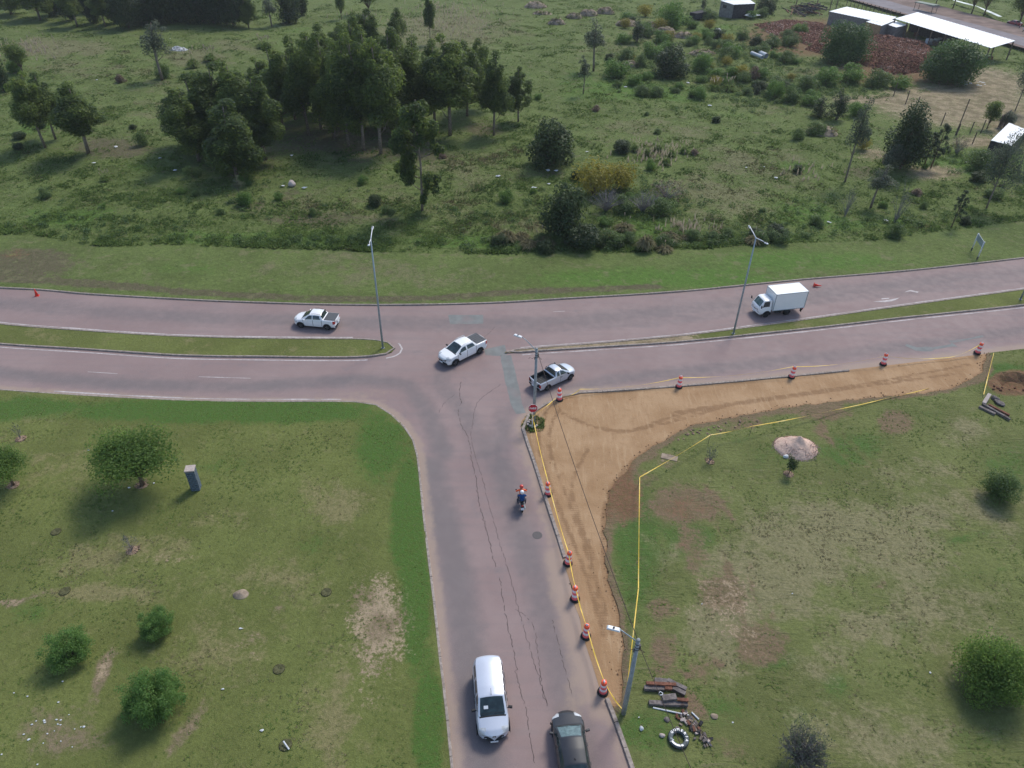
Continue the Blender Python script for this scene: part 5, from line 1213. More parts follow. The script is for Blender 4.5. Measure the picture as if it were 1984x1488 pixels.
rock(G0(1243, 1411, .17), (.13, .11, .11), MAT['litter'], 'white paper bag on the grass near the kerb', 'litter', None, 6, 'paper_bag')
rock(G0(1523, 884, .2), (.26, .18, .12), MAT['litter'], 'white sack at the foot of the gravel heap', 'sack', None, 7, 'sack')
rock(G0(1384, 1388, .15), (.22, .18, .10), MAT['drymound'], 'small lump of dry earth right of the rubble strip', 'clod', None, 8, 'clod')
# rubble strip
r = random.Random(9)
rb = empty('rubble_heap', G0(1345, 1405, .12), 0, 'narrow strip of broken bricks and sticks above the painted tyre', 'rubble heap')
for k in range(64):
    t = r.uniform(0, 1); q = G0(1322+52*t+r.gauss(0, 6), 1385+58*t+r.gauss(0, 6), .14)-G0(1345, 1405, .12); s = r.uniform(.05, .14)
    MB().box((0, 0, 0), (s*2.0, s*1.1, s)).obj('brick', r.choice([MAT['rust'], MAT['beam'], MAT['drymound'], MAT['darkjunk'], MAT['cap']]), rb, loc=q+Vector((0, 0, s*.4)), rot=(r.uniform(-.4, .4), r.uniform(-.4, .4), r.uniform(0, 3)))
for k in range(6):
    q = G0(1330+8*k, 1388+9*k, .2)-G0(1345, 1405, .12); MB().tube([(-.45, -.2, .03), (.45, .25, .06)], .022, 5).obj('stick', MAT['woodpost'], rb, loc=q, rot=(0, 0, r.uniform(-2.2, -.6)))
# painted tyre
ty = empty('painted_tyre', G0(1314, 1433, .11), 0, 'old tyre on the grass painted grey with white letters round its rim', 'tyre')
prof = [(.33, .04), (.30, .12), (.33, .20), (.42, .245), (.50, .235), (.56, .17), (.57, .08), (.53, .0), (.38, .0), (.33, .04)]
MB().lathe(prof, 36, cap=False).obj('tyre_body', M('tyre_grey_paint', (.10, .12, .125), .7, .3, 6, .3, dirt=(.035, .035, .035)), ty, True)
m = MB()
for k in range(40):
    a = 2*math.pi*k/40; m.box((.565*math.cos(a), .565*math.sin(a), .10), (.03, .045, .14), a)
m.obj('tread', MAT['tyre'], ty)
for i, ch in enumerate('GOMERIA'):
    a = math.radians(140-27*i); me = text_mesh(ch, .195, .004, .006); me.name = 'letter'; me.materials.clear(); me.materials.append(MAT['signwhite'])
    link('letter', me, ty, (.435*math.cos(a), .435*math.sin(a), .256), (0, 0, a-math.pi/2))
m = MB(); N = 14; vs = []; fs = []
for k in range(N+1):
    a = math.radians(205+88*k/N)
    for rr in (.40, .50): vs.append((rr*math.cos(a), rr*math.sin(a), .252))
for k in range(N): fs.append((2*k, 2*k+2, 2*k+3, 2*k+1))
a = math.radians(205); vs += [(.30*math.cos(a), .30*math.sin(a), .215), (.565*math.cos(a), .565*math.sin(a), .20), (.45*math.cos(a-.38), .45*math.sin(a-.38), .252)]; fs.append((len(vs)-3, len(vs)-2, len(vs)-1))
m.add(vs, fs).obj('painted_arrow', MAT['signwhite'], ty)
# grass island with stones at the foot of the stop sign
isl = G0(1034, 822, .02)
for k, (dx, dy, s) in enumerate(((-.45, .1, .16), (-.3, -.35, .13), (-.5, -.2, .11), (.1, -.5, .14), (-.1, .3, .10), (-.35, .35, .12), (.25, -.3, .10))):
    rock(isl+Vector((dx, dy, .16)), (s, s*.8, s*.55), MAT['cap'], 'pale stone in the weeds at the foot of the stop sign', 'stone', 'pale stones at the stop sign', 20+k)
# clods along the dirt edge
r = random.Random(12)
for k in range(26):
    t = r.uniform(0, 1); x = 1325+150*t+r.gauss(0, 8); y = 835-28*t+abs(r.gauss(0, 9))
    rock(G0(x, y, .12), (r.uniform(.06, .16), r.uniform(.06, .13), r.uniform(.05, .10)), MAT['mulch'], 'brown clod of earth on the grass between dirt strip and long tape', 'clod', 'clods along the dirt edge', 40+k, 'clod')
rc = np.random.default_rng(31); Pc = []
for p in cDO[::1]:
    for j in range(5): Pc.append((p.x+rc.normal(0, .22), p.y+rc.normal(0, .22), .05+rc.uniform(0, .05)))
for j in range(500):
    q = G0(rc.uniform(1045, 1880), rc.uniform(700, 1340)); Pc.append((q.x, q.y, .035))
dpoly = [p for p in cDO]+[p for p in cA if PX(p.x, p.y, 0)[0] < 1912]+offset(cB, .3)[1:]+cC[1:]
Pc = np.array(Pc); Pc = Pc[inside(Pc[:, 0], Pc[:, 1], dpoly) | (np.arange(len(Pc)) < 5*len(cDO))]; sc_ = rc.uniform(.02, .075, len(Pc)); Bt = np.array([(-1, -.8, -.5), (1, -.9, -.5), (.1, 1, -.5), (0, 0, .8)])
an = rc.uniform(0, 6.28, len(Pc)); Rm = np.stack([np.stack([np.cos(an), -np.sin(an), 0*an], -1), np.stack([np.sin(an), np.cos(an), 0*an], -1), np.stack([0*an, 0*an, 1+0*an], -1)], 1)
Vc = (np.einsum('nij,kj->nki', Rm, Bt)*sc_[:, None, None]+Pc[:, None]).reshape(-1, 3); Fc = (np.array([(0, 1, 3), (1, 2, 3), (2, 0, 3)])[None]+4*np.arange(len(Pc))[:, None, None]).reshape(-1, 3)
o = link('loose_soil', np_mesh('loose_soil', Vc, Fc, M('loose_soil', (.25, .155, .09), .95, .4, 3, .1))); o['kind'] = 'stuff'; tag(o, 'loose lumps of soil along the cut edge of the dirt strip', 'soil')
# concrete slab remains and manholes on the right lawn
tag(MB().box((0, 0, 0), (1.3, .6, .05), math.radians(-18)).obj('slab', MAT['drymound'], loc=G0(1297, 886, .125)), 'thin pale slab half buried beside the tape', 'slab')
# pit of red earth at the right edge
for k in range(9): rock(G0(1928+r.uniform(-12, 60), 752+r.uniform(-5, 8), .14), (.13, .10, .08), MAT['hole'], 'small clod of red earth beside the dug pit', 'clod', 'clods round the red pit', 80+k, 'clod')

# ================================================================== trees and plants
def leaves(clumps, n, size, aspect, r, droop=.0, shell=.55, up=.25):
    """clumps: rows x y z rx ry rz -> V, F, tint"""
    C = np.array(clumps, float); w = (C[:, 3]*C[:, 4]+C[:, 3]*C[:, 5])**.9; w /= w.sum()
    ci = r.choice(len(C), n, p=w); d = r.normal(size=(n, 3)); d[:, 2] += up; d /= np.linalg.norm(d, axis=1)[:, None]
    q = (shell+(1.06-shell)*r.uniform(0, 1, n)**.6)[:, None]
    p = C[ci, :3]+d*q*C[ci, 3:]
    nn = d+r.normal(size=(n, 3))*.55+np.array([0, 0, .25]); nn /= np.linalg.norm(nn, axis=1)[:, None]
    t = r.normal(size=(n, 3)); t[:, 2] -= droop*2; t -= nn*(t*nn).sum(1)[:, None]; t /= np.linalg.norm(t, axis=1)[:, None]
    b = np.cross(nn, t); s = (size*r.uniform(.6, 1.35, n))[:, None]
    V = np.stack([p-t*s*.5, p+b*s*aspect*.5-t*s*.05, p+t*s*.5, p-b*s*aspect*.5-t*s*.05], 1).reshape(-1, 3)
    F = np.arange(4*n).reshape(n, 4)
    ct = r.uniform(.25, .75, len(C)); tint = np.clip(ct[ci]+r.normal(0, .16, n), 0, 1)
    return V, F, tint
def cat_np(parts):
    V = []; F = []; T = []; o = 0
    for v, f, t in parts: V.append(v); F.append(f+o); T.append(t); o += len(v)
    return np.concatenate(V), np.concatenate(F), np.concatenate(T)
def wood(spine, limbs, r0, r1, mat, name='trunk', n=7):
    m = MB(); k = len(spine); m.tube(spine, [r0+(r1-r0)*i/(k-1) for i in range(k)], n)
    for a, b, rr in limbs:
        a = Vector(a); b = Vector(b); mid = (a+b)/2+Vector((0, 0, -.08*(b-a).length)); m.tube([a, mid, b], [rr, rr*.7, rr*.3], 5)
    return m.mesh(name, mat, True)
PROTO = {}
def euc(seed, H=14., W=6., leaf=15000, base=.22, mat='l_euc', size=.35, nc=22, thin=False):
    r = np.random.default_rng(seed); cl = []; sp = []; ph = r.uniform(0, 6)
    for i in range(7): t = i/6; sp.append((.35*math.sin(ph+t*3)*t, .35*math.cos(ph*1.3+t*2.5)*t, H*.95*t))
    at = lambda z: Vector(sp[min(6, max(0, int(round(z/H/.95*6))))])
    limbs = []; nl = 5 if H > 10 else 4
    for j in range(nl):
        a = j*2.4+ph; off = W*(.0 if j == 0 else r.uniform(.16, .34)); top = H*(1.0 if j == 0 else r.uniform(.62, .93)); lo = H*(base+(r.uniform(-.02, .16) if j else .08)); R = W*(.24 if j == 0 else r.uniform(.17, .25)); nk = max(4, int(nc*1.7/nl))
        bx, by = off*math.cos(a), off*math.sin(a)
        for k in range(nk):
            u = (k+.5)/nk; z = lo+(top-lo)*u; c = at(z); q = R*(math.sin((.14+.80*u)*math.pi)**.7+.10)
            th = r.uniform(0, 6.283); w_ = q*r.uniform(.2, .75)
            x, y = c.x+bx*(.65+.35*(1-u))+w_*math.cos(th), c.y+by*(.65+.35*(1-u))+w_*math.sin(th); s_ = q*r.uniform(.62, .95)
            cl.append((x, y, z, s_, s_, s_*r.uniform(1.0, 1.45)))
            if k % 3 == 0: limbs.append((at(max(.5, z-1.4)), (x, y, z), .06))
    V, F, T = leaves(cl, leaf, size, .42, r, .5, .45)
    return wood(sp, limbs, .19, .04, MAT['barkpale']), np_mesh('crown', V, F, MAT[mat], None, {'tint': T})
def roundtree(seed, H, W, leaf, mat, size, nc, trunk_h=.25, flat=1.0, bark='bark', asp=.55, shell=.5):
    r = np.random.default_rng(seed); cl = []; limbs = []; cz = H*(trunk_h+(1-trunk_h)*.5); hz = H*(1-trunk_h)*.5
    for k in range(nc):
        d = r.normal(size=3); d /= np.linalg.norm(d); q = r.uniform(.30, .95); s = W*r.uniform(.14, .23)*(1 if nc < 100 else .55)
        x, y, z = d[0]*q*(W/2-s*.5), d[1]*q*(W/2-s*.5), cz+d[2]*q*(hz-s*.3)
        if trunk_h < .1 and k % 3 == 0: a_ = r.uniform(0, 6.283); q_ = W/2*r.uniform(.35, .85)-s*.4; x, y, z = q_*math.cos(a_), q_*math.sin(a_), H*r.uniform(.12, .35)
        cl.append((x, y, max(z, H*trunk_h*.7, s*flat*.8), s, s, s*flat))
        if k % 2 == 0: limbs.append(((0, 0, H*trunk_h*.6), (x, y, z), .05*W/6))
    V, F, T = leaves(cl, leaf, size, asp, r, 0, shell)
    sp = [(0, 0, -.1), (.05*W/6, .02, H*trunk_h*.5), (0.1*W/6, 0, H*trunk_h), (.1*W/6, 0, H*.6)]
    return wood(sp, limbs, .028*W, .010*W, MAT[bark]), np_mesh('crown', V, F, MAT[mat], None, {'tint': T})
def feather(seed, H, W, mat='l_feather', n=46, per=120, size=.12):
    """bush of arching sprays set with short leaves"""
    r = np.random.default_rng(seed); m = MB(); P = []; 
    for k in range(n):
        a = r.uniform(0, 2*math.pi); el = r.uniform(.15, 1.5); L = r.uniform(.7, 1.0); dx = math.cos(a)*math.cos(el)*W/2*L; dy = math.sin(a)*math.cos(el)*W/2*L; dz = math.sin(el)*H*L
        p0 = np.array([0, 0, .1*H]); p2 = np.array([dx, dy, .15*H+dz*.85]); p1 = np.array([dx*.45, dy*.45, .15*H+dz*.75])
        m.tube([tuple(p0), tuple(p1), tuple(p2)], [.03*W/3, .02*W/3, .006], 4, False)
        for j in range(per):
            t = r.uniform(.25, 1.05); P.append((1-t)**2*p0+2*t*(1-t)*p1+t*t*p2+r.normal(0, .045*W/3*1.3, 3))
    P = np.array(P); N = len(P); cl = np.column_stack([P, np.full((N, 3), .05*W/3)])
    nn = r.normal(size=(N, 3))+np.array([0, 0, .8]); nn /= np.linalg.norm(nn, axis=1)[:, None]; t = r.normal(size=(N, 3)); t -= nn*(t*nn).sum(1)[:, None]; t /= np.linalg.norm(t, axis=1)[:, None]; b = np.cross(nn, t)
    s = (size*r.uniform(.6, 1.4, N))[:, None]; V = np.stack([P-t*s*.5, P+b*s*.22, P+t*s*.5, P-b*s*.22], 1).reshape(-1, 3)
    T = np.clip(np.repeat(r.uniform(.2, .9, n), per)+r.normal(0, .12, N), 0, 1)
    return m.mesh('stem', MAT['bark'], True), np_mesh('crown', V, np.arange(4*N).reshape(N, 4), MAT[mat], None, {'tint': T})
def pine(seed, H=6., W=3.2):
    r = np.random.default_rng(seed); sp = [(0, 0, 0), (.1, .05, H*.5), (.05, .1, H*.97)]; cl = []; limbs = []
    for k in range(34):
        t = r.uniform(.32, 1.0); R = W/2*(1-(t-.32)/.68)**.6*r.uniform(.4, 1)+.1; a = r.uniform(0, 2*math.pi); x, y, z = R*math.cos(a), R*math.sin(a), t*H+R*.25
        s = .33; cl.append((x, y, z, s*.8, s*.8, s)); limbs.append(((.08, .05, z-R*.35), (x, y, z), .03))
    V, F, T = leaves(cl, 3000, .30, .16, r, -.4, .2, .6)
    return wood(sp, limbs, .11, .03, MAT['bark']), np_mesh('crown', V, F, MAT['l_pine'], None, {'tint': T})
def bare(seed, H, W, mat='twig', n=40, leaf=0, lm='l_brown'):
    r = np.random.default_rng(seed); m = MB(); tips = []
    for k in range(n):
        a = r.uniform(0, 2*math.pi); q = math.sqrt(r.uniform(.02, 1)); e = Vector((W/2*q*math.cos(a), W/2*q*math.sin(a), H*(1-.45*q*q)*r.uniform(.7, 1))); mid = Vector((e.x*.35, e.y*.35, e.z*.5))
        m.tube([(0, 0, 0), mid, e], [.035*W/3, .022*W/3, .008], 4, False)
        for j in range(4):
            f = e.lerp(mid, r.uniform(0, .7)); g = f+Vector(r.normal(0, 1, 3))*W*.09+Vector((0, 0, .06*H)); m.tube([f, g], [.010, .004], 3, False); tips.append(tuple(g))
    me = m.mesh('twigs', MAT[mat]); cr = None
    if leaf:
        T_ = np.array(tips); cl = np.column_stack([T_, np.full((len(T_), 3), W*.06)]); V, F, T = leaves(cl, leaf, .14, .5, r, 0, .1); cr = np_mesh('crown', V, F, MAT[lm], None, {'tint': T})
    return me, cr
def grassclump(seed, H, W, n, plume=0, dry=.3):
    """fountain of blades, with plumes on tall stalks"""
    r = np.random.default_rng(seed); V = []; F = []; D = []; T = []
    for k in range(n):
        a = r.uniform(0, 2*math.pi); q = r.uniform(.1, 1)**.7; h = H*r.uniform(.6, 1)*(1.05-.5*q); o = np.array([math.cos(a), math.sin(a), 0]); s = np.array([-math.sin(a), math.cos(a), 0])*.035*W
        p0 = o*.08*W*r.uniform(0, 1.5); p1 = p0+o*q*W*.28+np.array([0, 0, h*.8]); p2 = p0+o*q*W*.52+np.array([0, 0, h*(.95-.55*q)])
        b = len(V); V += [p0-s, p0+s, p1+s*.8, p1-s*.8, p2+s*.15, p2-s*.15]; F += [(b, b+1, b+2, b+3), (b+3, b+2, b+4, b+5)]; D += [dry+r.normal(0, .15)]*2; T += [r.uniform(.2, .9)]*2
    for k in range(plume):
        a = r.uniform(0, 2*math.pi); q = r.uniform(0, .35)*W; p = np.array([math.cos(a)*q, math.sin(a)*q, H*.7]); e = p*np.array([1.6, 1.6, 0])+np.array([0, 0, H*r.uniform(1.25, 1.65)])
        for sx in ((.045*W*.5, 0), (0, .045*W*.5)):
            s = np.array([sx[0], sx[1], 0]); m_ = p*.4+e*.6; b = len(V); V += [p-s*.2, p+s*.2, m_+s*.4, m_-s*.4, e*.85+m_*.15+s*1.3, e*.85+m_*.15-s*1.3, e+s*.3, e-s*.3]
            F += [(b, b+1, b+2, b+3), (b+3, b+2, b+4, b+5), (b+5, b+4, b+6, b+7)]; D += [.5, 2.0, 2.0]; T += [.9]*3
    return None, np_mesh('crown', np.array(V), np.array(F), MAT['tuft'], None, {'tint': T, 'dryness': D})

EU = [euc(100+k, base=(.10, .16, .22, .26, .14, .2, .24, .18)[k]) for k in range(8)]
PR = {'globe': [roundtree(201, 8, 10, 26000, 'l_globe', .34, 70, .05, .95), roundtree(202, 8, 10, 26000, 'l_globe', .34, 70, .03, .95)], 'round': [roundtree(211+k, 3., 3.8, 3400, 'l_bush', .21, 26, .04) for k in range(3)],
      'bright': [roundtree(221+k, 3., 4.0, 3400, 'l_bright', .22, 26, .04) for k in range(3)], 'dark': [roundtree(231+k, 4., 4.6, 6500, 'l_dark', .25, 36, .04) for k in range(3)],
      'thin': [euc(241+k, 12, 4.6, 2600, .42, 'l_thin', .32, 14) for k in range(3)], 'pine': [pine(251+k) for k in range(2)], 'willow': [euc(261, 7, 4.5, 3000, .25, 'l_willow', .36, 22)],
      'cone': [euc(271+k, 6, 3.0, 2600, .03, 'l_dark', .26, 26) for k in range(2)], 'yellow': [roundtree(281, 2.2, 4.2, 2200, 'l_yellow', .2, 22, .1)], 'bare': [bare(291, 2.6, 3.6, n=60), bare(293, 2.6, 3.6, n=60)], 'bare2': [bare(292, 2.6, 3.6, n=26, leaf=700)],
      'barethin': [bare(295, 6., 2.4, 'twig', 22, 500, 'l_thin')], 'pampas': [grassclump(301, 1.6, 2.0, 170, 14, .25), grassclump(302, 1.6, 2.0, 170, 9, .35)], 'dryclump': [grassclump(305, 1.7, 2.0, 220, 0, 1.0), grassclump(306, 1.5, 2.2, 220, 3, .9)], 'brown': [roundtree(311, 2., 2.6, 1600, 'l_brown', .2, 14, .05)],
      'tall': [roundtree(341, 9, 6.6, 11000, 'l_dark', .32, 60, .05, 1.2), roundtree(342, 9, 6.6, 11000, 'l_dark', .32, 60, .05, 1.2)], 'leafy': [roundtree(321, 9, 7.5, 5200, 'l_euc', .36, 30, .30, .9)], 'broad': [euc(331, 11, 8.5, 4200, .34, 'l_willow', .36, 26)]}
SIZE = {'tall': (9., 6.6), 'euc': (14., 6.), 'globe': (8, 10), 'round': (3, 3.8), 'bright': (3, 4), 'dark': (4, 4.6), 'thin': (12, 4.6), 'pine': (6, 3.2), 'willow': (7, 4.5), 'cone': (6, 3), 'yellow': (2.2, 4.2), 'bare': (2.6, 3.6), 'bare2': (2.6, 3.6), 'barethin': (6, 2.4), 'pampas': (2.4, 2.0), 'dryclump': (1.7, 2), 'brown': (2, 2.6), 'leafy': (9, 7.5), 'broad': (11, 8.5)}
PR['euc'] = EU
def stray():
    r = np.random.default_rng(777); cl = []; limbs = []; sp = [(0, 0, 0), (.1, 0, 3), (.15, .1, 6), (0, 0, 9), (-.1, 0, 12), (0, 0, 13.4)]
    for cx, cz, w, h, n in ((-.2, 11.6, 1.9, 2.2, 9), (.9, 9.2, 1.6, 1.6, 8), (-1.5, 9.0, 1.6, 1.5, 7), (2.2, 7.8, .9, .8, 4), (-1.7, 5.4, 1.3, 1.8, 10), (-1.2, 3.9, .9, .8, 5), (1.3, 3.7, 1.1, 1.6, 10), (-.9, 6.6, 1.2, 1.2, 5), (.4, 1.7, .8, .9, 5)):
        for k in range(n):
            c = (cx+r.uniform(-.8, .8)*w*.8, r.uniform(-1, 1)*w*.7, cz+r.uniform(-.8, .8)*h*.7); q = r.uniform(.6, 1.0)*min(1.1, w*.6); cl.append((*c, q, q, q*1.25)); 
        limbs.append(((0, 0, cz-1.2), (cx, 0, cz), .06))
    V, F, T_ = leaves(cl, 11000, .40, .42, r, .5, .45)
    return wood(sp, limbs, .17, .04, MAT['barkpale']), np_mesh('crown', V, F, MAT['l_euc'], None, {'tint': T_})
PR['stray'] = [stray()]; SIZE['stray'] = (13.6, 5.6)
_cnt = {}
LAND = [((90, 210), 'the left pair of trees'), ((440, 250), 'the front clump of the grove'), ((760, 270), 'the grove'), ((815, 330), 'the single eucalyptus'), ((1065, 280), 'the big round bush'), ((1090, 410), 'the dark leafy tree'), ((1180, 350), 'the yellow bushes'), ((1250, 460), 'the straw grass clump'), ((566, 357), 'the pale stump'), ((720, 470), 'the left tall lamp'), ((1466, 459), 'the right tall lamp'), ((1148, 90), 'the grey airy tree'), ((1298, 115), 'the large dark bush'), ((1300, 30), 'the bright round bush'), ((1200, 45), 'the dry heaps'), ((1395, 160), 'the white plumes'), ((1470, 110), 'the white tubes'), ((1425, 15), 'the grey hut'), ((1540, 60), 'the brick rubble'), ((1628, 85), 'the left round shade tree'), ((1592, 250), 'the dirt mound'), ((1620, 205), 'the pointed conifer'), ((1744, 260), 'the dense dark tall tree'), ((1843, 410), 'the small pine'), ((1911, 340), 'the spreading tree'), ((1893, 475), 'the road sign'), ((345, 96), 'the white rubbish heap'), ((205, 340), 'the small pampas clump'), ((315, 100), 'the lone airy tree'), ((1507, 445), 'the white paper'), ((1290, 300), 'the thin plumes'), ((1640, 390), 'the thin scrubby tree'), ((1389, 66), 'the white tank'), ((1733, 395), 'the half-bare tree')]
_used = {}
def where(x, y, what):
    for (lx, ly), nm in sorted(LAND, key=lambda q: math.hypot(q[0][0]-x, (q[0][1]-y)*1.6))[:8]:
        dx, dy = x-lx, y-ly; d = math.hypot(dx, dy*1.6); far = '' if d < 70 else ('just off, ' if d < 150 else 'well ')
        if abs(dx) > 1.8*abs(dy): w = 'left of' if dx < 0 else 'right of'
        elif abs(dy) > 1.8*abs(dx): w = 'behind' if dy < 0 else 'in front of'
        else: w = ('behind and left of' if dx < 0 else 'behind and right of') if dy < 0 else ('in front and left of' if dx < 0 else 'in front and right of')
        s_ = f'{what} {far}{w} {nm}'
        if s_ not in _used: _used[s_] = 1; return s_
    _used[s_] += 1; return s_
LOOK = {'round': 'green', 'dark': 'dark green', 'bright': 'bright green', 'brown': 'dry brown', 'yellow': 'yellowish', 'dryclump': 'straw coloured'}
def size_word(w): return 'small' if w < 22 else ('middling' if w < 34 else 'broad')
BALL = {'globe', 'round', 'bright', 'dark', 'yellow', 'brown', 'tall'}
def ball_fit(base, top, wpx, flo=.55):
    b = G(*base); sc_ = pxm(b); w = wpx/sc_*.98; cy = (base[1]+top)/2; E = (base[1]-top)/2/sc_
    p = G(base[0], cy); th = math.atan2(CAM_H, math.hypot(p.x, p.y)); q = E*E-(w/2*math.sin(th))**2
    h = max(flo*w, 2/math.cos(th)*math.sqrt(max(q, 0))); return G(base[0], cy+h/2*math.cos(th)*sc_), w, h
def plant(kind, base, top, wpx, name, label, cat, group=None, hscale=None, var=None):
    """base: pixel where it stands, top: pixel row of its tip, wpx: width in pixels"""
    H, W = SIZE[kind]
    if kind in BALL: b, w, h = ball_fit(base, top, wpx)
    else: b = G(base[0], base[1]); h = height_to(b, top); w = wpx/pxm(b)*.96
    i = _cnt.get(kind, 0); _cnt[kind] = i+1; v = PR[kind]; stem, crown = v[(i if var is None else var) % len(v)]
    t = empty(name, b-Vector((0, 0, .05)), random.uniform(0, 6.28) if kind != 'stray' else .1, label, cat, group); t.scale = (w/W, w/W, h/H)
    if stem: link('trunk' if stem.name.startswith('trunk') else ('twigs' if stem.name.startswith('twigs') else 'stem'), stem, t)
    if crown: link('crown' if stem else 'blades', crown, t)
    return t
def T(kind, base, top, w, label, group=None, name='tree', cat='tree', **k): return plant(kind, base, top, w, name, label, cat, group, **k)
GE = 'eucalyptus trees of the grove'; IN = 'tall dark eucalyptus packed in the middle of the grove'
GL = ['grove eucalyptus at the left end of the main rows, lower than its neighbours', 'second eucalyptus from the left end of the main grove', 'eucalyptus in the left half of the grove standing behind a bare trunk', 'front-row eucalyptus in the left half of the grove', 'eucalyptus just left of the grove middle, set back a row', 'front-row eucalyptus left of the grove middle on a bare trunk', 'front-row eucalyptus at the grove middle with a pointed top', 'front-row eucalyptus right of the grove middle, two bare stems below', 'foremost eucalyptus of the main grove with the longest bare trunk', 'pointed eucalyptus in the back row left of the grove middle', 'highest eucalyptus of the back row at the grove middle', 'short eucalyptus in the back row of the left half of the grove', 'eucalyptus wedged in the second row right of the grove middle', 'eucalyptus behind the foremost one of the main grove', 'eucalyptus above the single tree in front of the grove', 'bushy eucalyptus in the second row at the grove middle', 'low eucalyptus at the back left corner of the grove', 'eucalyptus tucked in the third row right of the grove middle']
E_ = lambda b, t, w, l=IN, var=None: T('euc', b, t, w*1.3, l, GE, 'eucalyptus_tree', 'eucalyptus', var=var)
E_((88, 286), 137, 66, 'dark eucalyptus at the left, the left one of a pair with bare slanting trunks', 3); E_((108, 270), 142, 60, 'eucalyptus just behind the left one of the pair at the left', 6); E_((172, 297), 154, 92, 'broad eucalyptus, the right one of the pair at the left above bare earth', 2)
E_((365, 285), 165, 80, 'dark eucalyptus at the left end of the front clump of the grove'); E_((400, 290), 140, 95, 'eucalyptus behind the left end of the front clump'); E_((435, 290), 122, 90, 'tallest eucalyptus at the back of the front clump'); E_((478, 300), 118, 95, 'eucalyptus at the back right of the front clump'); E_((515, 310), 145, 95, 'dense eucalyptus at the right side of the front clump')
E_((385, 312), 168, 80, 'rounded eucalyptus standing forward at the left of the front clump'); E_((460, 345), 196, 105, 'leaning eucalyptus foremost in the front clump with low foliage to its right', var=0); E_((495, 322), 240, 60, 'low eucalyptus at the right foot of the front clump', var=0)
for b, t, w in (((520, 232), 108, 62), ((548, 248), 80, 72), ((572, 232), 92, 68), ((598, 262), 70, 78), ((622, 250), 60, 72), ((648, 268), 62, 80), ((676, 284), 58, 80), ((705, 292), 62, 85), ((738, 298), 66, 92), ((640, 215), 45, 70), ((690, 200), 30, 72), ((600, 205), 75, 60), ((720, 230), 58, 70), ((762, 262), 52, 74), ((785, 240), 66, 74), ((662, 240), 70, 75), ((560, 212), 100, 60), ((745, 250), 70, 80)): E_(b, t, w, where(b[0], b[1]-90, 'tall dark eucalyptus') if False else GL.pop(0))
E_((712, 140), 16, 62, 'eucalyptus at the back of the grove with its crown above the others'); E_((692, 135), 24, 48, 'slender eucalyptus beside the one rising at the back of the grove'); E_((668, 140), 42, 50, 'yellowish eucalyptus at the back of the grove'); E_((768, 112), 14, 38, 'small separate eucalyptus behind the right part of the grove')
E_((808, 250), 70, 80, 'eucalyptus right of the middle of the grove, crown joined to its neighbours'); E_((842, 238), 72, 74, 'eucalyptus fourth from the right end of the grove'); E_((872, 262), 64, 96, 'widest eucalyptus in the right half of the grove with low foliage'); E_((905, 225), 78, 70, 'eucalyptus behind the right half of the grove'); E_((935, 210), 74, 52, 'slim eucalyptus third from the right end of the grove')
E_((957, 262), 100, 62, 'eucalyptus second from the right end of the grove with a bare pale trunk'); E_((1004, 236), 128, 48, 'eucalyptus alone at the right end of the grove'); T('stray', (818, 408), 188, 96, 'single eucalyptus in front of the grove on a thin trunk with foliage low down', GE, 'eucalyptus_tree', 'eucalyptus')
T('thin', (465, 385), 340, 28, 'thin grey sapling in the shade left of the white stump', None, 'sapling', 'sapling')
T('thin', (315, 155), 38, 72, 'airy grey tree standing alone in the field above the pair at the left'); T('round', (318, 152), 122, 34, 'small dense bush at the foot of the airy grey tree', None, 'bush', 'bush')
# far row along the top edge, left
for i, (b, t, w, lab) in enumerate((((22, 28), -60, 60, 'dark tree at the top left corner'), ((78, 38), -70, 55, 'tall tree second from the top left corner'), ((150, 52), -30, 44, 'pale tree in the gap left of the dark wood at the top'), ((205, 52), -20, 40, 'pale tree at the left side of the dark wood'),
     ((250, 56), -40, 48, 'tree leaning out at the front of the dark wood'), ((285, 48), -60, 60, 'dark tree in the middle of the wood at the top edge'), ((340, 42), -70, 70, 'dark tree right of the middle of the wood at the top edge'), ((395, 45), -70, 70, 'dark tree towards the right of the wood at the top edge'), ((452, 50), -60, 66, 'dark tree at the right end of the wood at the top edge'), ((482, 54), -10, 34, 'slender tree at the right foot of the dark wood'))):
    T('tall' if 3 < i < 9 else 'euc', b, t, w*1.3, lab, 'trees of the far wood', 'eucalyptus_tree', 'eucalyptus')
for b, w in (((265, 50), 46), ((300, 46), 56), ((330, 44), 56), ((360, 42), 60), ((415, 46), 60), ((440, 48), 56), ((380, 30), 60), ((290, 30), 60), ((140, 40), 46), ((110, 30), 46), ((185, 45), 40), ((225, 45), 46), ((180, 22), 50), ((230, 18), 60), ((130, 15), 50), ((310, 15), 70), ((370, 15), 70), ((430, 15), 60), ((60, 10), 60)): T('dark', b, b[1]-75, w, 'dark bush filling the undergrowth of the far wood', 'undergrowth of the far wood', 'bush', 'bush')
T('thin', (527, 52), -8, 40, 'pale tree left of the round dark bushes at the top edge'); T('dark', (562, 46), -12, 52, 'round dark bush, left of two at the top edge', None, 'bush', 'bush'); T('dark', (585, 30), -20, 34, 'tall dark bush, right of two at the top edge', None, 'bush', 'bush')
T('leafy', (662, 38), -20, 30, 'round-headed tree at the top edge above the grove'); T('leafy', (715, 28), -40, 66, 'wide tree at the top edge behind the grove'); T('euc', (834, 84), -18, 27, 'slim tree with a bare trunk alone at the top edge', None, 'eucalyptus_tree', 'eucalyptus', var=3)
T('leafy', (45, 142), 82, 58, 'dull green tree near the left edge above the pair'); T('dark', (8, 178), 110, 36, 'dark bush cut by the left edge', None, 'bush', 'bush'); T('bright', (30, 140), 118, 30, 'light green bush near the left edge', None, 'bush', 'bush')
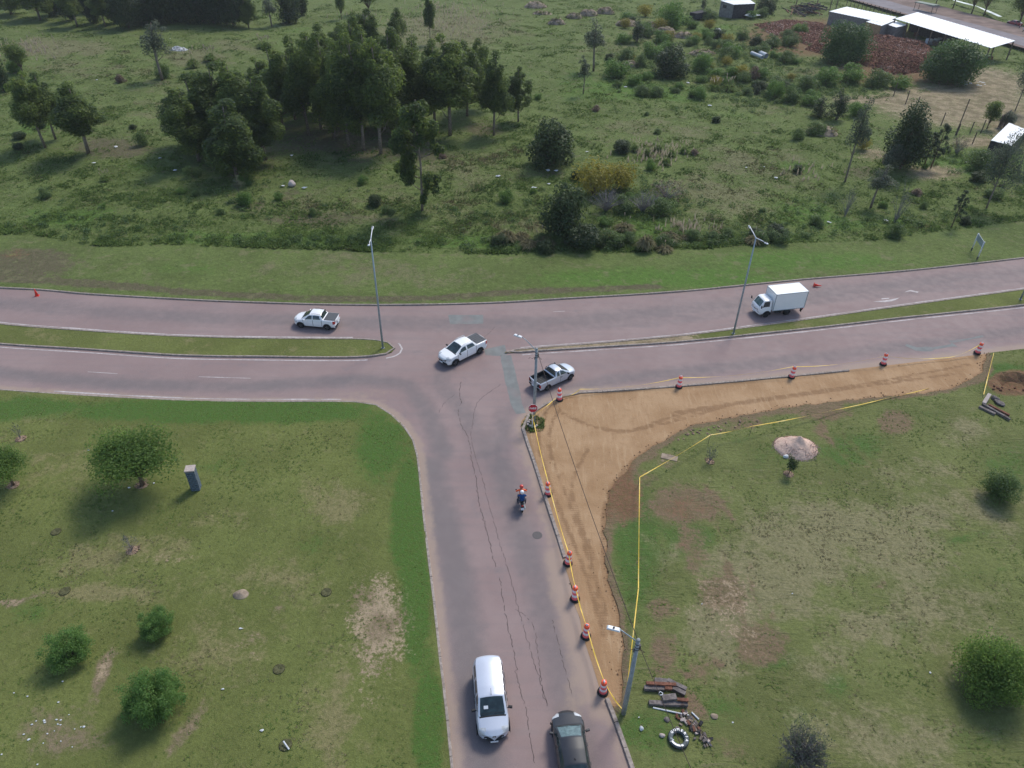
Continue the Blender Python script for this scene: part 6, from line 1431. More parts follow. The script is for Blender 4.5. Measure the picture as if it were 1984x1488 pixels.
# middle and right
T('dark', (1066, 322), 232, 108, 'big round dark green bush in the open field right of the grove', None, 'bush', 'bush', var=0); T('dark', (1090, 462), 360, 104, 'dark leafy tree on the verge edge left of the yellow bush', None, 'tree', 'tree', var=1); T('dark', (1128, 482), 425, 80, 'dark undergrowth bush right below the dark leafy tree', None, 'bush', 'bush', var=2)
T('yellow', (1150, 372), 330, 110, 'yellow flowering bush left of the bare grey shrubs', None, 'bush', 'bush'); T('yellow', (1205, 362), 325, 84, 'yellow flowering bush behind the bare grey shrubs', None, 'bush', 'bush')
T('bare', (1174, 408), 362, 72, 'bare grey shrub in front of the yellow bush', None, 'shrub', 'shrub'); T('bare', (1245, 412), 366, 74, 'bare grey shrub right of the first one', None, 'shrub', 'shrub'); T('bare2', (1290, 388), 350, 80, 'brownish half-bare shrub right of the yellow bush', None, 'shrub', 'shrub')
T('round', (1207, 402), 385, 56, 'green bush between the two bare grey shrubs', None, 'bush', 'bush'); T('round', (1280, 415), 385, 60, 'green bush right of the bare grey shrubs', None, 'bush', 'bush'); T('bright', (1260, 330), 308, 26, 'small bright green bush above the yellow one', None, 'bush', 'bush')
T('dark', (1205, 296), 270, 46, 'low dark green thicket in the field left of the plumes', None, 'bush', 'bush'); T('dryclump', (1250, 484), 442, 44, 'straw coloured grass clump at the verge edge', None, 'pampas_clump', 'grass clump', var=0); T('dryclump', (1210, 445), 425, 40, 'brown grass clump above the straw coloured one', None, 'pampas_clump', 'grass clump'); T('round', (1180, 478), 445, 60, 'grey-green bush between the dark leafy tree and the straw clump', None, 'bush', 'bush'); T('round', (1290, 478), 452, 44, 'green bush right of the straw coloured clump', None, 'bush', 'bush')
T('thin', (1150, 138), 36, 58, 'grey airy tree standing in the upper middle of the field', var=0); T('thin', (1130, 182), 105, 30, 'slender young tree in front of the grey airy tree', var=1)
T('bright', (1195, 150), 112, 64, 'light green bush right of the grey airy tree', None, 'bush', 'bush'); T('cone', (1234, 82), 37, 32, 'small dark pointed tree in front of the dry heaps', None, 'tree', 'tree'); T('bright', (1300, 54), 8, 64, 'bright green round bush behind the dry heaps', None, 'bush', 'bush', var=0); T('dark', (1298, 150), 92, 84, 'large dark green bush in the thicket below the heaps', None, 'bush', 'bush', var=0)
T('bright', (1262, 110), 84, 50, 'light green bush up left of the large dark bush', None, 'bush', 'bush'); T('bright', (1290, 98), 80, 40, 'light green bush behind the large dark bush', None, 'bush', 'bush'); T('round', (1240, 130), 106, 28, 'bush growing on the pale earth mound', None, 'bush', 'bush'); T('bright', (1360, 140), 105, 46, 'bright bush right of the large dark bush', None, 'bush', 'bush'); T('bright', (1415, 112), 83, 46, 'bright round bush left of the white tube', None, 'bush', 'bush')
T('round', (1438, 78), 58, 30, 'round bush below the white sheet at the brickyard', None, 'bush', 'bush'); T('round', (1490, 92), 68, 44, 'green bush left of the brick rubble', None, 'bush', 'bush'); T('yellow', (1405, 128), 112, 30, 'yellowish bush below the bright round bush', None, 'bush', 'bush'); T('brown', (1458, 156), 128, 30, 'reddish brown dry bush in the field', None, 'bush', 'bush'); T('bright', (1385, 152), 130, 40, 'leafy bush behind the white plumes', None, 'bush', 'bush')
T('pampas', (1384, 176), 150, 30, 'pampas clump with bright white plumes', None, 'pampas_clump', 'pampas grass', var=0); T('pampas', (1410, 176), 146, 40, 'pampas clump with grey plumes right of the white one', None, 'pampas_clump', 'pampas grass', var=1); T('cone', (1467, 183), 166, 16, 'tiny dark bush right of the pampas clumps', None, 'bush', 'bush')
T('globe', (1628, 122), 47, 106, 'round shade tree left of the brick rubble', None, 'tree', 'tree'); T('globe', (1836, 160), 83, 116, 'round shade tree in front of the long white roof', None, 'tree', 'tree')
for i, (x, y, w, t) in enumerate(((1560, 176, 50, 146), (1600, 165, 60, 132), (1650, 158, 60, 126), (1700, 168, 60, 136), (1740, 172, 50, 144), (1500, 190, 40, 158), (1530, 198, 46, 164), (1570, 205, 50, 176))): T('bright' if i % 3 else 'round', (x, y), t, w, where(x, y, f'{size_word(w)} leafy strip bush'), 'bushes below the brickyard', 'bush', 'bush')
T('cone', (1620, 232), 172, 44, 'dark pointed conifer by the sandy yard', None, 'tree', 'tree', var=0); T('cone', (1588, 226), 188, 40, 'dark shrub left of the pointed conifer', None, 'bush', 'bush', var=1); T('bright', (1660, 225), 195, 40, 'light green bush right of the pointed conifer', None, 'bush', 'bush')
T('thin', (1637, 352), 186, 52, 'tall thin eucalyptus with a long bare slanting trunk by the sandy yard', var=2); T('tall', (1744, 328), 203, 90, 'dense dark tall tree at the near edge of the sandy yard', None, 'tree', 'tree', var=0); T('willow', (1717, 338), 278, 48, 'drooping grey-green tree in front of the dense dark tall tree', None, 'tree', 'tree'); T('thin', (1687, 402), 320, 62, 'nearly transparent young tree below the drooping one', var=0)
T('pine', (1789, 326), 258, 46, 'young pine, left of two on the sandy bank'); T('pine', (1803, 326), 240, 42, 'taller young pine, right of two on the sandy bank'); T('pine', (1843, 440), 370, 36, 'small pine alone near the verge at the right'); T('broad', (1911, 403), 262, 84, 'large spreading tree with a pale leaning trunk near the right edge'); T('broad', (1972, 330), 225, 60, 'tree hiding the small white roof at the right edge'); T('leafy', (1912, 250), 195, 44, 'small tree on forked trunks in the sandy yard'); T('willow', (1944, 248), 214, 34, 'low tree right of the forked one', None, 'tree', 'tree')
T('broad', (1967, 214), 96, 52, 'tall grey-green tree at the right edge beside the sandy yard'); T('barethin', (1733, 432), 352, 38, 'thin half-bare tree near the verge'); T('barethin', (1637, 418), 358, 34, 'thin scrubby tree left of the half-bare one'); T('bare2', (1852, 300), 262, 34, 'scrubby leafless bush in the sandy yard', None, 'shrub', 'shrub'); T('yellow', (1670, 290), 268, 36, 'yellow-green bush at the left of the dense dark tall tree', None, 'bush', 'bush')
T('round', (1895, 322), 296, 70, 'green bush on the bank below the fence posts', None, 'bush', 'bush'); T('round', (1580, 262), 236, 50, 'grey scrub on the dirt mound', None, 'bush', 'bush')
T('leafy', (1440, 12), -40, 40, 'dark tree behind the grey hut', None); T('dark', (1482, 26), -6, 46, 'dark bush right of the grey hut', None, 'bush', 'bush'); T('cone', (1362, 18), -4, 14, 'dark pointed bush left of the grey hut', None, 'bush', 'bush')
for i, (b, w, lab) in enumerate((((1812, 12), 40, 'leftmost tree of the row beyond the far road'), ((1846, 16), 44, 'second tree of the row beyond the far road'), ((1882, 27), 52, 'middle tree of the row beyond the far road'), ((1906, 30), 60, 'fourth tree of the row beyond the far road with a forked trunk'), ((1974, 46), 70, 'large dark tree shading the red car'))):
    T('leafy', b, b[1]-78, w, lab, 'trees beyond the far road')
T('pampas', (376, 132), 92, 34, 'tall pampas clump right of the white rubbish heap', None, 'pampas_clump', 'pampas grass', var=1); T('pampas', (408, 118), 88, 32, 'pampas clump right of the tall one', None, 'pampas_clump', 'pampas grass', var=0); T('pampas', (512, 92), 68, 36, 'pampas clump with a row of pale plumes left of the grove', None, 'pampas_clump', 'pampas grass', var=0); T('pampas', (205, 350), 328, 26, 'small pampas clump in the lower left of the field', None, 'pampas_clump', 'pampas grass', var=0)
for i, (x, y) in enumerate(((1230, 292), (1275, 292), (1300, 302), (1290, 318), (1325, 296), (1255, 300))): T('pampas', (x, y), y-24, 24, 'pampas tuft with thin pale plumes in the middle of the field', 'pampas tufts in mid field', 'pampas_clump', 'pampas grass')
T('round', (375, 345), 318, 40, 'green bush at the foot of the front clump', None, 'bush', 'bush'); T('round', (275, 282), 255, 32, 'dark green bush on the bare earth right of the pair', None, 'bush', 'bush'); T('round', (435, 340), 318, 26, 'small bush under the leaning eucalyptus', None, 'bush', 'bush')
r = random.Random(33)
for k in range(70):                                                # single low shrubs dotted over the field
    x, y = r.uniform(20, 1950), r.uniform(150, 462)
    if 480 < x < 1020 and y < 300: continue
    if x > 1640 and y < 300: continue
    w = r.uniform(14, 34)*(.6+y/700); kd = r.choice(['round', 'round', 'dark', 'bright', 'round', 'brown']); T(kd, (x, y), y-w*r.uniform(.5, .75), w, where(x, y, f'{size_word(w)} {LOOK[kd]} shrub'), 'low shrubs of the field', 'shrub', 'shrub')
for k in range(80):                                                # thicket round the heaps, upper right
    x = r.uniform(1170, 1570); y = r.uniform(30, 190)
    w = r.uniform(18, 44); kd = r.choice(['bright', 'round', 'bright', 'dark', 'yellow', 'round']); T(kd, (x, y), y-w*r.uniform(.4, .6), w, where(x, y, f'{size_word(w)} {LOOK[kd]} bush'), 'bushes of the dumping ground', 'bush', 'bush')
for k in range(34):                                                # overgrown edge above the verge
    x = r.uniform(960, 1560); y = 486-max(0, (x-1320)*.085)-r.uniform(0, 26)
    w = r.uniform(26, 52); kd = r.choice(['round', 'dark', 'round', 'dryclump']); T(kd, (x, y), y-w*r.uniform(.4, .6), w, where(x, y, f'{size_word(w)} {LOOK[kd]} edge bush'), 'bushes along the verge edge', 'bush', 'bush')

# trees and bushes on the mown lawns
def ring(b, rad, seed, parent):
    r = random.Random(seed); m = MB(); m.lathe([(rad*.95, -.01), (rad*.6, .035), (.02, .02)], 16)
    for k in range(44):
        a = r.uniform(0, 6.283); q = rad*r.gauss(.72, .2); z = r.uniform(.025, .07); m.box((q*math.cos(a), q*math.sin(a), .02), (z*2, z*1.4, z*1.6), r.uniform(0, 3), r.uniform(-.5, .5), .7)
    return m.obj('mulch_ring', MAT['mulch'], parent)
LT = roundtree(401, 5.2, 6.6, 15000, 'l_lawn', .19, 60, .34, .60, 'bark', .5, .45); LT2 = roundtree(402, 4.2, 5.4, 9000, 'l_lawn', .18, 40, .34, .6, 'bark', .5, .45); LB = roundtree(403, 3., 4.4, 17000, 'l_lawn', .14, 60, .02, .9, 'bark', .5, .5); LD = roundtree(404, 3.4, 3.6, 9000, 'l_bush', .15, 50, .06, .9, 'bark', .5, .45)
def softbush(seed, H, W, n, size):
    a = roundtree(seed, H, W, n, 'l_feather', size, 110, .02, .95, 'bark', .45, .15); return a
FE = [softbush(411, 2.2, 2.6, 15000, .085), softbush(412, 2.2, 2.8, 12000, .09), softbush(413, 2.4, 4.0, 17000, .12)]
def lawn_plant(pr, base, top, wpx, H, W, name, label, cat, rr=0.0, sc_h=None):
    if cat == 'bush': b, w, h = ball_fit(base, top, wpx, .78); b.z = .1
    else: b = G0(base[0], base[1], .1); h = sc_h or height_to(b, top); w = wpx/pxm(b)
    t = empty(name, b, random.uniform(0, 6.28), label, cat); t.scale = (w/W, w/W, h/H)
    if pr[0]: link('trunk' if pr[0].name.startswith('trunk') else 'stem', pr[0], t)
    if pr[1]: link('crown', pr[1], t)
    if rr: o = ring(b, rr*W/w, int(base[0]), t)
    return t
lawn_plant(LT, (276, 940), 834, 182, 5.2, 6.6, 'tree', 'spreading green shade tree with an earth ring at its foot, left of the pillar', 'tree', .55, 4.5)
lawn_plant(LT2, (26, 940), 880, 104, 4.2, 5.4, 'tree', 'small green tree with an earth ring, cut by the left edge', 'tree', .5, 3.0)
lawn_plant(FE[0], (308, 1238), 1170, 80, 2.2, 2.6, 'bush', 'compact dark green bush on the lower left lawn', 'bush')
lawn_plant(FE[1], (142, 1285), 1208, 108, 2.2, 2.8, 'bush', 'loose green bush nearest the lower left corner path', 'bush')
lawn_plant(FE[2], (306, 1385), 1300, 136, 2.4, 4.0, 'bush', 'wide feathery green bush at the bottom of the left lawn', 'bush')
lawn_plant(LB, (1910, 1358), 1217, 160, 3., 4.4, 'bush', 'large bright green bush on the right lawn near the right edge', 'bush')
lawn_plant(LD, (1930, 970), 906, 80, 3.4, 3.6, 'bush', 'small dense dark bush in the upper right lawn near the right edge', 'bush')
lawn_plant(roundtree(405, 2.4, 2.2, 1300, 'l_dark', .15, 14, .18, .9, 'bark', .5, .3), (1528, 918), 884, 36, 2.4, 2.2, 'shrub', 'little round shrub with an earth ring below the gravel heap', 'shrub', .42)
lawn_plant(bare(421, 1.7, 1.5, 'twig', 16, 160, 'l_thin'), (1375, 894), 862, 24, 1.7, 1.5, 'sapling', 'small half-bare sapling with an earth ring inside the tape corner', 'sapling', .40)
lawn_plant(bare(422, 1.6, 1.5, 'twig', 18, 60, 'l_thin'), (256, 1066), 1036, 36, 1.6, 1.5, 'sapling', 'bare sapling in a ring of stones in the middle of the left lawn', 'sapling', .46)
lawn_plant(bare(423, 1.6, 1.2, 'twig', 12, 40, 'l_thin'), (40, 850), 820, 20, 1.6, 1.2, 'sapling', 'bare sapling in an earth ring at the upper left of the left lawn', 'sapling', .46)
lawn_plant(bare(424, 1.5, 3.4, 'twig', 170, 1000, 'l_thin'), (1545, 1478), 1425, 92, 1.5, 3.4, 'shrub', 'grey leafless shrub at the bottom of the right lawn', 'shrub')
for i, (x, y, lab) in enumerate(((540, 1296, 'round hole with a grassy rim near the middle of the left lawn'), (632, 1147, 'shallow round hole beside the dry patch'), (125, 1145, 'shallow earth hole at the end of the worn streak on the left lawn'), (108, 1030, 'small dark hole in the upper left lawn'), (553, 1443, 'round hole with a white stick in it at the bottom of the left lawn'))):
    m = MB(); m.lathe([(.36, -.03), (.31, .012), (.26, .004), (.19, -.02), (.01, -.025)], 20); o = m.obj('planting_hole', MAT['mud'], None, True, loc=G0(x, y, .135)); tag(o, lab, 'hole', 'planting holes in the left lawn')
tag(heap('earth_mound', G0(467, 1152, .1), .55, .42, .24, MAT['drymound'], 15, .5), 'small mound of loose pinkish earth on the left lawn', 'mound')
A, B = G0(549, 1436, .30), G0(560, 1452, .16); tag(MB().tube([(0, 0, 0), B-A], .045, 8).obj('stick', MAT['litter'], loc=A), 'white stick lying in the hole at the bottom of the left lawn', 'stick')
# ================================================================== heaps, rubbish and sheds of the far field
HEAPS = []
for i, (x, y, w, h, lab) in enumerate(((1078, 46, 36, 16, 'dry grassy heap, lowest on the left of the dumped row'), (1112, 34, 34, 14, 'dry heap right of the lowest one on the left'), (1140, 30, 40, 18, 'dry heap with a peak in the middle of the left group'), (1172, 26, 40, 18, 'dry heap at the right of the left group'), (1214, 48, 44, 16, 'dry heap behind the small dark pointed tree'), (1258, 54, 36, 18, 'dry heap right of the small dark pointed tree'), (1287, 64, 48, 18, 'long dry heap below the bright round bush'), (1324, 72, 44, 16, 'dry heap at the right end of the dumped row'), (1038, 12, 44, 14, 'dry heap at the top edge'), (1050, 27, 40, 9, 'flat dry heap below the one at the top edge'), (1222, 128, 40, 16, 'pale earth mound left of the large dark bush'), (1362, 104, 56, 12, 'low pale heap of rubble above the bright bush'), (1592, 258, 66, 22, 'brown dirt mound with grey scrub left of the sandy yard'))):
    b = G(x, y); s = pxm(b); o = heap('dry_heap', b-Vector((0, 0, .1)), w/2/s, w/2/s*.8, h/s*.62, MAT['drymound'], 60+i, .35, n=26, pw=2.6); HEAPS.append((b.x, b.y, b.z-.1, w/2/s, h/s*.62)); tag(o, lab, 'heap', 'dumped heaps in the field')
b = G(347, 96); tag(heap('rubbish_heap', b, 2.4, 1.5, .6, M('grey_rubbish', (.36, .37, .38), .9, .6, 1.5, .1, dirt=(.12, .11, .10)), 91, .9, n=26), 'heap of white rubbish left of the tall pampas clump', 'rubbish heap')
b = G(566, 360); tag(rock(b+Vector((0, 0, .35)), (.6, .5, .42), MAT['cap'], 'x', 'stump', None, 92, 'pale_stump'), 'pale hollow stump lying under the trees', 'stump')
r = random.Random(77)
def scrap(p, s, lab, grp, mat='litter', k=0):
    m = MB(); pts = [(s*(math.cos(a)+r.uniform(-.3, .3)), s*.7*(math.sin(a)+r.uniform(-.3, .3)), s*r.uniform(.05, .4)) for a in (0, 1.2, 2.4, 3.6, 4.9)]
    m.add(pts+[(0, 0, s*.5), ], [(i, (i+1) % 5, 5) for i in range(5)]); o = m.obj('litter_scrap', MAT[mat], loc=p); o.modifiers.new('thick', 'SOLIDIFY').thickness = .015; return tag(o, lab, 'litter', grp)
for x, y in ((340, 332), (548, 362), (590, 366), (1510, 445), (1607, 433), (1503, 346), (1445, 326), (1605, 432), (1716, 430), (965, 343), (1035, 366), (1062, 332), (1078, 333), (1137, 296), (1063, 358), (490, 323), (565, 303), (310, 308), (225, 286), (182, 318), (188, 156), (330, 76), (1212, 170), (1375, 206), (1332, 162), (1870, 316), (1790, 325), (1710, 348), (1480, 325)):
    scrap(G(x, y)+Vector((0, 0, .12)), r.uniform(.18, .42), 'scrap of white litter lying in the rough field', 'litter in the field')
for k in range(26):
    scrap(G0(r.gauss(95, 45), r.gauss(1405, 40), .12), r.uniform(.04, .09), 'tiny white scrap of litter in the lower left corner', 'litter in the lower left corner')
for x, y in ((171, 872), (298, 936), (432, 1335), (508, 1415), (467, 1218), (218, 990), (250, 945)): scrap(G0(x, y, .13), r.uniform(.06, .13), 'white scrap of paper on the left lawn', 'paper scraps on the left lawn')
for x, y in ((1238, 1390), (1360, 1170), (1535, 1150), (1802, 1303), (1288, 1330), (1420, 1400)): scrap(G0(x, y, .14), r.uniform(.05, .09), 'white scrap of paper on the right lawn', 'paper scraps on the right lawn')
# white tubes and barrels in the thicket
for a, b, rr, lab in (((1462, 104), (1484, 113), .55, 'white concrete tube lying in the weeds'), ((1455, 108), (1476, 116), .4, 'second white tube lying below the larger one')):
    A, B = G(*a)+Vector((0, 0, .6)), G(*b)+Vector((0, 0, .55)); m = MB(); m.tube([(0, 0, 0), B-A], rr, 14, False); m.tube([(0, 0, 0), B-A], rr*.86, 14, False); tag(m.obj('concrete_tube', MAT['litter'], loc=A, smooth=True), lab, 'tube')
b = G(1389, 72); m = MB(); m.lathe([(.7, 0), (.75, 1.6), (.5, 2.0), (.1, 2.1)], 14); tag(m.obj('water_tank', MAT['litter'], loc=b, smooth=True), 'upright white tank standing in the weeds below the hut', 'tank')
b = G(1352, 38); t = empty('scrap_trailer', b, .7, 'black wrecked trailer in the weeds left of the hut', 'trailer'); m = MB(); m.box((0, 0, 1.2), (5.0, 2.4, 1.5)); o = m.obj('body', MAT['darkjunk'], t); bev(o, .1); m = MB(); m.tube([(2.5, 0, .8), (4.5, .3, .2)], .12, 6); m.obj('drawbar', MAT['litter'], t)
for x in (-1, 1):
    for y in (-1.15, 1.15): MB().lathe([(.1, -.12), (.45, -.12), (.45, .12), (.1, .12)], 14, 'Y').obj('wheel', MAT['tyre'], t, loc=(x*1.2, y, .45))
b = G(1452, 36); tag(scrap(b+Vector((0, 0, .4)), 2.4, 'x', None), 'crumpled white sheet on the bushes right of the hut', 'sheet')
b = G(1893, 164)
for k in range(14): scrap(b+Vector((r.gauss(0, 2.0), r.gauss(0, 1.2), .25)), r.uniform(.25, .5), 'white sheet of scrap heaped in the sandy yard', 'white scrap in the sandy yard')

def wall_between(parent, A, B, h, mat, th=.2, z0=-.3, name='wall', courses=0):
    d = B-A; a = math.atan2(d.y, d.x); L = math.hypot(d.x, d.y); o = MB().box((0, 0, 0), (L, th, h-z0)).obj(name, mat, parent, loc=((A.x+B.x)/2, (A.y+B.y)/2, (h+z0)/2), rot=(0, 0, a)); return o
def roof_sheet(parent, Q, mat, th=.06, rib=.45, name='roof'):
    """Q: four corners (a b c d), ribs run from edge ab to edge dc"""
    a, b, c, d = [Vector(q) for q in Q]; n = max(2, int((b-a).length/rib)); vs = []; fs = []
    for i in range(n*2+1):
        t = i/(n*2); up_ = Vector((0, 0, .05 if i % 2 else 0))
        for p in (a.lerp(b, t)+up_, d.lerp(c, t)+up_): vs += [p, p-Vector((0, 0, th))]
    for i in range(n*2):
        k = 4*i; fs += [(k, k+4, k+6, k+2), (k+1, k+3, k+7, k+5), (k, k+1, k+5, k+4), (k+2, k+6, k+7, k+3)]
    fs += [(0, 2, 3, 1), (8*n, 8*n+1, 8*n+3, 8*n+2)]
    return MB().add(vs, fs).obj(name, mat, parent)
# long open shed: roof on posts, clutter beneath
Z1, Z2 = 3.6, 4.3
Q = [G0(1733, 36, Z1), G0(1920, 93, Z1), G0(1967, 79, Z2), G0(1777, 23.5, Z2)]
sh = empty('open_shed', (0, 0, 0), 0, 'long open shed with a dazzling white sheet roof on posts', 'shed')
roof_sheet(sh, Q, MAT['roofwhite'], rib=1.1)
for k in range(8):
    t = .01+.98*k/7; p = Q[0].lerp(Q[1], t); MB().box((p.x+.1, p.y+.15, Z1/2-.1), (.22, .22, Z1+.1)).obj('post', MAT['woodpost'], sh)
    p = Q[3].lerp(Q[2], t); MB().box((p.x-.1, p.y-.15, Z2/2-.1), (.22, .22, Z2+.1)).obj('post', MAT['woodpost'], sh)
bk0, bk1 = Q[3].lerp(Q[0], .25), Q[2].lerp(Q[1], .25); wall_between(sh, bk0.lerp(bk1, .02), bk0.lerp(bk1, .55), 3.3, MAT['darkjunk'], .2)
wall_between(sh, Q[0].lerp(Q[1], .86)+Vector((-1.5, -1.5, 0)), Q[0].lerp(Q[1], 1.0)+Vector((-2.5, -1, 0)), 1.7, MAT['greywall'], .3, name='low_wall')
sp_ = [G(1890, 112), G(1915, 118), G(1935, 122)]
rr = random.Random(5)
for k in range(30):
    t, u = rr.uniform(.1, .95), rr.uniform(.1, .75); p = Q[0].lerp(Q[1], t).lerp(Q[3].lerp(Q[2], t), u); s = rr.uniform(.4, 1.3)
    o = MB().box((0, 0, 0), (s*rr.uniform(.6, 1.6), s, s*rr.uniform(.5, 1.2))).obj('stored_crate', rr.choice([MAT['darkjunk'], MAT['greywall'], MAT['litter'], MAT['woodpost'], MAT['rust']]), None, loc=(p.x, p.y, s*.5), rot=(0, 0, rr.uniform(0, 3))); tag(o, 'odd box or scrap stored in the shade under the long white roof', 'crate', 'things stored under the long roof')
# lower huts left of it
def hut(corners, h0, h1, wallm, label, name='shed', roofm='roofwhite', oh=.3):
    """corners: four roof-corner pixels (near-left, near-right, far-right, far-left)"""
    Z = [h0, h0, h1, h1]; P = [G0(x, y, z) for (x, y), z in zip(corners, Z)]; c = sum(P, Vector())/4
    t = empty(name, (0, 0, 0), 0, label, 'shed'); roof_sheet(t, P, MAT[roofm], rib=1.0)
    I = [p.lerp(c, .04) for p in P]
    for a, b in ((0, 1), (1, 2), (2, 3), (3, 0)): wall_between(t, Vector((I[a].x, I[a].y, 0)), Vector((I[b].x, I[b].y, 0)), min(Z[a], Z[b])-.12, wallm[a] if isinstance(wallm, (list, tuple)) else wallm, .2)
    return t, I
t, I = hut([(1606, 22), (1716, 45), (1737, 33), (1640, 13)], 3.0, 3.3, MAT['greywall'], 'low grey block shed with a white sheet roof left of the long open one')
t2, I2 = hut([(1678, 42), (1708, 50), (1733, 40), (1708, 32)], 2.9, 3.1, [MAT['tanwall'], MAT['greywall'], MAT['greywall'], MAT['tanwall']], 'small tan-walled lean-to with a white roof between the two larger sheds')
t3, I3 = hut([(1708, 44), (1736, 53), (1760, 48), (1734, 40)], 2.6, 2.8, MAT['greywall'], 'small lean-to at the left end of the long white roof')
# hut at the top edge
t4, I4 = hut([(1422, 9), (1464, 7), (1452, -1), (1396, 1)], 4.0, 4.2, [MAT['darkjunk'], MAT['greywall'], MAT['greywall'], MAT['greywall']], 'grey hut with a pale sheet roof at the top edge', 'hut')
m = MB(); a, b = I4[3], I4[0]; q = a.lerp(b, .35); d = (b-a); m.box((q.x, q.y, 3.0), (1.5, .32, .8), math.atan2(d.y, d.x)); m.obj('window', MAT['darkjunk'], t4)
# burnt wood stacks beside the hut
rr = random.Random(15)
wp = empty('scrap_wood_stack', G(1560, 30), 0, 'dark stack of scrap timber and poles at the top of the brickyard', 'wood stack')
for k in range(70):
    q = G0(rr.uniform(1522, 1592), rr.uniform(14, 32), 0)-G(1560, 30); L = rr.uniform(2, 5); z = rr.uniform(.2, 1.8)
    MB().box((0, 0, 0), (L, rr.uniform(.12, .35), rr.uniform(.1, .3))).obj('timber', rr.choice([MAT['darkjunk'], MAT['darkjunk'], MAT['woodpost'], MAT['rust']]), wp, loc=(q.x, q.y, z), rot=(rr.uniform(-.2, .2), rr.uniform(-.3, .3), rr.uniform(0, 3)))
for x, y, tp in ((1538, 28, -20), (1605, 28, -14), (1618, 22, -10), (1580, 20, -18)):
    b = G(x, y); tag(MB().tube([(0, 0, -.2), (.1, 0, height_to(b, tp))], .13, 6).obj('pole', MAT['woodpost'], loc=b), 'bare wooden pole standing in the scrap timber yard', 'pole', 'poles of the timber yard')
# brick rubble: uneven ground of chips
def rubble(name, px_poly, n, hmax, seed, label, sm=(.18, .5)):
    r = np.random.default_rng(seed); xs, ys = zip(*px_poly); X = r.uniform(min(xs), max(xs), n*3); Y = r.uniform(min(ys), max(ys), n*3)
    poly = [Vector((a, b, 0)) for a, b in px_poly]; k = inside(X, Y, poly); X, Y = X[k][:n], Y[k][:n]; ln = dist_line(X, Y, poly+[poly[0]])
    P = np.array([tuple(G(a, b)) for a, b in zip(X, Y)]); hz = hmax*sstep(0, 14, ln)*(.3+1.2*fbm(P[:, 0]/4, P[:, 1]/4, 3, seed)); P[:, 2] += hz*.9
    n = len(P); s = r.uniform(sm[0], sm[1], n); B = np.array([(-1, -1, -1), (1, -1, -1), (1, 1, -1), (-1, 1, -1), (-1, -1, 1), (1, -1, 1), (1, 1, 1), (-1, 1, 1)], float)*np.array([1, .55, .45])
    A = r.normal(size=(n, 3, 3)); Qm, _ = np.linalg.qr(A); V = (np.einsum('nij,kj->nki', Qm, B)*s[:, None, None]*.5+P[:, None]).reshape(-1, 3)
    Fb = np.array([(0, 3, 2, 1), (4, 5, 6, 7), (0, 1, 5, 4), (1, 2, 6, 5), (2, 3, 7, 6), (3, 0, 4, 7)]); F = (Fb[None]+8*np.arange(n)[:, None, None]).reshape(-1, 4)
    o = link(name, np_mesh(name, V, F, MAT['brickchip'], None, {'tint': np.repeat(np.clip(r.uniform(0, 1, n)*.7+.5*(fbm(P[:, 0]/5, P[:, 1]/5, 3, seed+3)-.25), 0, 1), 6)})); o['kind'] = 'stuff'; return tag(o, label, 'rubble')
rubble('brick_rubble', [(1462, 48), (1520, 38), (1590, 44), (1620, 60), (1600, 84), (1580, 95), (1540, 78), (1490, 66)], 4200, .7, 1, 'spread of broken red bricks left of the round shade tree')
rubble('brick_rubble', [(1668, 68), (1720, 66), (1790, 80), (1812, 100), (1786, 140), (1740, 146), (1690, 132), (1655, 124), (1560, 96), (1575, 82), (1640, 90)], 6500, 1.5, 2, 'high heap of broken red bricks in front of the long white roof')
for k in range(60):                                                # the chips that show singly at the near edge of the heap
    rr_ = random.Random(900+k); b = G(rr_.uniform(1690, 1780), rr_.uniform(118, 146)); s = rr_.uniform(.3, .6)
    o = MB().box((0, 0, 0), (s, s*.6, s*.45)).obj('broken_brick', MAT['brickchip'], loc=b+Vector((0, 0, .35)), rot=(rr_.uniform(-.6, .6), rr_.uniform(-.6, .6), rr_.uniform(0, 3))); tag(o, 'broken red brick at the near edge of the high heap', 'brick', 'broken bricks at the heap edge')
# fence posts of the sandy yard and along the far road
for i, (x, y, t, lab) in enumerate(((1731, 186, 160, None), (1754, 202, 176, None), (1773, 215, 187, None), (1823, 243, 218, None), (1851, 262, 192, 'tall thin pole in the sandy yard, leaning right'), (1853, 262, 240, None), (1879, 258, 236, None), (1884, 278, 256, None), (1900, 258, 232, None))):
    b = G(x, y); h = height_to(b, t); tag(MB().tube([(0, 0, -.2), (.12 if lab else .04, 0, h)], .09, 6).obj('fence_post', MAT['woodpost'], loc=b), lab or 'weathered fence post standing in the sandy yard', 'post', None if lab else 'fence posts of the sandy yard')
b0, b1 = G(1640, 10), G(1740, 38)
for k in range(14):
    p = b0.lerp(b1, k/13); tag(MB().tube([(0, 0, -.2), (.03, 0, 2.0)], .10, 5).obj('fence_post', MAT['woodpost'], loc=p), 'fence post in the row between the far road and the sheds', 'post', 'fence posts along the far road')
for z in (.8, 1.3, 1.8):
    tag(MB().tube([b0+Vector((0, 0, z)), b1+Vector((0, 0, z))], .012, 4).obj('fence_wire', MAT['iron']), 'fence wire strung along the posts by the far road', 'wire', 'fence wires along the far road')
t5, I5 = hut([(1920, 272), (1960, 282), (1990, 252), (1955, 238)], 2.8, 3.0, MAT['darkjunk'], 'small hut with a white roof behind the tree at the right edge', 'hut')
b = G(1932, 250); w = wall_between(None, b, G(1950, 238), 2.2, MAT['woodpost'], .1, name='board_screen'); tag(w, 'dark lattice screen beside the low tree in the sandy yard', 'screen')
m = MB(); a, b = G(1745, 28), G(1800, 26)
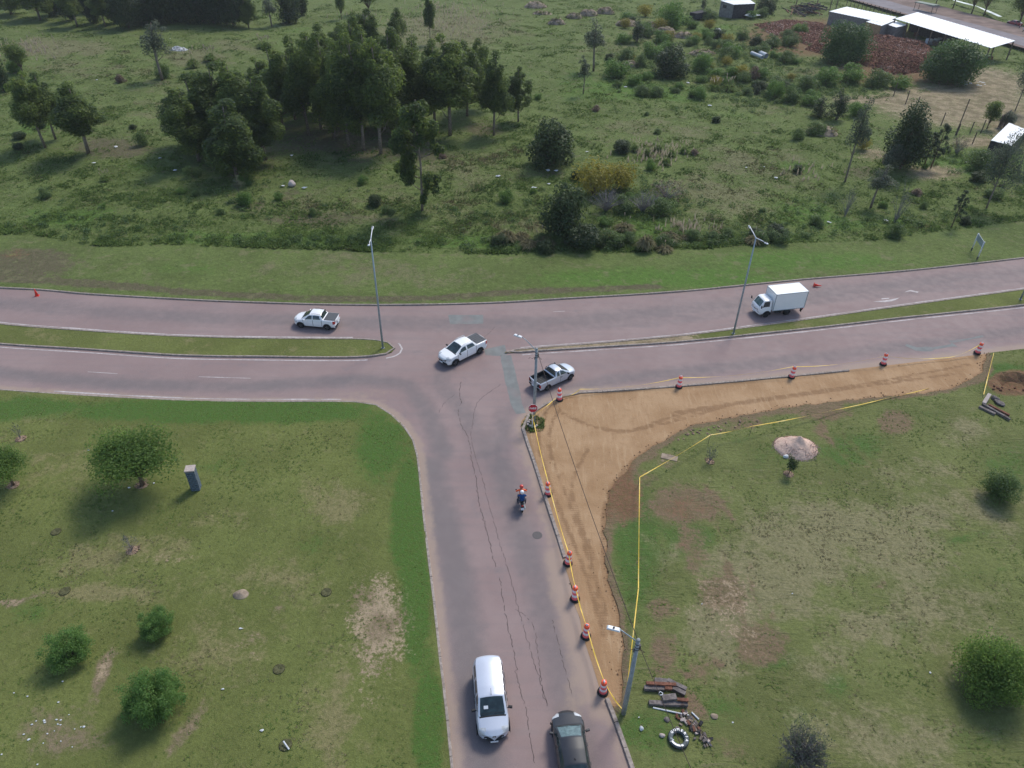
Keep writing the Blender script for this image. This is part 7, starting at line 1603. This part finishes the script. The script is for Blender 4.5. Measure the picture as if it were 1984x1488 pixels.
bs = empty('bus_shelter', G(1790, 26), -1.1, 'green-roofed shelter between the far road and the long white roof', 'shelter'); MB().box((0, 0, 2.6), (6.5, 2.6, .18)).obj('roof', M('green_roof', (.10, .15, .13), .6), bs)
for x in (-3, 3):
    for y in (-1, 1): MB().tube([(x, y, 0), (x, y, 2.6)], .07, 6).obj('post', MAT['iron'], bs)
# ---- far road with its shoulder and the pale ditch beyond
fr0, fr1 = G0(1664, 3, .5), G0(1984, 93, .5); fd = (fr1-fr0).normalized(); fn = Vector((-fd.y, fd.x, 0))
if fn.x < 0: fn = -fn
def strip(name, o0, o1, z, mat, a=-120, b=130):
    vs = []; fs = []; n = 50
    for i in range(n+1):
        p = fr0+fd*(a+(b-a)*i/n)
        for o in (o0, o1): q = p+fn*(o+random.uniform(-.25, .25)); vs.append((q.x, q.y, z if name == 'far_road' else z))
    for i in range(n): fs.append((2*i, 2*i+1, 2*i+3, 2*i+2))
    m = MB(); m.add(vs, fs); o = m.obj(name, mat); o['kind'] = 'structure'; return o
strip('far_shoulder', -1.5, 19, .85, M('shoulder_earth', (.20, .15, .13), .95, .25, .3, .1, dirt=(.13, .11, .08)))
strip('far_road', 0, 8.5, .87, M('far_asphalt', (.21, .19, .20), .9, .12, .4, .2, dirt=(.17, .155, .165)))
dl = [G(1845, 7), G(1868, 14), G(1890, 20), G(1912, 28), G(1935, 40)]; vs = []; fs = []
for i, p in enumerate(dl):
    for s in (-.5, .6): q = p+fn*s*(1+.6*math.sin(i*2.3)); vs.append((q.x, q.y, .93))
for i in range(4): fs.append((2*i, 2*i+1, 2*i+3, 2*i+2))
o = MB().add(vs, fs).obj('ditch_water', M('pale_ditch', (.50, .55, .52), .35, .3, .6, .5)); o['kind'] = 'structure'

# thin summer air: pale haze over the whole view, sky outside it
hz_ = MB().box((0, 200, 22.5), (1200, 700, 49)).obj('haze', None); hz_.data.materials.clear()
_n = NT('haze_air'); _v = _n.n('ShaderNodeVolumePrincipled'); _v.inputs['Color'].default_value = (.90, .94, 1.0, 1); _v.inputs['Density'].default_value = HAZE; _v.inputs['Anisotropy'].default_value = .2
for _l in list(_n.out.inputs['Surface'].links): _n.t.links.remove(_l)
_n.l(_v.outputs[0], _n.out.inputs['Volume']); hz_.data.materials.append(_n.m); hz_['kind'] = 'stuff'; hz_['label'] = 'thin pale haze in the air over the whole place'
# ================================================================== grass as stuff
def tufts(name, P, H, W, tint, dry, nb, seed, mat='tuft', parent=None, lean=.6):
    r = np.random.default_rng(seed); n = len(P); a = r.uniform(0, 2*np.pi, (n, nb)); q = r.uniform(.15, 1, (n, nb))
    o = np.stack([np.cos(a), np.sin(a), np.zeros_like(a)], -1); s = np.stack([-np.sin(a), np.cos(a), np.zeros_like(a)], -1)
    h = H[:, None]*r.uniform(.55, 1.1, (n, nb)); w = W[:, None]
    p0 = P[:, None]+o*(w*.22*r.uniform(0, 1, (n, nb)))[..., None]; tip = p0+o*(q*w*lean)[..., None]+np.stack([np.zeros_like(h), np.zeros_like(h), h*(1.05-.45*q)], -1)
    sw = s*(w*.16)[..., None]*np.ones_like(a)[..., None]; V = np.stack([p0-sw, p0+sw, tip], 2).reshape(-1, 3); F = np.arange(len(V)).reshape(-1, 3)
    T = np.clip(np.repeat(tint, nb)+r.normal(0, .15, n*nb), 0, 1); D = np.repeat(dry, nb)+r.normal(0, .12, n*nb)
    o_ = link(name, np_mesh(name, V, F, MAT[mat], None, {'tint': T, 'dryness': D}), parent); o_['kind'] = 'stuff'; return o_
r = np.random.default_rng(55)
N = 420000
y = 78+(r.uniform(0, 1, N)**1.35)*190; x = r.uniform(-1, 1, N)*(22+y*.80)
k = ~inside(x, y, VERGE) & (dist_line(x, y, cTOP) > 2.5) & (y > np.interp(x, [p.x for p in FRINGE], [p.y for p in FRINGE])); x, y = x[k], y[k]
A = field_attrs(x, y); cl = fbm(x/2.6, y/2.6, 3, 101); cl2 = fbm(x/14, y/14, 3, 103)
keep = (r.uniform(0, 1, len(x)) < np.clip((cl-.42)*2.0+(cl2-.55)*1.6+.30, .10, 1)*(1-np.clip(np.maximum(A['sand'], A['red'])*1.6, 0, 1))*(1-.8*np.clip(A['soil'], 0, 1)))
x, y = x[keep], y[keep]; A = {q: v[keep] for q, v in A.items()}; cl = cl[keep]; z = ground_z(x, y)-.03
dfr = dist_line(x, y, FRINGE); hh = r.uniform(.06, .22, len(x))*(.40+1.5*np.clip(cl-.35, 0, 1)*2.4)+.20*np.clip(1-dfr/2.5, 0, 1)*r.uniform(.4, 1, len(x))
tint = np.clip(.28+.45*np.clip(A['lush'], 0, 1)+(fbm(x/5, y/5, 3, 105)-.5)*.9, 0, 1); dry = np.clip(A['dry']*.8+(fbm(x/3, y/3, 3, 107)-.5)*1.2+r.normal(0, .15, len(x)), -.2, 1.0)
o = tufts('field_grass', np.column_stack([x, y, z]), hh, .42+hh*.9, tint, dry, 5, 5); tag(o, 'rough tussocky grass and weeds covering the field', 'grass')
rl = np.random.default_rng(57); N = 170000; yl = 80+(rl.uniform(0, 1, N)**1.5)*130; xl = rl.uniform(-1, 1, N)*(22+yl*.80)
k = (yl > np.interp(xl, [p.x for p in FRINGE], [p.y for p in FRINGE])); xl, yl = xl[k], yl[k]; A = field_attrs(xl, yl)
k = rl.uniform(0, 1, len(xl)) < (1-np.clip(np.maximum(A['sand'], A['red'])*1.8, 0, 1))*(1-.7*np.clip(A['soil'], 0, 1)); xl, yl = xl[k], yl[k]; A = {q: v[k] for q, v in A.items()}
o = tufts('low_grass', np.column_stack([xl, yl, ground_z(xl, yl)-.02]), rl.uniform(.05, .15, len(xl)), rl.uniform(.25, .5, len(xl)), np.clip(.30+.45*np.clip(A['lush'], 0, 1)+rl.normal(0, .22, len(xl)), 0, 1), np.clip(A['dry']*.85+rl.normal(.05, .25, len(xl)), -.2, 1.0), 4, 15); tag(o, 'short grass between the tussocks of the field', 'grass')
# patches of thin pale plumes standing in the field
pl_ = []
for cx, cy, rx, ry, n in ((870, 40, 110, 40, 420), (1270, 300, 70, 24, 130), (60, 95, 70, 22, 160), (1560, 330, 60, 20, 30), (700, 30, 60, 14, 50), (860, 15, 60, 14, 80), (1330, 440, 60, 20, 60)):
    for j in range(n): pl_.append(tuple(G(cx+r.normal(0, rx*.45), max(-20, cy+r.normal(0, ry*.45)))))
P = np.array(pl_); n = len(P); o = tufts('pale_plumes', P, r.uniform(.8, 1.5, n), np.full(n, .5), np.full(n, .9), np.full(n, 1.8), 3, 6, lean=.35); tag(o, 'thin pale grass plumes standing in patches over the field', 'grass')
hp = []
for (hx, hy, hz, rad, hh_) in HEAPS:
    for j in range(55):
        a = r.uniform(0, 6.283); q = math.sqrt(r.uniform(0, 1.1)); hp.append((hx+rad*q*math.cos(a), hy+rad*.8*q*math.sin(a), hz+hh_*max(0, 1-q**2.6)))
P = np.array(hp); n = len(P); o = tufts('dry_thatch', P, r.uniform(.15, .4, n), np.full(n, .9), r.uniform(.3, .9, n), r.uniform(.3, 1.15, n), 7, 17, lean=.9); tag(o, 'dry drooping grass over the dumped heaps', 'grass')
# leafy weeds: low leaf clumps in drifts
cx = []
for (bx, by, rx, ry, n) in ((560, 468, 300, 14, 130), (1050, 476, 160, 16, 110), (1400, 464, 200, 14, 90), (200, 440, 200, 30, 70), (1450, 110, 170, 70, 620), (1580, 172, 150, 26, 320), (1260, 130, 100, 60, 320), (1480, 190, 100, 26, 160), (1260, 400, 110, 50, 150), (1750, 430, 120, 18, 60), (1560, 420, 120, 40, 80), (400, 380, 250, 60, 70), (1350, 20, 150, 20, 110), (900, 420, 150, 40, 40), (1850, 320, 90, 30, 50)):
    for j in range(n):
        p = G(bx+r.normal(0, rx*.5), min(488, max(-30, by+r.normal(0, ry*.5))))
        if not (p.y < np.interp(p.x, [q.x for q in FRINGE], [q.y for q in FRINGE])+.4): s = r.uniform(.25, .7); cx.append((p.x, p.y, p.z+s*.35, s, s, s*.6))
V, F, T_ = leaves(cx, 90000, .22, .6, r, 0, .6, .5); o = link('weeds', np_mesh('weeds', V, F, MAT['l_bush'], None, {'tint': T_})); o['kind'] = 'stuff'; tag(o, 'low leafy weeds drifting through the rough grass', 'weeds')
# weedy island at the stop sign
n = 150; a = r.uniform(0, 6.28, n); q = np.sqrt(r.uniform(0, 1, n)); P = np.column_stack([isl.x+.95*q*np.cos(a), isl.y+.05+1.15*q*np.sin(a), np.full(n, .02)])
tag(tufts('weeds', P, r.uniform(.12, .3, n), np.full(n, .35), r.uniform(.2, .7, n), r.uniform(0, .6, n), 7, 8), 'weeds round the foot of the stop sign', 'weeds')
# short rough tufts on the mown lawns, denser along dry and disturbed ground
def lawn_tufts(poly_test, attr, n, seed, x0, x1, y0, y1):
    r = np.random.default_rng(seed); x = r.uniform(x0, x1, n); y = r.uniform(y0, y1, n)**1.0; k = poly_test(x, y) & (np.abs(x) < 14+y*.74); x, y = x[k], y[k]; A = attr(x, y)
    d = fbm(x/1.3, y/1.3, 3, seed); kk = r.uniform(0, 1, len(x)) < np.clip((d-.42)*2.2+.18, .06, .7)*(1-.6*np.clip(A['soil'], 0, 1))*(1-np.clip(A['red']*2.5, 0, 1)); x, y, d = x[kk], y[kk], d[kk]; A = {q: v[kk] for q, v in A.items()}
    h = r.uniform(.03, .075, len(x)); return tufts('lawn_tufts', np.column_stack([x, y, np.full(len(x), .095)]), h, .12+h*1.2, np.clip(.48+.35*A['lush']+(d-.5)*.7, 0, 1), np.clip(np.clip(A['dry'], 0, 1)*1.25+r.normal(.08, .2, len(x)), -.2, .95), 5, seed, lean=.8)
pl_l = offset(cLL, -.35)+[G0(-700, 1760), G0(-700, 716)]; o = lawn_tufts(lambda x, y: inside(x, y, pl_l), lawn_l_attrs, 60000, 61, -60, 6, 16, 62); tag(o, 'short grass tufts of the left lawn', 'grass')
pl_r = [p for p in cDO]+list(cA_out[::-1])+[G0(2420, 1760), G0(1315, 1760)]+list(reversed(offset(cD, .35))); o = lawn_tufts(lambda x, y: inside(x, y, pl_r), lawn_r_attrs, 60000, 62, 3, 62, 16, 66); tag(o, 'short grass tufts of the right lawn', 'grass')
